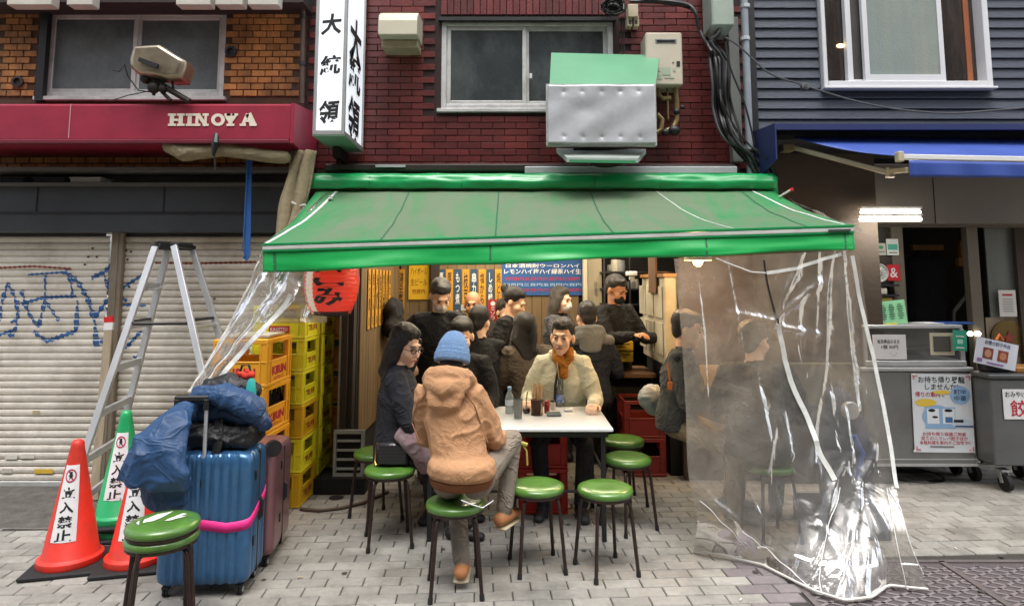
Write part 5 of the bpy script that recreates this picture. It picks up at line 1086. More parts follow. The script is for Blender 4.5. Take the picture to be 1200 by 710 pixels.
# carts
def caster(parent, px, py, Y):
    c = at(px, py, Y); c.z = .065; g = MB(); g.cyl(c+V((-.018,0,0)), c+V((.018,0,0)), .062, n=20); w_ = g.build('caster_wheel', m_rubber, parent, True, True); g = MB(); g.cyl(c+V((-.022,0,0)), c+V((.022,0,0)), .03, n=16); g.build('hub', m_steel, w_, True)
    g = MB(); g.bar(c+V((-.03,0,0)), c+V((-.03,.03,.09)), .03, .008, (1,0,0)); g.bar(c+V((.03,0,0)), c+V((.03,.03,.09)), .03, .008, (1,0,0)); g.bb(c+V((-.04,-.02,.085)), c+V((.04,.06,.10))); g.build('caster_fork', m_alu, parent, world=True)
YC = 5.3
C1 = thing('counter_cart', 'stainless steel counter cart with the takeaway poster on its front', 'cart', tuple(GH(1085,556)))
X0, X1 = at(1012,490,YC).x, at(1142,490,YC).x; zt, zb = at(1080,432,YC).z, at(1080,546,YC).z
g = MB(); g.bb((X0,YC,zb), (X1,YC+.5,zt-.02), .008); g.build('body', m_steel, C1, world=True); g = MB(); g.bb((X0-.01,YC-.015,zt-.019), (X1+.015,YC+.5,zt+.012), .006); g.build('worktop', m_alu, C1, world=True)
g = MB(); g.bb((X0,YC-.006,zb+.05), (X1,YC-.001,zb+.058)); g.bb((X0,YC-.008,zb+.0), (X1,YC+.0,zb+.02)); g.build('lower_lip', m_alu, C1, world=True)
caster(C1, 1142, 553, 5.42); caster(C1, 1120, 550, 5.6); caster(C1, 1020, 553, 5.45)
# glass showcase
GS = thing('glass_showcase', 'glass fronted display case standing on the stainless counter cart', 'display case', tuple(at(1075,430,YC)))
zs = at(1075,430,YC).z+.004; z2 = at(1075,381,YC).z; XA, XB = at(1014,405,YC).x, at(1133,405,YC).x
g = MB(); g.bb((XA,YC+.03,z2-.03), (XB,YC+.4,z2), .006); g.bb((XA,YC+.01,zs), (XB,YC+.4,zs+.045), .006)
for x in (XA, XB-.03): g.bb((x,YC+.025,zs+.045), (x+.03,YC+.05,z2-.03))
g.build('frame', m_alu, GS, world=True); g = MB(); g.bb((XA+.02,YC+.035,zs+.045), (XB-.02,YC+.04,z2-.03)); g.build('glass_front', film('case_glass', (.9,.92,.92), .06, .1, 3, .1), GS, world=True)
g = MB(); g.bb((XA+.03,YC+.36,zs+.05), (XB-.03,YC+.38,z2-.03)); g.build('back_panel', mat('grey_inside', '6a6b68', .6, 0, .15, 4), GS, world=True); g = MB(); g.bb((XA+.03,YC+.15,zs+.12), (XB-.03,YC+.35,zs+.13)); g.build('inner_shelf', m_alu, GS, world=True)
g = MB(); pb(g, 1090, 390, 1118, 416, YC+.03, .003); fm = g.build('sticker_frame', mat('cream_tape', 'b9b5a0', .6), GS, world=True); g = MB(); pb(g, 1094, 394, 1114, 412, YC+.026, .003); g.build('sticker_centre', P_('4c4a46'), GS, world=True)
sign_card('price_sheet', 'white handwritten sheet with a smile drawing inside the glass display case', 'notice', 1023, 392, 1062, 421, YC+.02, 'd3d6da', [('T',.47,.28,.66,.17,ink,'販売商品のまま'), ('T',.5,.5,.5,.16,ink,'1個 50円'), ('T',.6,.8,.2,.12,ink,'ﾟ◡ﾟ')])
sign_card('green_tag', 'small green label stuck on the right corner of the display case', 'label', 1117, 387, 1133, 411, YC-.004, '2f9a7d', [('R',.5,.3,.6,.06,m_white), ('R',.5,.55,.4,.22,P_('9fd2c2')), ('R',.5,.85,.6,.06,m_white)], -.05)
gm = sign_card('green_menu', 'light green menu sheet propped up on the display case', 'menu', 1019, 353, 1062, 381, YC+.08, '8fd3a6', [('R',x,.17+.095*k,.16 if k % 3 else .1,.03,P_('2e5c42')) for x in (.16,.38,.61,.84) for k in range(7)]+[('R',.5,.95,.4,.07,P_('d8cf4a'))], .10)
g = MB(); c = at(1090,377,YC+.2); g.box((c.x,YC+.2,z2+.006), (.2,.18,.006), (0,0,.2)); solo('paper_sheet', g, m_paper, 'white paper lying flat on the display case', 'paper'); g = MB(); c = at(1118,377,YC+.2); g.box((c.x-.02,YC+.18,z2+.008), (.26,.14,.012), (0,0,-.1)); solo('blue_folder', g, mat('blue_plastic', '2f55a0', .5), 'blue folder lying flat on the right of the display case', 'folder')
# takeaway poster
blue_l, yel, pinkp, skin_p = P_('8fb4dc'), P_('e6c84a'), P_('d98a9a'), P_('e0b394')
its = [('T',.5,.075,.78,.085,ink,'お持ち帰り昇龍'), ('T',.5,.165,.56,.075,ink,'しませんか?'), ('T',.30,.265,.5,.07,red,'帰りの車内で'),
 ('E',.80,.27,.34,.24,blue_l), ('T',.8,.23,.2,.07,red,'町中'), ('T',.8,.31,.2,.07,red,'中華'), ('E',.22,.37,.36,.10,yel), ('E',.5,.235,.3,.05,yel),
 ('E',.40,.55,.5,.30,blue_l), ('R',.45,.56,.5,.27,blue_l), ('R',.33,.54,.2,.19,P_('dfe8ee')), ('R',.59,.54,.2,.19,P_('dfe8ee')), ('E',.31,.50,.12,.08,skin_p), ('E',.59,.50,.14,.08,skin_p), ('E',.36,.575,.10,.06,skin_p), ('R',.59,.585,.12,.07,P_('3e6f9e')), ('E',.31,.467,.12,.04,ink), ('E',.59,.467,.14,.04,ink), ('E',.36,.552,.1,.03,ink),
 ('E',.80,.63,.36,.11,P_('c6d4e2')), ('R',.75,.60,.16,.035,ink), ('R',.84,.665,.3,.02,P_('3a5a8a')),
 ('T',.5,.765,.72,.05,red,'お持ち帰り容器ご用意'), ('T',.5,.82,.78,.05,red,'定番のニラレバ餃子ほか'), ('T',.5,.875,.84,.05,red,'本格料理を車内やご自宅で!!'), ('R',.45,.925,.4,.014,P_('666666')),
 ('R',.06,.03,.07,.02,pinkp), ('R',.03,.05,.02,.05,pinkp), ('R',.94,.03,.07,.02,pinkp), ('R',.97,.05,.02,.05,pinkp), ('R',.06,.965,.07,.02,pinkp), ('R',.03,.945,.02,.05,pinkp), ('R',.94,.965,.07,.02,pinkp), ('R',.97,.945,.02,.05,pinkp)]
pt = sign_card('takeaway_poster', 'white poster with black and red lettering and a little train drawing on the counter cart', 'poster', 1070, 438, 1140, 530, YC-.012, 'dbe3ea', its, -.012)
g = MB()
for cx, cy in ((.02,.01),(.97,.01),(.03,.985),(.985,.985)): c = at(1070+70*cx, 438+92*cy, YC-.016); g.ell(c, (.011,.006,.011))
g.build('magnet', m_white, pt, True, True)
# right cart
C2 = thing('steel_cabinet', 'stainless steel cabinet on casters at the far right edge', 'cart', tuple(GH(1185,560)))
X0 = at(1163,490,5.1).x; X1 = X0+1.1; zt, zb = at(1180,441,5.1).z, at(1180,546,5.1).z
g = MB(); g.bb((X0,5.1,zb), (X1,5.3,zt-.02), .01); g.build('body', mat('cabinet_grey', '6d7072', .4, .6, .12, 4, .05, 30), C2, world=True); g = MB(); g.bb((X0-.02,5.08,zt-.018), (X1,5.32,zt+.016), .008); g.build('worktop', mat('worktop_dark', '55585a', .4, .5, .1, 5), C2, world=True)
caster(C2, 1178, 556, 5.16); caster(C2, 1195, 550, 5.5)
sign_card('gyoza_sign', 'white sign with one large red character on the far right cabinet', 'sign', 1176, 456, 1226, 491, 5.09, 'd8dadc', [('T',.30,.17,.50,.2,ink,'おみやげ'), ('T',.36,.64,.42,.56,red,'餃'), ('T',.8,.64,.34,.56,red,'子')])
mb_ = sign_card('photo_menu', 'white propped up menu card with two photographed dishes on the right cabinet', 'menu', 1143, 399, 1192, 430, 5.16, 'cfd4e0', [('T',.5,.14,.6,.17,P_('3a3f6a'),'自慢の餃子弁当'), ('R',.30,.55,.24,.42,P_('7a3a34')), ('R',.66,.55,.24,.42,P_('8a4034')), ('E',.30,.55,.16,.3,P_('b58a6a')), ('E',.66,.55,.16,.3,P_('b57a5a')), ('R',.12,.85,.12,.14,P_('8a6aa0')), ('R',.5,.9,.4,.06,P_('8a6aa0'))], -.22)
g = MB(); g.loft([at(1168,398,5.18), at(1171,392,5.18), at(1175,398,5.18)], [.01,.012,.01]); g.build('orange_clip', mat('orange_plastic', 'c8692c', .5), mb_, True, True)
g = MB(); pb(g, 1155, 424, 1185, 436, 5.2, .10, .01); solo('menu_stand', g, m_black, 'black box stand under the photo menu card', 'stand')
g = MB(); pb(g, 1190, 430, 1240, 437, 5.2, .2, .01); solo('food_tray', g, MC['orange_wood'], 'brown wooden tray on the far right cabinet', 'tray')
for x, lab in ((1137,'left one of two small glowing dots for lamp reflections behind the counter'), (1146,'right one of two small glowing dots for lamp reflections behind the counter')):
    c = at(x,391,5.9); g = MB(); g.ell(c, (.025,.02,.022)); o = g.build('bulb', mat('reflection_glow', 'fff2d8', .5, emit=6), None, True); rebase(o); tag(o, lab, 'lamp', 'lamp reflections behind the counter')  # glowing ellipsoids stand in for lamp reflections, no bulbs here
# ================================================================ STALL INTERIOR
YB_ = 7.2
m_wood = mat('wood_panel', '705d41', .6, 0, .2, 5, .2, 40, rnd=.10, stretch=(5,5,.6), dirt=('5a3f26', .4, 3, (3,3,.4)))
IN = tag(MB().bb((-1.45,4.95,-.03), (2.2,YB_+.3,-.001)).build('stall_floor', m_floor, None), kind='structure') if False else None
g = MB(); g.bb((-1.5,5.95,-.02), (2.2,YB_+.3,.004)); tag(g.build('stall_floor', m_floor, None), kind='structure')
xL = -1.255
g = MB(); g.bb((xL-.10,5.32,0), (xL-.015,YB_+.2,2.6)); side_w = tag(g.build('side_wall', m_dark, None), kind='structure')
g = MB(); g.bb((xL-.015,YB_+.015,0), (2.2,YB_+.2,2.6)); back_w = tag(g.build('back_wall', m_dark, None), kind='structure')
g = MB(); g.bb((2.05,5.36,0), (2.2,YB_+.2,2.6)); tag(g.build('right_wall', mat('dim_wall', '2e2824', .85, 0, .2, 3), None), kind='structure')
g = MB(); g.bb((-1.5,5.35,2.45), (2.2,YB_+.3,2.6)); tag(g.build('ceiling', mat('ceiling_dim', '57524a', .9, 0, .2, 3), None), kind='structure')
me = MB().box((0,0,0), (.016,.102,1.62), None, .003).mesh('plank', m_wood)
y = 5.42
while y < YB_: 
    o = bpy.data.objects.new('plank', me); col.objects.link(o); o.parent = side_w; o.location = (xL-.007+random.uniform(-.001,.001), y, 1.16); y += .105
me = MB().box((0,0,0), (.102,.016,1.5), None, .003).mesh('plank', m_wood)
x = xL+.06
while x < .72:
    o = bpy.data.objects.new('plank', me); col.objects.link(o); o.parent = back_w; o.location = (x, YB_+.007+random.uniform(-.001,.001), 1.2); x += .105
# dark pillar and timber between crates and the panelling
g = MB(); g.bb((xL-.10,5.22,0), (xL-.02,5.315,2.5)); g.bb((xL-.10,5.18,0), (xL-.06,5.218,2.3)); solo('timber_post', g, mat('dark_timber', '2a211a', .8, 0, .3, 6, .3, 40, stretch=(4,4,.5)), 'dark weathered timber post between the crates and the stall wall', 'post')
g = MB(); g.bb((xL-.13,5.2,0), (xL-.112,5.22,2.2)); solo('thin_pipe', g, MC['grey_plate'], 'thin grey pipe running up beside the dark timber post', 'pipe')
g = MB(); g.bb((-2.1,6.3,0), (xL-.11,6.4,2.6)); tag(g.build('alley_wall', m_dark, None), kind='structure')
# fluorescent fittings under the stall ceiling
m_warm = mat('lit_warm_tube', 'ffe6bf', .5, 0, 0, 1, emit=5.)
for x, y, z, e, lab in ((.1,4.72,2.04,5,'lit tube lamp under the awning above the white table'), (-.35,5.75,2.32,14,'lit ceiling tube over the front of the stall'), (.9,6.2,2.32,13,'lit ceiling tube over the kitchen side'), (-.3,6.7,2.32,11,'lit ceiling tube near the back wall')):
    t = thing('ceiling_lamp', lab, 'lamp', (x,y,z), 0, 'ceiling lamps inside the stall'); g = MB(); g.box((0,0,.04), (1.0,.09,.05), None, .005); g.build('fitting', m_white, t); g = MB(); g.tube([(-.47,0,0),(.47,0,0)], .016, 8); g.build('tube', m_warm, t, True)
    L_ = bpy.data.lights.new('tube_light', 'AREA'); L_.shape = 'RECTANGLE'; L_.size = .95; L_.size_y = .05; L_.energy = e; L_.color = (1,.84,.62); lo = bpy.data.objects.new('tube_light', L_); col.objects.link(lo); lo.parent = t; lo.location = (0,0,-.03)
# warm lamp behind the curtain
t = thing('pendant_lamp', 'warm lit lamp glowing behind the top of the plastic curtain', 'lamp', (1.42,4.9,1.78)); g = MB(); g.lathe((0,0,0), [(.03,.16),(.10,.03),(.105,0),(.10,.01)], 20); g.build('shade', MC['cream_metal'], t, True); g = MB(); g.ell((0,0,.0), (.04,.04,.045)); g.build('bulb', mat('warm_bulb', 'ffc27a', .5, emit=12), t, True); g = MB(); g.tube([(0,0,.16),(0,0,.5)], .005, 6); g.build('cord', m_wire, t)
L_ = bpy.data.lights.new('bulb_light', 'POINT'); L_.energy = 18; L_.color = (1,.62,.3); L_.shadow_soft_size = .05; lo = bpy.data.objects.new('bulb_light', L_); col.objects.link(lo); lo.parent = t; lo.location = (0,-.02,-.07)
# menu strips
MENU = ['もつ煮','焼とん','冷奴','枝豆','肉豆腐','湯豆腐','串カツ','お新香','馬刺し','塩から','玉子焼','厚揚げ','しめ鯖','ポテト']
m_strip = mat('yellow_strip', 'c08c22', .7, 0, .15, 6, dirt=('8a6216', .5, 5, (1,1,1))); m_bstrip = mat('blue_strip', '23415c', .7, 0, .12, 6)
def mstrip(c, rv, uv, w_, h_, m, s, lab, grp):
    nrm = V(rv).cross(V(uv)); t = thing('menu_strip', lab, 'menu strip', tuple(V(c)-V(uv)*h_/2), 0, grp); g = MB(); Mx = Matrix((V(rv), -nrm, V(uv))).transposed(); g.box(V(c)-nrm*.002, (w_,.004,h_), Mx); g.build('board', m, t, world=True)
    g = MB(); text(g, '|'.join(s), V(c)+V(uv)*h_*.12+nrm*.0012, rv, uv, w_*.62, h_*.62, .001, .01); text(g, '百|円', V(c)-V(uv)*h_*.38+nrm*.0012, rv, uv, w_*.4, h_*.14, .001, .01); g.build('lettering', m_ink if m is m_strip else m_paper, t, world=True)
yl = [5.62+.155*k for k in range(7)]
for k, y in enumerate(yl): mstrip((xL+.012,y,1.47), (0,1,0), (0,0,1), .095, .52, m_strip, MENU[k], 'yellow menu strip on the left panelled wall, %s from the street' % ('nearest','second','third','fourth','fifth','sixth','seventh')[k], 'menu strips on the left wall')
k = 0
for px, w_, m in ((459,11,m_bstrip),(468,10,m_strip)): pass
xx = [(461,m_bstrip),(470,m_strip)]+[(517+9.6*i, (m_strip if i % 2 else m_bstrip)) for i in range(8)]
for i, (px, m) in enumerate(xx):
    c = at(px,345,YB_-.012); mstrip(c, (1,0,0), (0,0,1), .078, .56, m, MENU[(i*3+2) % 14], ('yellow' if m is m_strip else 'blue')+' menu strip on the back wall, %s from the left corner' % ('first','second','third','fourth','fifth','sixth','seventh','eighth','ninth','tenth')[i], ('yellow' if m is m_strip else 'blue')+' menu strips on the back wall')
sign_card('yellow_poster', 'yellow poster with thin brown lettering on the back wall left of the standing cook', 'poster', 479, 300, 503, 351, YB_-.02, 'c9a21c', [('T',.5,.35,.8,.16,P_('7a5a10'),'ハイボール'), ('T',.5,.6,.8,.16,P_('7a5a10'),'生ビール'), ('T',.5,.82,.6,.1,P_('7a3010'),'四百円')])
bi = [('T',.5,.42,.94,.13,m_paper,'レモンハイ梅ハイ緑茶ハイ生'), ('T',.5,.28,.90,.10,m_paper,'日本酒焼酎ウーロンハイ'), ('T',.5,.60,.9,.08,red,'四百円五百円六百円七百円'), ('T',.5,.74,.94,.07,P_('9fc0e0'),'四百円三百円五百円六百円'), ('T',.5,.87,.94,.07,red,'三百円五百円六百円四百円')]
sign_card('blue_menu_board', 'wide blue menu board with white and red characters on the back wall', 'menu board', 588, 298, 684, 346, YB_-.02, '244f88', bi)
sign_card('red_banner', 'narrow red vertical drinks sign standing on the back counter', 'sign', 572, 351, 583, 377, 6.9, '9c1f24', [('E',.5,.18,.5,.2,m_white), ('T',.5,.62,.5,.6,m_white,'ミ|ソ|ラ')])
sign_card('shelf_notice', 'small pale notice low on the back wall behind the old man', 'notice', 540, 357, 566, 364, YB_-.02, 'a9a59b', [('R',.5,.5,.7,.15,P_('777777'))])
g = MB(); pb(g, 504, 295, 514, 420, YB_-.10, .08, .004); solo('wall_post', g, MC['dark_timber'], 'dark timber post on the back wall right of the yellow poster', 'post')
# dark bag on the side wall hook
g = MB(); c = V((xL+.10,6.35,1.33)); g.ell(c, (.09,.22,.14)); g.ell(c+V((0,.0,-.14)), (.10,.26,.12)); o = solid(g, 'hanging_bag', [mat('cloth_black', '141416', .9)], None, .02, 3, fold=.04, fscale=.08); rebase(o); tag(o, 'black jacket bundled on a hook of the left wall under the menu strips', 'jacket')
# door frame and kitchen at the right
KD = thing('kitchen_doorway', 'cream door frame at the back between the menu board and the kitchen', 'door', tuple(at(694,430,7.0)))
g = MB(); pb(g, 684, 290, 689, 440, 7.05, .1, .004); g.build('frame', MC['cream_metal'], KD, world=True); g = MB(); pb(g, 689, 290, 706, 440, 7.1, .04, .004); g.build('leaf', mat('cream_door', 'a39b84', .55, 0, .12, 3), KD, world=True)
g = MB(); pb(g, 697, 330, 699, 346, 7.08, .02, .003); g.build('handle', m_steel, KD, world=True)
KS = thing('kitchen_rack', 'dark kitchen rack crowded with steel pots and grey machines', 'rack', tuple(at(740,420,6.7)))
g = MB()
for y in (318,338,356,378,398): pb(g, 708, y, 772, y+1.8, 6.75, .35)
for x in (708,738,770): pb(g, x, 290, x+1.6, 440, 6.74, .03)
g.build('frame', m_black, KS, world=True)
rnd = random.Random(11)
for k in range(22):
    x = 710+rnd.random()*56; lv = rnd.choice((318,338,356,378,398)); w_ = rnd.uniform(4,10); h_ = rnd.uniform(6,14); c = rnd.choice(('6d6f70','8b8c8a','4a4c50','a7a498','5d4a3a','7d8388'))
    g = MB()
    if rnd.random() < .5: a = at(x, lv, 6.85); g.lathe(a, [(.03+w_*.003,0),(.035+w_*.003,.05),(.03+w_*.003,h_*.009)], 14)
    else: pb(g, x, lv-h_, x+w_, lv, 6.8+rnd.random()*.1, .12, .006)
    o = g.build('pot', mat('kitchen_'+c, c, .4, .3, .15, 6), None, True); rebase(o); tag(o, '%s kitchen %s on the %s board of the dark rack, %s' % ({'6':'grey','8':'pale grey','4':'charcoal','a':'beige','5':'brown','7':'grey'}[c[0]], 'pot', {318:'top',338:'second',356:'third',378:'fourth',398:'lowest'}[lv], 'at its left end' if x < 722 else ('left of the middle' if x < 738 else ('right of the middle' if x < 754 else 'at its right end'))), 'pot', 'pots and tins on the kitchen rack')
# white fridge with black handles
FR = thing('white_cabinet', 'white upright cabinet with black door handles beside the curtain', 'cabinet', tuple(at(782,470,5.9)))
xf = at(769,380,5.9).x
g = MB(); g.bb((xf+.10,5.44,.0), (2.04,5.47,2.3), .004); solo('brown_partition', g, mat('brown_partition', '4d3a2a', .7, 0, .25, 3, .2, 20, dirt=('2a1f18', .7, 2, (1,1,1))), 'brown partition board behind the guests at the right side of the stall', 'partition')
g = MB(); g.bb((xf,5.55,.9), (xf+.5,6.5,1.66), .01); g.build('body', mat('cabinet_white', 'b9b39f', .5, 0, .08, 4, dirt=('7d745e', .5, 5, (1,1,1))), FR, world=True)
for y in (5.6, 5.95, 6.3):
    for z in (1.28,.96): g = MB(); g.bb((xf-.012,y+.02,z+.02), (xf-.001,y+.30,z+.30), .003); d_ = g.build('door', MC['cabinet_white'], FR, world=True); g2 = MB(); g2.tube([(xf-.014,y+.05,z+.06),(xf-.04,y+.05,z+.08),(xf-.04,y+.05,z+.2),(xf-.014,y+.05,z+.22)], .008, 6); g2.build('handle', m_black, d_, True)
g = MB(); g.bb((xf-.02,5.5,1.66), (xf+.55,6.5,1.69)); g.build('top', MC['orange_wood'], FR, world=True); g = MB(); g.bb((xf+.02,5.56,0), (xf+.48,6.45,.9)); g.build('base', m_dark, FR, world=True)
sh2 = thing('wall_cupboard', 'brown open cupboard with glasses above the white cabinet', 'cupboard', tuple(at(778,330,5.8))); g = MB(); pb(g, 768, 295, 770, 342, 5.75, .3); pb(g, 768, 341, 800, 343.5, 5.75, .3); pb(g, 768, 318, 800, 319.5, 5.76, .28); g.build('case', mat('brown_wood', '5d422b', .6, 0, .2, 4), sh2, world=True)
g = MB(); 
for x in (774,781,788): g.lathe(at(x,341,5.85), [(.022,0),(.026,.07)], 12)
g.build('glasses', m_alu, sh2, True, True)
# ceiling camera like device
g = MB(); pb(g, 735, 318, 747, 323, 6.3, .1, .006); pb(g, 738, 323, 744, 328, 6.32, .05, .004); solo('ceiling_device', g, m_white, 'small white device hanging in front of the kitchen rack', 'device')
g = MB(); pb(g, 690, 377, 722, 400, 6.0, .3, .01); solo('grey_monitor', g, mat('grey_case', '66686a', .5, 0, .1, 4), 'plain grey back of a till monitor on the kitchen counter', 'monitor')
KC = thing('kitchen_counter', 'wooden topped counter in front of the kitchen', 'counter', tuple(at(725,520,5.95)))
a = at(690,438,5.9); b = at(768,438,5.9); g = MB(); g.bb((a.x,5.85,a.z-.03), (b.x,6.4,a.z+.01), .004); g.build('top', MC['brown_wood'], KC, world=True); g = MB(); g.bb((a.x+.03,5.95,0), (b.x-.03,6.35,a.z-.031)); g.build('body', m_dark, KC, world=True)
for x0, y0, x1, y1, lab in ((719,400,742,411,'upper yellow carton with black print on the kitchen counter'), (726,412,742,424,'lower yellow carton under the other on the kitchen counter'), (716,412,725,437,'dark box beside the yellow cartons')):
    t = thing('carton', lab, 'carton', tuple(at((x0+x1)/2,y1,5.9))); g = MB(); pb(g, x0, y0, x1, y1, 5.9, .2, .004); g.build('box', P_('b79a20') if 'yellow' in lab else m_black, t, world=True)
    if 'yellow' in lab: g = MB(); pb(g, x0+3, y0+3, x1-4, y0+4.2, 5.897, .003); pb(g, x0+3, y0+6, x1-8, y0+7, 5.897, .003); g.build('print', m_ink, t, world=True)
# back counter along the wall with dishes
BC = thing('back_table', 'pale table at the back with dishes and glasses on it', 'table', tuple(at(590,420,5.9)))
zt = .86; a = at(560,395,5.9).x; b = at(640,395,5.9).x
g = MB(); g.bb((a,5.75,zt-.03), (b,6.5,zt), .004); g.build('top', mat('tan_top', 'a08f70', .4, 0, .1, 5), BC, world=True); g = MB(); g.bb((a+.05,5.8,0), (a+.1,5.85,zt-.031)); g.bb((b-.1,5.8,0), (b-.05,5.85,zt-.031)); g.bb((a+.05,6.4,0), (a+.1,6.45,zt-.031)); g.bb((b-.1,6.4,0), (b-.05,6.45,zt-.031)); g.build('legs' if False else 'leg', m_black, BC, world=True)
dish_m = mat('glazed_dish', 'b9b7ad', .25, 0, .05, 4, coat=.3)
for k, (px, Y) in enumerate(((577,5.85),(588,5.95),(602,5.85),(612,6.1),(630,5.9))):
    c = at(px,395,Y); c.z = zt; g = MB(); g.lathe(c, [(.04,0),(.045,.005),(.085,.025),(.088,.03),(.07,.022)], 20); o = g.build('dish', dish_m, None, True); rebase(o); tag(o, 'small pale dish on the back table, %s counted from the left' % ('first','second','third','fourth','fifth')[k], 'dish', 'dishes on the back table')
for k, (px, Y) in enumerate(((571,5.9),(597,6.0),(622,5.85))):
    c = at(px,395,Y); c.z = zt; g = MB(); g.lathe(c, [(.028,0),(.033,.10),(.031,.10),(.027,.01)], 16); o = g.build('drinking_glass', mat('drink_glass', '9c8a60', .15, 0, .1, 4, coat=.6), None, True); rebase(o); tag(o, 'amber drinking glass on the back table, %s of three' % ('leftmost','middle','rightmost')[k], 'glass', 'glasses on the back table')
# ================================================================ LANTERN
cl = at(389,330,4.25); LN = thing('paper_lantern', 'red and white paper lantern with black brush characters wrapped in clear plastic under the awning', 'lantern', (cl.x,cl.y,cl.z-.2))
m_lan = bpy.data.materials.new('lantern_paper'); m_lan.use_nodes = True; n = m_lan.node_tree.nodes; L = m_lan.node_tree.links; b_ = n['Principled BSDF']; tc = n.new('ShaderNodeTexCoord'); sx = n.new('ShaderNodeSeparateXYZ'); L.new(tc.outputs['Object'], sx.inputs[0])
at2 = n.new('ShaderNodeMath'); at2.operation = 'ARCTAN2'; L.new(sx.outputs[0], at2.inputs[0]); L.new(sx.outputs[1], at2.inputs[1])
cr = n.new('ShaderNodeValToRGB'); cr.color_ramp.interpolation = 'CONSTANT'; e = cr.color_ramp.elements; e[0].position = 0; e[0].color = (*srgb('e03a24'), 1); e[1].position = .085; e[1].color = (*srgb('cfc6b4'), 1); e2 = e.new(.20); e2.color = (*srgb('e03a24'), 1)
mr = n.new('ShaderNodeMapRange'); mr.inputs[1].default_value = -math.pi; mr.inputs[2].default_value = math.pi; L.new(at2.outputs[0], mr.inputs[0])
e[0].position = 0.; b_.inputs['Roughness'].default_value = .4; L.new(mr.outputs[0], cr.inputs[0]); L.new(cr.outputs[0], b_.inputs[0]); L.new(cr.outputs[0], b_.inputs['Emission Color']); b_.inputs['Emission Strength'].default_value = .25
g = MB(); prof = []
for k in range(61):
    t = k/60; z = -.21+.42*t; r = .165*math.sqrt(max(0, 1-(abs(z)/.245)**2.6)); prof.append((r+.003*math.cos(t*2*math.pi*15), z+.2))
g.lathe((0,0,0), prof, 48); g.build('paper_body', m_lan, LN, 2)
for z in (-.005,.41): g = MB(); g.lathe((0,0,z), [(.10,-.015),(.112,-.01),(.112,.015),(.10,.02)], 24); g.build('ring', m_black, LN, True)
def lm(xo, zo):
    def f(x, y):
        z = zo+y; zz = z-.2; r = .165*math.sqrt(max(.01, 1-(min(.24,abs(zz))/.245)**2.6))+.006; a = (xo+x)/.16; return V((r*math.sin(a), -r*math.cos(a), z))
    return f
g = MB()
for ch, z in (('煮',.37),('こ',.225),('み',.105)): text(g, ch, (0,0,0), (1,0,0), (0,0,1), .19, .115, 0, .04, lm(.02, z))
g.build('lettering', m_ink, LN, world=False)
g = MB(); g.lathe((0,0,0), [(.02,-.03),(.125,-.01),(.165,.08),(.18,.2),(.17,.33),(.10,.44),(.02,.5)], 36); o = g.build('plastic_wrap', film('lantern_wrap', (.96,.96,.95), .03, .35, 9, .0), LN, True)
g = MB(); g.tube([(0,0,.42),(0,0,.5)], .004, 6); g.build('cord', m_wire, LN)
# ================================================================ CRATES
def crate(name, label, kind, loc, rz, w_, d_, h_, mc, rc, word, hole_m=None, group=None, bottles=False):
    t = thing(name, label, 'crate', loc, rz, group); tw = .014; g = MB(); hx, hy = w_/2, d_/2
    fl = .035
    for (ax, sg) in ((0,-1),(0,1),(1,-1),(1,1)):
        L_ = w_ if ax == 0 else d_; half = hy if ax == 0 else hx
        def seg_(u0, u1, z0, z1, dep=tw, inn=0.):
            if ax == 0: y0 = sg*(half-dep/2-inn); g.box(((u0+u1)/2*L_, y0, (z0+z1)/2*h_), ((u1-u0)*L_, dep, (z1-z0)*h_), None, .003)
            else: x0 = sg*(half-dep/2-inn); g.box((x0, (u0+u1)/2*(L_-2*tw), (z0+z1)/2*h_), (dep, (u1-u0)*(L_-2*tw), (z1-z0)*h_), None, .003)
        seg_(-.5,.5,0,.07,.02); seg_(-.5,.5,.90,1,.02); seg_(-.5,.5,.07,.50,tw,.006); seg_(-.5,-.34,.50,.90,tw,.004); seg_(.34,.5,.50,.90,tw,.004)
        seg_(-.5,.5,.50,.535,.018,.002)
        for uu in (-.48,-.36,.36,.48): seg_(uu-.014,uu+.014,.07,.90,.02,-.001)
    g.bb((-hx+.02,-hy+.02,.012), (hx-.02,hy-.02,.022)); g.build('shell', mc, t)
    g = MB()
    for rv, c, u_ in (((0,1,0), (hx-.0035,0,.30*h_), d_), ((1,0,0), (0,-hy+.0035,.30*h_), w_)):
        if rv[0] == 1 and kind != 'kagetsu' and kind != 'kirin': continue
        if rv[1] == 1 or kind == 'kirin': 
            text(g, word, c, rv, (0,0,1), u_*.56 if kind != 'star' else .13, h_*.19 if kind != 'star' else .09, .0005, .03)
            if kind == 'kirin': text(g, 'BREWERY CO.', (c[0],c[1],.13*h_), rv, (0,0,1), u_*.42, h_*.07, .0005, .0)
    if g.v: g.build('lettering', rc, t)
    if kind == 'kagetsu':
        g = MB(); g.box((0,-hy+.002,.28*h_), (.15,.004,.05)); g.build('name_plate', MC['red_paint'], t); g = MB(); text(g, 'KAGETSU', (0,-hy-.0004,.28*h_), (1,0,0), (0,0,1), .125, .028, .0005, .02); g.build('plate_lettering', m_paper, t)
    if bottles:
        g = MB()
        for i in range(4):
            for j in range(5): g.lathe((-hx+.06+i*(w_-.12)/3, -hy+.06+j*(d_-.12)/4, .025), [(.030,0),(.030,.15),(.013,.21),(.012,.26)], 8)
        g.build('bottles', mat('brown_bottle', '1d120c', .15, 0, .2, 8, coat=.8), t, True); t.children[-1].name = 'bottle'; t.children[-1]['kind'] = 'stuff'
    return t
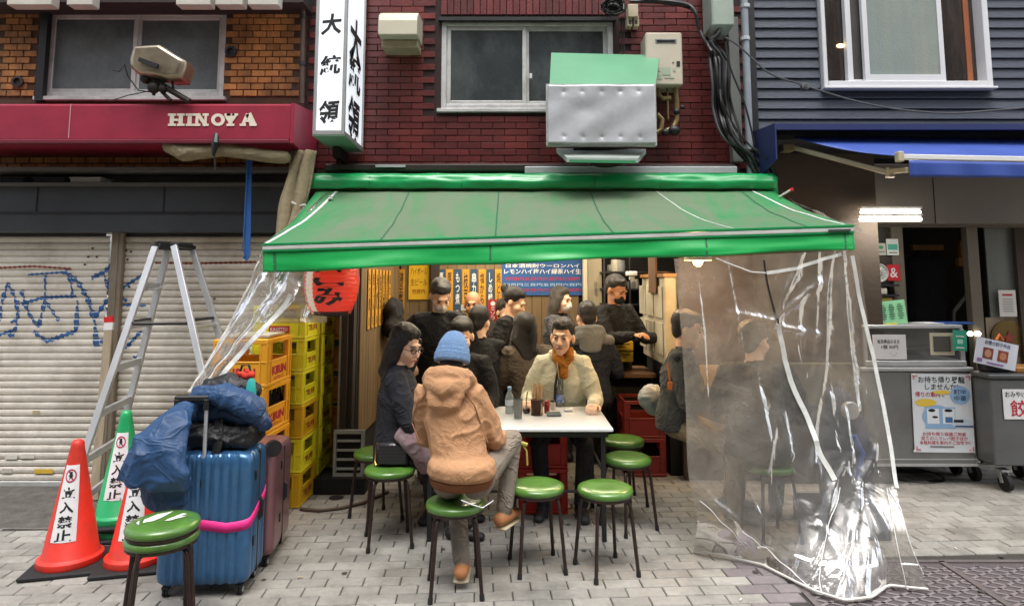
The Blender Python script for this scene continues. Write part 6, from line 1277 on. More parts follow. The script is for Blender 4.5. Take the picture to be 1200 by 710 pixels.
m_kir = mat('kirin_yellow', 'e6a524', .48, 0, .10, 4, .1, 30, dirt=('a8731a', .35, 4, (1,1,.5))); m_yel = mat('crate_yellow', 'e2dc2a', .45, 0, .10, 4, .1, 30, dirt=('a09a1c', .4, 4, (1,1,.5))); m_ora = mat('crate_ochre', 'd0902a', .5, 0, .12, 4, .1, 30, dirt=('7f5512', .4, 4, (1,1,.5))); m_gy = mat('crate_gold', 'c9a317', .5, 0, .12, 4, .1, 30)
m_wine = mat('wine_ink', '8c2418', .6, 0, .05, 4)
pos = ['topmost','second from the top','second from the bottom','lowest']
xk = -1.60-.18; 
for k in range(4):
    crate('beer_crate', '%s orange crate with red lettering in the stack by the suitcases' % pos[k].capitalize(), 'kirin', (xk-.02*(k % 2)*.3, 4.49, .31*(3-k)+.004), R(-2+random.uniform(-1.5,1.5)), .365, .45, .306, m_kir, m_red_ink, 'KIRIN', group='orange crates stacked by the suitcases', bottles=k > 0)
pos6 = ['Topmost','Second from the top','Third from the top','Fourth from the top','Second from the bottom','Lowest']
for colm, (xc, yc) in enumerate(((-1.53-.19, 4.96), (-1.515-.19, 5.35))):
    for k in range(6):
        gold = colm == 0 and k in (3,5); lab = '%s %s crate of the %s yellow stack' % (pos6[k], 'golden' if gold else 'lemon yellow', 'front' if colm == 0 else 'rear')
        crate('drink_crate', lab, 'kagetsu' if (k == 0 and colm == 0) else 'x', (xc+random.uniform(-.004,.004), yc, .24*(5-k)+.004), R(random.uniform(-1.2,1.2)), .39, .36, .236, m_gy if gold else m_yel, m_wine, '花月' if True else '', group='crates of the yellow stacks')
pos5 = ['Topmost','Second from the top','Middle','Second from the bottom','Lowest']
for k in range(5):
    crate('ochre_crate', '%s dull orange crate of the rearmost stack beside the timber post' % pos5[k], 'star', (-1.59, 5.72+.004*k, .265*(4-k)+.10), R(2), .40, .37, .26, m_ora, m_wine, '★', group='dull orange crates beside the timber post')
g = MB(); g.box((-1.58,5.72,1.455), (.24,.3,.05), (0,.1,.2), .01); g.box((-1.60,5.72,1.50), (.2,.26,.04), (.1,0,-.2), .01); solo('folded_cloths', g, mat('grey_cloth', '777368', .95, 0, .2, 8, .5, 30), 'folded grey cloths lying on top of the rearmost crate stack', 'cloth')
g = MB(); g.box((xk,4.49,1.256), (.30,.36,.012), (0,0,.06)); solo('flat_board', g, mat('pale_board', 'b5ad98', .7), 'pale flat board lying on top of the orange crate stack', 'board')
# grey louvred appliance
hb = thing('fan_heater', 'small grey louvred box standing on a slab beside the crates', 'heater', tuple(at(414,560,5.3))); hb.location.z = .0
def hbx(mb, x0, z0, x1, z1, y, d, ch=.0): mb.bb((hb.location.x+x0, y, z0), (hb.location.x+x1, y+d, z1), ch)
g = MB(); hbx(g, -.12,.12,.115,.46,5.15,.03,.004); hbx(g, -.12,.12,-.10,.47,5.13,.02); hbx(g,.095,.12,.115,.47,5.13,.02); hbx(g,-.10,.44,.095,.47,5.13,.02); hbx(g,-.10,.12,.095,.145,5.13,.02); g.build('case', mat('heater_grey', '8d9290', .5, 0, .12, 5), hb, world=True)
for k in range(4): g = MB(); hbx(g, -.095,.17+.07*k,.09,.185+.07*k,5.125,.02); g.build('louvre', MC['heater_grey'], hb, world=True)
g = MB(); hbx(g,-.095,.146,.09,.44,5.146,.003); g.build('grille_dark', m_dark, hb, world=True); g = MB(); hbx(g, -.25,.0,.14,.118,5.08,.3); g.build('slab', m_dark, hb, world=True)
# curved hose on ground
g = MB(); pts = [GH(x,y,.012) for x, y in ((352,596),(375,598),(400,595),(425,589),(455,576))]; g.tube(pts, .012, 7); o = g.build('floor_hose', mat('brown_hose', '4a3a2e', .6), None, True); rebase(o); tag(o, 'thin brown hose lying curved on the paving beside the crates', 'hose')
# ================================================================ STOOLS
m_seat = mat('green_seat_vinyl', '4f7a30', .30, 0, .14, 5, .3, 14, coat=.35, dirt=('304d20', .7, 9, (1,1,1))); m_leg = mat('brown_leg_paint', '2e211e', .38, .3, .2, 14, .1, 60, dirt=('5a463c', .3, 20, (1,1,1)))
SH = .46
def make_stool():
    t = thing('stool', 'x', 'stool', (0,0,0), 0, 'green round stools'); g = MB()
    g.lathe((0,0,SH), [(.10,-.045),(.148,-.042),(.156,-.036),(.160,-.022),(.155,-.008),(.135,.001),(.09,.004),(.03,.002),(.002,.001)], 40); s_ = g.build('seat', m_seat, t, 2); g = MB(); g.lathe((0,0,SH), [(.148,-.055),(.153,-.052),(.153,-.04),(.14,-.04)], 40); g.build('seat_rim', m_leg, s_, True)
    for k in range(4):
        a = math.pi/4+k*math.pi/2; d = V((math.cos(a), math.sin(a), 0)); g = MB(); g.tube([d*.03+V((0,0,SH-.062)), d*.09+V((0,0,SH-.060)), d*.125+V((0,0,SH-.066)), d*.142+V((0,0,SH-.085)), d*.150+V((0,0,SH-.12)), d*.185+V((0,0,.015))], .0105, 10); l_ = g.build('leg', m_leg, t, True)
        g = MB(); g.cyl(d*.1865+V((0,0,.001)), d*.184+V((0,0,.03)), .0135, .0125, 12); g.build('rubber_foot', m_rubber, l_, True)
    return t
st0 = make_stool(); first = [True]
def stool(px, py, rz, label, h=SH, z=0.):
    p = GH(px, py, h+z); loc = (p.x, p.y, z)
    if first[0]: first[0] = False; st0.location = loc; st0.rotation_euler = (0,0,R(rz)); st0['label'] = label; return st0
    return copy_tree(st0, None, loc, R(rz), label)
s_c = stool(629,566,12, 'Empty green stool standing in front of the red crates under the table')
stool(709,569,20, 'Green stool nearest the front at the right corner of the white table')
s_o = stool(534,585,8, 'Green stool the person in the tan hooded jacket sits on')
s_h = stool(457,546,15, 'Green stool with a quilted black handbag lying on it')
stool(735,534,30, 'Green empty stool at the right side of the white table, front one of the pair')
stool(730,513,10, 'Green empty stool behind another at the right side of the table')
stool(900,542,10, 'Green stool seen through the plastic curtain')
s_w = stool(442,527,40, 'Green stool mostly hidden behind the handbag, under the woman in black')
def stool_at(x, y, rz, label, z=0.): return copy_tree(st0, None, (x,y,z), R(rz), label)
# pair of stacked stools at the left front
p = GH(191,612,.50); STK = (p.x, p.y)
sa = stool_at(p.x, p.y, 30, 'Lower green stool of the nested pair in front of the blue suitcase'); sb = stool_at(p.x+.004, p.y-.004, 34, 'Upper green stool of the nested pair, its seat patched with flaked white paint', .052)
g = MB()
for pts in ([(-.09,.05),(-.02,.10),(.06,.11),(.02,.06),(-.01,.03),(-.05,.0),(-.10,.0)], [(.02,-.01),(.10,.04),(.12,.02),(.08,.0),(.11,-.02),(.06,-.03),(.03,-.04),(.0,-.03)], [(-.13,.02),(-.11,.05),(-.12,-.02)]):
    zs = lambda r: SH+float(np.interp(r, [0,.09,.135,.155,.16], [.003,.004,.001,-.008,-.02])); Pn = [(x*.85,y*.85) for x, y in pts]; mx0 = sum(p[0] for p in Pn)/len(Pn); my0 = sum(p[1] for p in Pn)/len(Pn); m_ = len(Pn); g.add([(mx0+(x-mx0)*s_, my0+(y-my0)*s_, zs(math.hypot(mx0+(x-mx0)*s_, my0+(y-my0)*s_))+.0018) for s_ in (0,.5,1) for x, y in Pn], [(i*m_+k, i*m_+(k+1) % m_, (i+1)*m_+(k+1) % m_, (i+1)*m_+k) for i in (0,1) for k in range(m_)])
g.build('flaked_paint', m_white, sb)

# dusty film hanging behind the crates
def df(u, v):
    p = at(318+66*u-14*v*(1-u), 300+78*v, 4.62); p.y += .03*math.sin(u*9+v*3)+.03*NZ.noise(V((u*5, v*5, 2))); return p
g = MB(); g.grid(df, 30, 30); o = g.build('dusty_film', film('brown_film', (.50,.44,.37), .30, .35, 4, .05), None, 2); tag(o, 'dusty brown translucent sheet hanging behind the yellow crates beside the lantern', 'plastic sheet')
# ================================================================ WHITE TABLE AND WHAT STANDS ON IT
TBz = .70; a = GH(492,502,TBz); b = GH(719,502,TBz); c = GH(699,471,TBz)
TB = thing('table', 'white rectangular table with thin black legs under the awning', 'table', ((a.x+b.x)/2, a.y, 0))
ty0, ty1 = b.y, b.y+.72
g = MB(); g.bb((a.x,ty0,TBz-.022), (b.x,ty1,TBz), .005); g.build('tabletop', mat('white_laminate', 'd3d6d8', .22, 0, .04, 4, coat=.3), TB, world=True); g = MB(); g.bb((a.x+.03,ty0+.03,TBz-.06), (b.x-.03,ty0+.05,TBz-.023)); g.build('apron', m_black, TB, world=True); g = MB(); g.bb((a.x+.03,ty1-.05,TBz-.06), (b.x-.03,ty1-.03,TBz-.023)); g.build('apron', m_black, TB, world=True)
for x in (a.x+.06, b.x-.06):
    for y in (ty0+.06, ty1-.06): g = MB(); g.bb((x-.014,y-.014,0), (x+.014,y+.014,TBz-.061)); g.build('leg', m_black, TB, world=True)
g = MB(); g.bar((a.x+.06,ty0+.06,.30), (b.x-.06,ty0+.06,.30), .014, .014); g.bar((b.x-.06,ty0+.06,.42), (b.x-.06,ty1-.06,.42), .014, .014); g.bar((a.x+.06,ty1-.06,.45), (b.x-.06,ty1-.06,.45), .014, .014); g.build('stretcher', m_black, TB, world=True)
# red crates under the table
m_redc = mat('red_crate', 'a81d14', .5, 0, .12, 4, .1, 30)
pr = GH(637,604,.0)
for k, lab in ((0,'Lower red crate under the white table'), (1,'Upper red crate under the white table')):
    crate('red_crate', lab, 'x', (pr.x, pr.y+.20, .31*k+.004), R(0), .345, .36, .306, m_redc, m_redc, ' ', group='red crates under the table')
p2 = at(754,520,5.6)
for k, lab in ((0,'Lower red crate in the dark behind the table by the man with khaki trousers'), (1,'Upper red crate in the dark behind the table by the man with khaki trousers')):
    crate('red_crate', lab, 'x', (p2.x, 5.7, .31*k+.004), R(0), .35, .36, .306, mat('dark_red_crate', '6e1a14', .5), m_redc, ' ', group='red crates behind the table')
def onT(px, py): p = GH(px, py, TBz); return p
# chopstick holder
ch = thing('chopstick_holder', 'brown woven holder full of wooden chopsticks on the white table', 'chopstick holder', tuple(onT(629,486)))
g = MB(); g.lathe((0,0,0), [(.040,0),(.042,.01),(.036,.02),(.042,.10),(.044,.105),(.036,.105),(.034,.02)], 24); g.build('cup', wave_bump(mat('woven_brown', '4a2c1c', .6, 0, .3, 25, .6, 90), 60, 1., 'Z'), ch, True); rnd = random.Random(5)
me = MB().box((0,0,.0), (.006,.004,.20), None, .001).mesh('chopstick', mat('chopstick_wood', 'c8a478', .6, 0, .12, 8))
for k in range(22):
    x, y = rnd.uniform(-.026,.026), rnd.uniform(-.022,.022); o = bpy.data.objects.new('chopstick', me); col.objects.link(o); o.parent = ch; o.location = (x*1.4, y, .105+rnd.uniform(-.01,.012)); o.rotation_euler = (rnd.uniform(-.1,.1), x*6, rnd.random()*3)
bt = thing('glass_bottle', 'clear glass bottle with a blue label holding one tall chopstick', 'bottle', tuple(onT(656,476)))
g = MB(); g.lathe((0,0,0), [(.028,0),(.031,.01),(.031,.10),(.024,.13),(.013,.16),(.0125,.20),(.014,.205),(.010,.205),(.009,.16)], 20); g.build('glass', mat('bottle_glass', '9aa39a', .1, 0, .05, 4, trans=.75, coat=.6), bt, 2); g = MB(); g.lathe((0,0,0), [(.0316,.03),(.0318,.032),(.0318,.085),(.0316,.087)], 20); g.build('label', mat('blue_white_label', '3f63b0', .5, 0, .1, 30, dirt=('d8dce6', .9, 40, (1,1,1))), bt, True); g = MB(); g.tube([(0,0,.08),(-.004,0,.2),(-.02,.0,.32)], .004, 6); g.build('chopstick', MC['chopstick_wood'], bt)
# spice bottles
for px, py, c_, capc, lab, hh in ((641,484,'8c2018','b02018','small red capped spice bottle on the white table beside the chopsticks', .085), (648,480,'b9b2a4','3a3a3a','small clear shaker with a dark cap on the white table', .07)):
    t = thing('spice_bottle', lab, 'bottle', tuple(onT(px,py))); g = MB(); g.lathe((0,0,0), [(.018,0),(.02,.005),(.02,hh*.7),(.014,hh*.8)], 16); g.build('bottle', mat('spice_'+c_, c_, .25, coat=.5), t, True); g = MB(); g.lathe((0,0,hh*.78), [(.016,0),(.016,hh*.22),(.01,hh*.25)], 16); g.build('cap', mat('cap_'+capc, capc, .4), t, True)
wb = thing('water_bottle', 'small plastic water bottle with a pale blue cap beside the tan jacket sleeve', 'bottle', tuple(onT(597,484))); g = MB(); g.lathe((0,0,0), [(.028,0),(.030,.01),(.028,.05),(.030,.09),(.028,.12),(.013,.15),(.013,.165)], 20); g.build('bottle', mat('pet_plastic', 'b9c4c8', .12, 0, .05, 5, trans=.6), wb, True); g = MB(); g.lathe((0,0,.163), [(.015,0),(.015,.018),(.012,.02)], 16); g.build('cap', mat('pale_blue_cap', '7aa6cf', .4), wb, True); g = MB(); g.lathe((0,0,.055), [(.0296,0),(.0302,.004),(.0302,.038),(.0296,.04)], 20); g.build('label', P_('c9d0d8'), wb, True)
ash = thing('ashtray', 'grey rectangular ashtray on the white table beside the chopsticks', 'ashtray', tuple(onT(649,487))); g = MB(); g.box((0,0,.011), (.10,.07,.022), None, .006); g.build('tray', mat('grey_tray', '6f7678', .35, .3), ash); g = MB(); g.box((0,0,.0225), (.082,.054,.002)); g.build('ash_well', P_('4a4d4e'), ash)
g = MB(); q = onT(666,482); g.ell(q+V((0,0,.010)), (.035,.025,.012)); g.ell(q+V((.02,.01,.014)), (.02,.018,.012)); o = solid(g, 'crumpled_tissue', [m_paper], None, .004, 1, fold=.012, fscale=.02); rebase(o); tag(o, 'crumpled white tissue on the white table', 'tissue')
t = thing('beer_glass', 'tall glass half full of amber drink beside the tan sleeve on the table', 'glass', tuple(onT(607,490))); g = MB(); g.lathe((0,0,0), [(.028,0),(.032,.13),(.030,.13),(.026,.012)], 20); g.build('glass', MC['bottle_glass'], t, True); g = MB(); g.lathe((0,0,.012), [(.024,0),(.027,.06)], 16); g.build('drink', mat('amber', '9c6a1c', .15, trans=.4), t, True)
sd = thing('soy_dish', 'small dark soy sauce pot at the left of the chopstick holder', 'pot', tuple(onT(617,484))); g = MB(); g.lathe((0,0,0), [(.022,0),(.028,.015),(.024,.035),(.010,.042),(.004,.05)], 16); g.build('pot', mat('soy_dark', '241611', .25, coat=.5), sd, True); g = MB(); g.tube([(-.0,0,.04),(.0,0,.10),(.008,0,.15)], .0045, 8); g.build('brush_handle', mat('bamboo', 'a58a4a', .5), sd, True)
# ================================================================ CONES
m_cone = mat('orange_red_cone', 'd02a1a', .5, 0, .10, 4, .1, 30, dirt=('7f3a30', .55, 9, (1,1,.5))); m_cg = mat('green_cone', '1c9a5c', .4, 0, .08, 4, coat=.15, dirt=('156a42', .3, 8, (1,1,1)))
def cone(px, py, m, label, lab_a, z=0., grp='traffic cones before the shutters', kz=1., writing=True, loc=None):
    c = loc or GH(px, py, z); t = thing('traffic_cone', label, 'traffic cone', (c.x,c.y,z), 0, grp)
    g = MB(); g.box((0,0,.014), (.38,.38,.026), (0,0,R(14)), .008); g.build('base', m_rubber if m is m_cone else m_rubber, t)
    g = MB(); g.lathe((0,0,0), [(.165,.026),(.168,.035),(.165,.06),(.15,.068),(.142,.075),(.036,.66),(.033,.685),(.022,.70),(.004,.705)], 40); g.build('cone_body', m, t, True)
    if not writing: return t
    rr = lambda z: .142+(z-.075)*(.036-.142)/(.66-.075)
    def f(off):
        def q(x, y): z = .37+y; r = rr(z)+off; a = lab_a+x/rr(.37+y*.3)*1.0; return V((r*math.sin(a), -r*math.cos(a), z))
        return q
    fq = f(.0015); g = MB(); g.grid(lambda u, v: fq((u-.5)*.095*(1.12-.0*v), (.5-v)*.40), 8, 12); g.build('label_strip', mat('label_white', 'd9dadc', .6, 0, .08, 20), t, True)
    g = MB()
    for ch_, yy in zip('立入禁止', (.055,-.02,-.095,-.165)):
        ff = f(.003); text(g, ch_, (0,0,0), (1,0,0), (0,0,1), .066, .062, 0, .03, lambda x, y, yy=yy: ff(x, y+yy))
    ff = f(.003); g.add([ff(x-.0, y+.145) for x, y in ((-.008,.022),(.008,.022),(.010,.008),(.016,-.004),(.008,-.004),(.012,-.026),(.002,-.010),(-.008,-.026),(-.006,-.004),(-.014,-.004),(-.008,.008))], [tuple(range(11))])
    g.build('lettering', m_ink, t)
    g = MB(); n = 32; ffr = f(.0034)
    vs = [ffr(r*math.cos(2*math.pi*k/n), .145+r*math.sin(2*math.pi*k/n)) for r in (.028,.036) for k in range(n)]; g.add(vs, [(k, (k+1) % n, (k+1) % n+n, k+n) for k in range(n)]); g.add([ffr(-.022,.170), ffr(-.017,.174), ffr(.022,.120), ffr(.017,.116)], [(0,1,2,3)]); g.build('prohibition_ring', mat('ring_red', 'a8284a', .6), t)
    return t
cone(82,662,m_cone,'Orange red cone with a white warning label, leftmost of all and nearest the street', R(12))
cone(160,660,m_cone,'Orange red cone partly hidden behind the nested stools and the blue jacket', R(10))
gc = GH(140,625,0); cone(0,0,m_cg,'Lower green cone nested under the labelled green one', 0, 0, writing=False, loc=gc); cone(0,0,m_cg,'Upper green cone with a white warning label, nested on another green cone', R(10), .075, loc=V((gc.x,gc.y,.075)))
for px, py, lab in ((70,680,'flat red cone base peeping out under the leftmost black cone base'), (170,676,'flat red cone base peeping out under the second black cone base')):
    pass
# ================================================================ LADDER
LD = thing('step_ladder', 'open aluminium step ladder standing before the roller shutter', 'ladder', tuple(GH(190,600)))
tp = [at(182,289,4.75), at(197,292,5.0), at(204,288,4.75), at(225,291,5.0)]; ft_ = [GH(66,626), GH(128,585), GH(276,626), GH(312,585)]
ft_[0] = V((-3.12,4.30,0)); ft_[1] = V((-2.94,4.86,0)); ft_[2] = V((-1.93,4.28,0)); ft_[3] = V((-1.80,4.84,0))
ft_[0] = GH(62,640,0); ft_[1] = GH(122,588,0); ft_[2] = GH(283,640); ft_[3] = GH(318,588)
for a, b in zip(tp, ft_):
    g = MB(); g.bar(a, b, .046, .028, (0,1,0), .003); rl = g.build('rail', m_alu, LD, world=True); g2 = MB(); d = (b-a).normalized(); g2.bar(b-d*.05, b-d*.002, .06, .034, (0,1,0), .004); g2.build('rubber_foot', m_rubber, rl); rl.children[-1].data.transform(wmat(LD).inverted())
for (i, j, n_) in ((0,1,6), (2,3,3)):
    for k in range(1, n_+1 if i == 0 else 3):
        t_ = k/(6.6 if i == 0 else 3.2); a = tp[i].lerp(ft_[i], t_); b = tp[j].lerp(ft_[j], t_); g = MB(); g.bar(a, b, .022, .05 if i == 0 else .025, (0,0,1), .003); g.build('step', m_alu, LD, world=True)
g = MB(); g.bar(tp[0]+V((0,0,.012)), tp[3]+V((0,0,.012)), .06, .03, (0,1,0), .006); g.bar(tp[0]+V((0,0,.005)), tp[1]+V((0,0,.005)), .07, .03, (0,0,1), .006); g.bar(tp[2]+V((0,0,.008)), tp[3]+V((0,0,.004)), .07, .03, (0,0,1), .006); g.build('top_hinge', m_black, LD, world=True)
g = MB(); a, b = tp[0].lerp(ft_[0],.285), tp[2].lerp(ft_[2],.285); m1 = tp[1].lerp(ft_[1],.285); m2 = tp[3].lerp(ft_[3],.285); g.tube([a, a+V((.04,-.01,-.02)), b+V((-.02,-.01,-.02)), b, m2], .011, 8); g.bar(a, m1, .02, .012); g.build('spreader', m_black, LD, True, True)
g = MB(); g.tube([at(x,y,4.72) for x, y in ((170,341),(176,334),(186,331),(194,333),(186,338),(175,340))], .006, 6); g.build('wire_tie', m_alu, LD, True, True)
# ================================================================ LUGGAGE
m_case = mat('blue_shell', '3a6a98', .3, .45, .10, 3, .06, 60, coat=.4, dirt=('2c4f70', .6, 7, (1,1,1))); m_rose = mat('rose_shell', '8d646a', .3, .5, .08, 4, coat=.3)
def suitcase(name, label, loc, rz, w_, d_, h_, m, ribs=True):
    t = thing(name, label, 'suitcase', loc, rz, None); z0 = .055; g = MB(); n = 260
    def ring(z, s):
        P = []; hx, hy, r = w_/2-s, d_/2-s, .045; sx, sy = hx-r, hy-r; per = 4*(sx+sy)+2*math.pi*r
        for k in range(n):
            q = per*k/n; X = Y = nx = ny = 0
            for kx, ky, L_, ex0, ey0 in ((1,0,2*sx,-sx,-hy), (0,1,2*sy,hx,-sy), (-1,0,2*sx,sx,hy), (0,-1,2*sy,-hx,sy)):
                if q <= L_:
                    X, Y = ex0+kx*q, ey0+ky*q; nx, ny = ky, -kx
                    dd = (.5-.5*math.cos(((X if kx else Y))/.047*2*math.pi)) if ribs and abs(X if kx else Y) < (sx if kx else sy)*.93 and not (ky and abs(Y) < .03) else 0
                    X -= nx*.010*dd**1.5; Y -= ny*.010*dd**1.5; break
                q -= L_
                if q <= math.pi*r/2:
                    a = q/r; cx, cy = (ex0+kx*L_)-ky*r*1, (ey0+ky*L_)+kx*r*1; X = cx+r*(ky*math.cos(a)+kx*math.sin(a)); Y = cy+r*(-kx*math.cos(a)+ky*math.sin(a)); break
                q -= math.pi*r/2
            P.append((X, Y, z))
        return P
    zs = [(z0,.05),(z0+.008,.02),(z0+.03,.004),(z0+.06,0)]+[(z0+.06+(h_-.12)*k/10, 0) for k in range(1,11)]+[(z0+h_-.03,.004),(z0+h_-.01,.016),(z0+h_,.045)]
    rg = [ring(z, s) for z, s in zs]; g.add([p for r in rg for p in r], [(i*n+k, i*n+(k+1) % n, (i+1)*n+(k+1) % n, (i+1)*n+k) for i in range(len(rg)-1) for k in range(n)]+[tuple(reversed(range(n))), tuple((len(rg)-1)*n+k for k in range(n))]); g.build('shell', m, t, True)
    g = MB(); g.box((0,0,z0+h_/2), (w_+.006,.010,h_-.04), None, .003); g.build('zip_seam', m_black, t)
    for sx in (-1,1):
        for sy in (-1,1): x, y = sx*(w_/2-.05), sy*(d_/2-.05); g = MB(); g.cyl((x-.014,y,.026), (x-.003,y,.026), .025, n=18); g.cyl((x+.003,y,.026), (x+.014,y,.026), .025, n=18); w1 = g.build('wheel', m_rubber, t, True); g = MB(); g.cyl((x+.0145,y,.026), (x+.0165,y,.026), .015, n=12); g.build('wheel_hub', m_alu, w1, True); g = MB(); g.box((x,y,.048), (.04,.05,.022), None, .006); g.build('wheel_housing', m_black, t)
    g = MB(); g.bar((w_/2+.004,.012,z0+h_*.42), (w_/2+.004,.012,z0+h_*.60), .016, .022, ch=.004); g.bar((w_/2+.012,.012,z0+h_*.44), (w_/2+.012,.012,z0+h_*.58), .018, .012, ch=.004); g.build('side_handle', m_black, t); g = MB(); g.box((w_/2+.002,-.07,z0+h_*.80), (.006,.018,.05), None, .002); g.box((w_/2+.002,-.07,z0+h_*.30), (.006,.018,.05), None, .002); g.build('latch', m_black, t)
    return t
BSx, BSy, BSr = GH(237,690).x+.03, 3.60, R(4)
bs = suitcase('blue_suitcase', 'ribbed metallic blue suitcase strapped with a bright pink belt behind the nested stools', (BSx,BSy,0), BSr, .47, .29, .67, m_case)
g = MB(); n = 60
def belt(u, v):
    a = 2*math.pi*u; cx, sy = math.cos(a), math.sin(a); e = .22; x = abs(cx)**e*(1 if cx > 0 else -1)*(.47/2+.004); y = abs(sy)**e*(1 if sy > 0 else -1)*(.29/2+.004); return V((x, y, .055+.36+.04*(x/.24)*0+.10*(y/.145)*.5*(1 if x > .0 else .4)+.025*x/.24-v*.05))
g.grid(belt, 160, 2); o = g.build('pink_belt', mat('pink_webbing', 'e02a86', .55, 0, .06, 20, .2, 120), bs, 2); md = o.modifiers.new('s','SOLIDIFY'); md.thickness = .003; md.offset = 1
g = MB(); 
for x in (-.075, .075): g.cyl((x-.09,-.125,.70), (x-.09,-.125,1.0), .010, n=10)
g.build('handle_tubes', m_alu, bs, True); bs.children[-1].name = 'handle_tube'; g = MB(); g.bar((-.18,-.125,1.005), (0,-.125,1.005), .03, .028, (0,1,0), .006); g.box((-.165,-.125,.975), (.03,.032,.06), None, .006); g.box((-.015,-.125,.975), (.03,.032,.06), None, .006); g.build('handle_grip', m_black, bs)
rs = suitcase('rose_suitcase', 'metallic rose pink suitcase squeezed between the blue one and the orange crates', (GH(300,655).x-.03, 4.0, 0), R(6), .30, .42, .60, m_rose, False)
g = MB(); g.cyl((.12,-.17,.66), (.14,-.20,.66), .045, n=20); g.build('corner_guard', m_black, rs, True)
# duffel bag on top of the blue suitcase
m_duf = mat('blue_nylon', '17355c', .5, 0, .14, 5, .3, 60, wrinkle=.35); m_blk = mat('black_nylon', '15161a', .5, 0, .15, 6, .4, 60, wrinkle=.4)
dz = .055+.67; g = MB(); M_ = Matrix.Translation
cx, cy = BSx+.0, BSy+.05
g.loft([(cx-.20,cy+.01,dz+.16), (cx-.08,cy,dz+.20), (cx+.08,cy,dz+.19), (cx+.17,cy,dz+.15), (cx+.22,cy,dz+.11)], [(.10,.07),(.12,.085),(.12,.085),(.11,.075),(.07,.05)], side=(0,1,0), n=16)
duf = solid(g, 'duffel_bag', [m_duf], None, .009, 3, fold=.06, fscale=.11); rebase(duf); tag(duf, 'blue nylon duffel bag slumped on top of the blue suitcase', 'bag')
g = MB(); g.box((cx+.015,cy-.02,dz+.07), (.42,.25,.125), (0,.03,0), .03); g.box((cx+.12,cy-.03,dz+.05), (.2,.25,.09), (0,.1,0), .03); g.tube([(cx-.19,cy-.15,dz+.05),(cx-.05,cy-.155,dz+.09),(cx+.1,cy-.155,dz+.05),(cx+.2,cy-.14,dz+.09)], .010, 6); o = solid(g, 'black_bag', [m_blk], None, .008, 3, fold=.045, fscale=.06); rebase(o); tag(o, 'black soft bag squashed between the blue suitcase and the blue duffel', 'bag')
g = MB(); pts = [V((cx+.03,cy-.10,dz+.17)), V((cx+.06,cy-.155,dz+.06)), V((cx+.045,cy-.165,dz-.02)), V((cx+.0,cy-.175,dz-.12)), V((cx-.04,cy-.17,dz-.17))]; g.ribbon(pts, .045, (0,1,0)); o = g.build('bag_strap', m_blk, None, 2); md = o.modifiers.new('s','SOLIDIFY'); md.thickness = .005; tag(o, 'wide black shoulder strap hanging down over the blue suitcase', 'strap')
g = MB(); g.box((cx-.02,cy-.18,dz-.15), (.05,.015,.045), (0,.4,0), .005); g.build('buckle', MC['black_plastic'] if 'black_plastic' in MC else m_black, o)
# blue jacket draped over the left of the case
m_bj = mat('blue_jacket_cloth', '1b3f66', .55, 0, .12, 6, .25, 60, wrinkle=.35)
g = MB(); q = lambda px, py, Y: at(px,py,Y)
g.loft([q(222,470,3.50), q(204,492,3.36), q(188,520,3.30), q(180,548,3.27), q(176,568,3.27)], [(.05,.04),(.10,.05),(.15,.05),(.17,.045),(.185,.03)], side=(1,0,0), n=18)
g.loft([q(188,500,3.34), q(168,535,3.27), q(154,566,3.25)], [(.05,.04),(.06,.05),(.05,.035)], side=(1,0,0), n=14)
g.loft([q(192,560,3.33), q(190,585,3.33), q(186,597,3.34)], [(.13,.035),(.12,.035),(.10,.02)], side=(1,0,0), n=14)
g.loft([q(236,462,3.52), q(262,462,3.52), q(292,478,3.52)], [(.06,.06),(.08,.07),(.07,.06)], n=14)
o = solid(g, 'draped_jacket', [m_bj], None, .008, 3, fold=.06, fscale=.12); rebase(o); tag(o, 'blue waterproof jacket draped down over the left side of the luggage', 'jacket')
# small black bag, teal bottle, red charm behind
g = MB(); p_ = at(268,452,3.75); g.loft([p_+V((-.10,0,-.02)), p_, p_+V((.12,0,-.03))], [(.07,.06),(.08,.08),(.07,.06)], n=14); o = solid(g, 'small_black_bag', [m_blk], None, .009, 2, fold=.03, fscale=.05); rebase(o); tag(o, 'small black bag behind the blue duffel, in front of the orange crates', 'bag')
g = MB(); p_ = at(294,460,3.66); g.lathe(p_+V((0,0,-.07)), [(.025,0),(.03,.01),(.028,.08),(.022,.13),(.012,.15)], 18); solo('teal_pouch', g, mat('teal_plastic', '2aa39c', .4, 0, .1, 10), 'small teal bottle standing beside the black bag on the luggage', 'bottle', smooth=True)
g = MB(); p_ = at(288,438,3.66); 
for dx, dz_, r in ((-.03,0,.02),(.0,-.01,.022),(.03,-.005,.02),(.01,.015,.015)): g.ell(p_+V((dx,0,dz_)), (r*1.2,r*.8,r))
o = solid(g, 'red_charm', [mat('red_cloth', 'c8301c', .7)], None, .005, 1, fold=.012, fscale=.02); rebase(o); tag(o, 'small red cloth charm on the bag by the teal bottle', 'charm')
g = MB(); g.tube([at(280,440,3.66), at(284,428,3.66), at(292,428,3.66), at(295,442,3.66)], .007, 7); o = g.build('bag_loop', m_blk, None, True); rebase(o); tag(o, 'black loop handle standing up by the red charm', 'handle')
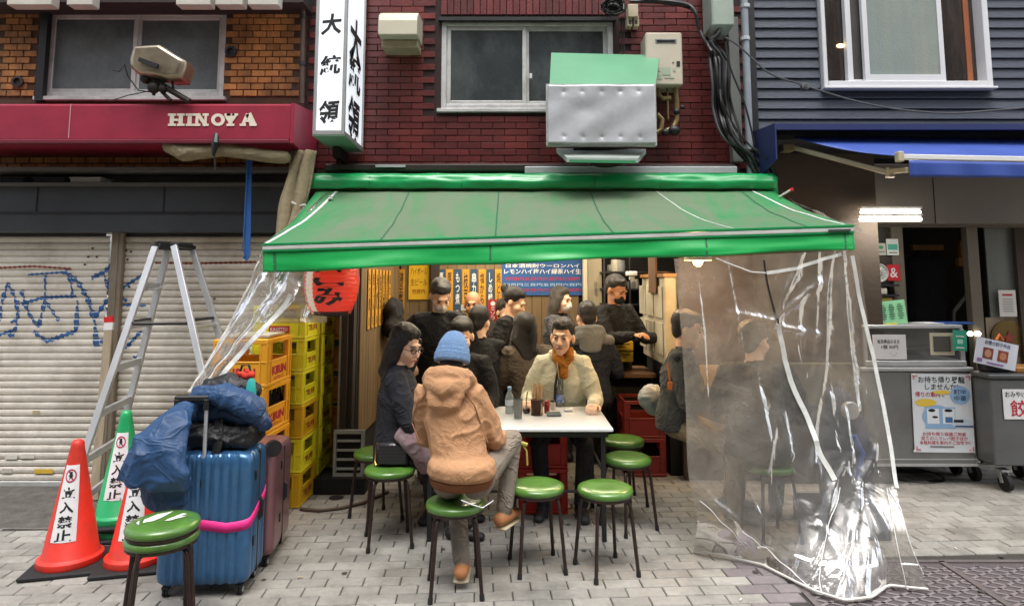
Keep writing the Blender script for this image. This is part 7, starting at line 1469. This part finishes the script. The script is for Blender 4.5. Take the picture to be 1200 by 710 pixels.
# quilted handbag on the stool
hbg = thing('handbag', 'small black quilted leather handbag on a green stool beside the woman in black', 'handbag', (s_h.location.x+.02, s_h.location.y, SH+.006)); m_lth = mat('black_leather', '16171c', .35, 0, .1, 8, .2, 60, coat=.3)
g = MB(); g.box((0,0,.075), (.21,.09,.145), None, .02); g.build('bag_body', m_lth, hbg, True); g = MB()
for k in range(7):
    x = -.09+k*.026
    for j in range(6): z = .022+j*.021; g.bar((x,-.0465,z), (x+.012,-.0465,z+.010), .003, .003); g.bar((x+.012,-.0465,z+.010), (x+.024,-.0465,z), .003, .003)
g.build('quilting', mat('quilt_thread', '2c2e38', .4), hbg); g = MB(); g.tube([(-.1,0,.14),(-.11,0,.10),(-.112,-.02,.03),(-.10,-.04,.01)], .005, 6); g.build('chain', mat('brass', 'b08d4a', .3, .9), hbg, True)
# plastic bag behind (right)
g = MB(); p_ = at(762,465,5.0); g.ell(p_, (.10,.08,.10)); g.ell(p_+V((.03,0,-.06)), (.09,.07,.09)); o = solid(g, 'carrier_bag', [mat('pale_bag_plastic', '9aa0a4', .35, 0, .1, 5)], None, .01, 2, fold=.05, fscale=.05); rebase(o); tag(o, 'crumpled pale plastic bag hanging beside the man in the grey jacket', 'bag')
# yellow toy like clip on the sleeve table edge
g = MB(); g.tube([at(603,521,3.95), at(612,519,3.95), at(618,521,3.95)], .012, 7); g.tube([at(612,520,3.95), at(617,528,3.95), at(618,545,3.95)], .006, 6); o = g.build('yellow_rope', mat('yellow_cord', 'a89a48', .6), None, True); rebase(o); tag(o, 'yellow cord hanging from the table edge by the tan sleeve', 'cord')
# navy backpack behind the curtain with a silver disc
bp = thing('backpack', 'navy backpack with a round silver flask seen through the plastic curtain', 'backpack', tuple(GH(990,600))); pz = at(988,500,4.35)
g = MB(); g.loft([pz+V((0,0,-.42)), pz+V((0,0,-.2)), pz+V((-.02,0,.0)), pz+V((-.03,0,.18))], [(.17,.11),(.20,.13),(.18,.12),(.11,.08)], side=(1,0,0), n=16); o = solid(g, 'bag_body', [mat('navy_nylon', '1a2338', .7, 0, .2, 6, .4, 30)], bp, .012, 3, fold=.03, fscale=.08)
g = MB(); c = at(997,481,4.2); g.lathe(c, [(.055,-.02),(.058,0),(.05,.012),(.03,.014)], 24, M90); g.build('silver_disc', m_alu, bp, True, True); g = MB(); g.tube([at(1000,510,4.2), at(1010,530,4.2), at(1004,560,4.22)], .02, 8); g.build('blue_strap', mat('blue_nylon_b', '2a4fa0', .6), bp, True, True)
bst = GH(985,585,.46); g = MB(); pzs = V((pz.x, 4.35, 0)); stool_at(pzs.x, pzs.y+.0, 20, 'Green stool under the navy backpack behind the curtain') if False else None
g = MB(); g.bb((pz.x-.25,4.2,.0), (pz.x+.2,4.6,.17), .01); solo('black_tub', g, m_black, 'low black tub under the backpack behind the curtain', 'tub')
# kitchen-side counter seen behind the curtain
g = MB(); pb(g, 805, 428, 905, 470, 5.2, .02); solo('menu_sheet', g, mat('warm_paper', 'b59a6a', .7, 0, .3, 4), 'pale glossy menu sheet behind the curtain beside the seated man', 'menu')
g = MB(); pb(g, 925, 425, 1004, 475, 5.30, .04, .01); solo('pale_box', g, mat('pale_tan', '5f5744', .7), 'pale tan board behind the curtain above the backpack', 'board')
# ================================================================ PEOPLE
def P(px, py, Y): p = at(px, py, Y); return (p.x, p.y, p.z)
# main figure: tan hooded jacket from behind
m_tan = mat('tan_canvas', 'b08560', .82, 0, .12, 5, .35, 110, dirt=('976e4a', .5, 7, (1,1,1)), wrinkle=.2); m_tan2 = mat('brown_rib', '7d4a26', .9, 0, .15, 30, .5, 80)
def hoodx(J, d):
    n = d['neck']; hc = d['hc']; bk = V((0,1,0))
    ring = [n+V((.115*math.sin(a), .03+.085*math.cos(a), .035+.05*math.cos(a))) for a in np.linspace(-2.5, 2.5, 13)]
    J.loft(ring, [.04]+[.052]*11+[.04], n=12)
    J.loft([n+V((-.09,.10,.03)), n+V((0,.155,.01)), n+V((.09,.10,.03))], [(.06,.05),(.075,.06),(.06,.05)], n=12)
    J.loft([n+V((0,.13,.03)), n+V((0,.165,-.09)), n+V((0,.15,-.15))], [(.12,.04),(.10,.04),(.04,.02)], side=(1,0,0), n=14)
    h = d['hip']; J.loft([h+V((0,.02,.06)), h+V((0,.025,.11))], [(.200,.160),(.196,.157)], side=(1,0,0), n=20, ck=.3)
hd = P(530,420,3.66)
r1, i1 = person('Person seen from behind in a tan hooded jacket and pale blue beanie on a stool', hd, 172, m_tan, legs='7f766a', shoes='b0764a', lean=.15, side=.10, hem=.02, hs=.96, scale=.93, yaw=8, pitch=16, roll=-4, hair='none', bulk=.93, skin='light',
   hands=[(-.17,-.42,.76), (.15,-.42,.78)], poles=[(-.35,.3,-1), (.35,.3,-1)], feet=[(-.20,-.26,.36), (.02,-.10,.12)], knees=[(-.4,-1,.6), (.2,-1,.1)], vox=.0085, jacket_fold=.034, extra=hoodx, detail=True)
HPp, Rh, nk, hp = i1['HP'], i1['Rh'], i1['neck'], i1['hip']
m_knit = wave_bump(mat('pale_blue_knit', '7394bd', .95, 0, .14, 40, .7, 120), 55, .8, 'X', .004)
g = MB(); g.ell(HPp(0,.012,.05), (.096,.110,.108), Rh, 24, 14); g.ell(HPp(0,.0,.11), (.075,.085,.062), Rh); g.loft([HPp(0,.014,-.005), HPp(0,.012,.05)], [(.104,.115),(.103,.114)], side=Rh @ V((1,0,0)), n=28, rnd=False); solid(g, 'beanie', [m_knit], r1, .006, 2, world=False, fold=.006, fscale=.04)
g = MB(); g.loft([HPp(0,.015,-.028), HPp(0,.015,-.018), HPp(0,.013,.026), HPp(0,.013,.034)], [(.103,.115),(.110,.121),(.109,.120),(.103,.114)], side=Rh @ V((1,0,0)), n=32, rnd=False); solid(g, 'beanie_cuff', [m_knit], r1, .005, 2, world=False)
g = MB(); g.ell(HPp(0,.045,-.045), (.072,.06,.05), Rh); g.build('hair', mat('hair_dark', '1a1512', .6, 0, .3, 40, .8, 160), r1, True)
g = MB(); g.loft([hp+V((0,.01,-.02)), hp+V((0,.012,.01)), hp+V((0,.015,.04))], [(.172,.138),(.183,.147),(.187,.150)], side=(1,0,0), n=40, rnd=False); solid(g, 'ribbed_hem', [wave_bump(m_tan2, 60, .8, 'X', .004)], r1, .009, 2, world=False, fold=.012, fscale=.1)
m_stitch = mat('stitch', '7d5330', .8)
for s in (-1,1):
    g = MB(); S = i1['sh'][0 if s < 0 else 1]; g.tube([nk+V((s*.10,.115,-.01)), nk+V((s*.17,.12,-.09)), nk+V((s*.205,.10,-.2)), hp.lerp(nk,.45)+V((s*.20,.10,0))], .004, 6); g.build('seam', m_stitch, r1, True)
g = MB(); g.tube([hp+V((-.03,.165,-.05)), hp+V((-.09,.155,-.075)), hp+V((-.14,.12,-.10)), hp+V((-.19,.06,-.08))], .003, 6); g.build('drawcord', m_paper, r1, True)
for (hj, K, A) in i1['legs']:
    g = MB(); fd = V((K.x-hj.x, K.y-hj.y, 0)).normalized(); g.loft([V((A.x,A.y,A.z-.072))-fd*.05, V((A.x,A.y,A.z-.075))+fd*.14], [(.046,.012),(.040,.012)], side=fd.cross(V((0,0,1))), n=14); g.build('shoe_sole', mat('cream_sole', 'b9ad8e', .7), r1, True)
# woman in black, left
person('Woman in a black coat with long dark hair and glasses left of the white table', P(476,405,4.35), 92, '1b1d25', legs='29292e', shoes='1a1a1c', lean=.06, yaw=-38, pitch=14, hair='long', hair_c='110f10', bulk=.98, glasses=True, vox=.0095, detail=True,
   hands=[(-.10,-.36,.74), (.12,-.36,.72)], coatlen=.02, jacket_fold=.02)
g = MB(); p_ = at(478,512,4.15); g.loft([p_+V((-.02,0,.06)), p_+V((.05,-.02,.0)), p_+V((.10,.0,-.12)), p_+V((.11,.02,-.22))], [(.10,.03),(.10,.04),(.07,.04),(.04,.02)], side=(1,0,0), n=14); o = solid(g, 'patterned_scarf', [mat('patterned_cloth', '8a7a7c', .85, 0, .2, 6, .2, 30, dirt=('6e2f3c', .9, 11, (1,1,1)))], None, .009, 2, fold=.03, fscale=.05); rebase(o); tag(o, 'pink and grey patterned cloth hanging over the lap of the woman in black', 'scarf')
# man in cream jacket facing the camera
m_cream = mat('cream_fleece', 'd6d4be', .9, 0, .10, 6, .35, 110, wrinkle=.3)
def collar(J, d):
    n = d['neck']; J.loft([n+V((.085*math.sin(a), -.012-.075*math.cos(a), .015)) for a in np.linspace(.5, 2*math.pi-.5, 14)], [.026]*14, n=8); J.loft([n+V((.09*math.sin(a), .0-.08*math.cos(a), .035)) for a in np.linspace(.9, 2*math.pi-.9, 14)], [.02]*14, n=8)
hd = P(659,395,4.98)
r2, i2 = person('Man in a cream jacket and mustard scarf facing the street across the white table', hd, -6, m_cream, legs='1f2024', lean=.08, yaw=-10, pitch=2, roll=3, hair='short', hair_c='1a1512', skin='light', bulk=.97, hs=1.12, vox=.008, detail=True, extra=collar,
   hands=[(-.25,-.30,.745), (.22,-.36,.745)], poles=[(-.35,.3,-1), (.35,.3,-1)], jacket_fold=.028)
n_ = i2['neck']; m_mus = mat('mustard_knit', 'a8681c', .95, 0, .2, 20, .8, 70)
g = MB(); g.loft([n_+V((-.055,-.045,.05)), n_+V((-.04,-.085,.01)), n_+V((0,-.105,-.03)), n_+V((.01,-.115,-.13))], [(.03,.025),(.045,.03),(.05,.028),(.04,.02)], n=12); g.loft([n_+V((.06,-.03,.06)), n_+V((.05,-.08,.01)), n_+V((.0,-.105,-.05))], [(.03,.025),(.04,.03),(.035,.025)], n=12); g.loft([n_+V((-.06,0,.03)), n_+V((0,.06,.04)), n_+V((.06,0,.03))], [.03,.03,.03], n=10); solid(g, 'scarf', [m_mus], r2, .007, 2, world=False, fold=.02, fscale=.035)
g = MB(); g.tube([n_+V((-.02,-.115,-.02)), n_+V((-.05,-.165,-.18)), n_+V((-.06,-.165,-.34))], .010, 8); g.build('bag_strap', m_blk, r2, True); g = MB(); g.tube([i2['hip'].lerp(n_,.86)+V((0,-.118,0)), i2['chest']+V((.004,-.153,0)), i2['waist']+V((.004,-.150,0))], .0035, 6); g.build('jacket_zip', mat('zip_dark', '5b5a4c', .5), r2, True)
g = MB(); E_, W_ = i2['arms'][1][1], i2['arms'][1][2]; text(g, 'ZEN', E_.lerp(W_,.45)+V((.0,-.066,.01)), (.2,0,-1), (1,0,.2), .07, .03, .002, .03); g.build('sleeve_print', mat('olive_print', '5f6a3a', .8), r2)
# dark haired man behind the beanie
person('Dark haired man in a black coat partly hidden behind the blue beanie', P(541,394,4.9), -8, '1a1b1d', lean=.10, yaw=10, pitch=16, hair='short', hair_c='120f0e', skin='light', hands=[(-.14,-.34,.75), (.16,-.36,.75)])
# standing cook with mask and emblem
r3, i3 = person('Cook standing in a black sweatshirt with a small white emblem and a white face mask', P(516,347,5.35), 14, '0f1118', legs='17181c', pose='stand', lean=.16, yaw=8, pitch=34, hair='short', hair_c='2a2724', mask='c9cac6', skin='light', bulk=1.12, hands=[(-.26,-.22,.98), (.22,-.30,.95)], poles=[(-.5,.3,-.8), (.5,.3,-.8)], group='stall staff', vox=.0095)
g = MB(); c = i3['chest']+V((.085,-.168,.05)); pts = [c+V((.026*math.cos(a)*(1-.25*k/14), -.004, .026*math.sin(a))) for k, a in enumerate(np.linspace(-2.2, 2.4, 15))]; g.ribbon(pts, [.004+.010*math.sin(math.pi*k/14) for k in range(15)], (0,1,0))
for k in range(3): g.ribbon([c+V((-.006+.008*k,-.004,.018-.008*k)), c+V((.012+.006*k,-.004,.030-.010*k))], .005, (0,1,0))
text(g, 'KITCHEN', c+V((0,-.004,-.038)), (1,0,0), (0,0,1), .06, .010, .0) if False else None
g.ribbon([c+V((-.028,-.004,-.038)), c+V((.03,-.004,-.038))], .007, (0,1,0)); g.build('chest_emblem', m_paper, r3)
# man in black jacket from behind
person('Man in a black jacket seen from behind between the cook and the back table', P(562,378,5.55), 196, '15171a', lean=.10, yaw=-30, pitch=14, hair='short', hair_c='14110f', vox=.013)
person('Old man with receding hair in dark clothes facing the street by the back wall', P(554,357,6.6), -14, '1b1b1e', lean=.02, yaw=10, pitch=4, hair='bald', hair_c='4a4542', skin='tan', vox=.012)
person('Woman in black with her hair in a bun leaning over the back table', P(603,354,6.15), 62, '121317', pose='stand', lean=.34, yaw=8, pitch=24, hair='bun', hair_c='110e0d', vox=.012, hands=[(-.1,-.50,.92), (.12,-.48,.92)], bulk=.9)
person('Guest in a pale patterned top at the back table beside the woman with the bun', P(592,366,6.75), 10, mat('patterned_top', '7c8072', .9, 0, .3, 14, dirt=('3d4a3a', .7, 18, (1,1,1))), lean=.05, yaw=20, pitch=10, hair='short', hair_c='2a211a', vox=.013, bulk=.95)
person('Person in a brown quilted down jacket with long dark hair seen from behind', P(616,386,5.6), 205, '5a5046', lean=.10, yaw=-55, pitch=8, hair='long', hair_c='120f0e', vox=.012, puff=True, jacket_fold=.06, bulk=1.0)
person('Person with long grey brown hair and a white mask near the back wall', P(658,352,6.6), 60, '4a4c50', lean=.04, yaw=-6, pitch=4, hair='long', hair_c='3c3834', mask='c4c6c6', vox=.012)
def hood2(J, d): n = d['neck']; J.loft([n+V((.11*math.sin(a), .03+.08*math.cos(a), .02+.04*math.cos(a))) for a in np.linspace(-2.4, 2.4, 11)], [.045]*11, n=10); J.loft([n+V((0,.12,.02)), n+V((0,.14,-.10))], [(.12,.045),(.08,.03)], side=(1,0,0), n=12)
r4, i4 = person('Man seen from behind in a navy jacket with a grey hood at the kitchen counter', P(687,372,5.75), 184, '161b26', lean=.12, yaw=8, pitch=10, hair='short', hair_c='15110f', vox=.0115, hands=[(-.2,-.32,.85), (.2,-.32,.85)])
g = MB(); n_ = i4['neck']; g.loft([n_+V((.12*math.sin(a), .03+.09*math.cos(a), .02+.045*math.cos(a))) for a in np.linspace(-2.3, 2.3, 13)], [.042]*13, n=10); g.loft([n_+V((0,.13,.02)), n_+V((0,.155,-.11))], [(.13,.045),(.09,.03)], side=(1,0,0), n=14); g.loft([n_+V((-.19,.05,-.04)), n_+V((0,.12,-.02)), n_+V((.19,.05,-.04))], [(.05,.05),(.05,.05),(.05,.05)], n=12); solid(g, 'grey_hood', [mat('grey_marl', '6c6d6c', .95, 0, .15, 12, .3, 60)], r4, .010, 3, world=False, fold=.02, fscale=.06)
person('Cook standing in a black shirt and black mask by the kitchen rack', P(722,340,6.05), 30, '17181b', legs='17181c', pose='stand', lean=.06, yaw=14, pitch=22, hair='short', hair_c='14110f', mask='191b22', skin='tan', hands=[(-.1,-.42,1.15), (.2,-.42,1.12)], group='stall staff', vox=.011)
# man with grey jacket and orange tag, half behind the curtain
r5, i5 = person('Man in a grey jacket and khaki trousers with an orange tag, half behind the curtain', P(806,386,4.75), 66, '4a4b49', legs='8d7f62', shoes='5c5b58', lean=.10, yaw=10, pitch=12, hair='short', hair_c='1a1512', skin='light', hands=[(-.12,-.36,.78), (.12,-.36,.76)], feet=[(-.12,-.40,.07), (.14,-.34,.07)], vox=.0095)
g = MB(); c = at(785,452,4.42); g.box(c, (.035,.012,.055), (0,.1,0), .006); g.tube([c+V((0,0,.03)), c+V((-.005,0,.09)), c+V((-.01,.02,.15))], .006, 6); o = g.build('orange_tag', mat('tag_orange', 'c86a1c', .5), r5, True, True)
person('Person in a dark grey coat sitting behind the plastic curtain with the back turned', P(884,400,4.36), 165, '1e2023', legs='3b3a3a', shoes='3a3836', lean=.10, yaw=-40, pitch=6, hair='short', hair_c='3c3a39', skin='light', hands=[(-.2,-.36,.78), (.16,-.38,.78)], vox=.0105, bulk=1.15)
# ---- tidy: things that are single meshes get an origin at their base
for o in list(col.objects):
    if o.parent is None and o.type == 'MESH' and o.get('category') and o.location.length < 1e-6 and not o.children: rebase(o)
# ---- small street litter and marks near the camera
rnd = random.Random(21)
for k in range(14):
    px, py = rnd.uniform(250,1180), rnd.uniform(600,704); p = GH(px, py, .0); g = MB(); n = 9; rr = rnd.uniform(.010,.018)
    g.add([(p.x+rr*(1+.3*rnd.random())*math.cos(2*math.pi*i/n), p.y+rr*(1+.3*rnd.random())*math.sin(2*math.pi*i/n), .0032) for i in range(n)], [tuple(range(n))]); g.build('gum_mark', mat('gum_dark', '3d3a36', .8), pavement)
for k, (px, py, c_) in enumerate(((352,676,'b8a98a'), (868,702,'c9c6bd'), (1120,642,'c9c6bd'))):
    p = GH(px, py, .004); g = MB(); g.box(p, (.028,.008,.007), (0,0,rnd.random()*3), .002); solo('cigarette_end', g, mat('butt_'+c_, c_, .8), ('cigarette end lying on the paving left of the tan figure\'s stool', 'cigarette end beside the hem of the plastic curtain', 'cigarette end on the paving in front of the counter cart')[k], 'cigarette end')
# straps, zip and side pocket sewn to the duffel bag; seams on the draped jacket
def local(o, pts): return [V(p)-o.location for p in pts]
bvh_dg = bpy.context.evaluated_depsgraph_get(); bvh_dg.update()
def snap(o, p, off=.006):
    ok, c_, n_2, _ = o.closest_point_on_mesh(V(p)-o.location); return c_+n_2*off
for k, dx in enumerate((-.10, .09)):
    g = MB(); g.ribbon([snap(duf, (cx+dx+.02*t, cy-.16+.04*t, dz+.07+.035*t)) for t in range(6)]+[snap(duf, (cx+dx+.10, cy+.06, dz+.30))], .026, (0,-1,.5)); g.build('bag_strap', m_blk, duf)
g = MB(); g.ribbon([snap(duf, (cx-.2+.42*t/14, cy-.08, dz+.26)) for t in range(15)], .010, (0,-.5,1)); g.build('bag_zip', m_black, duf)
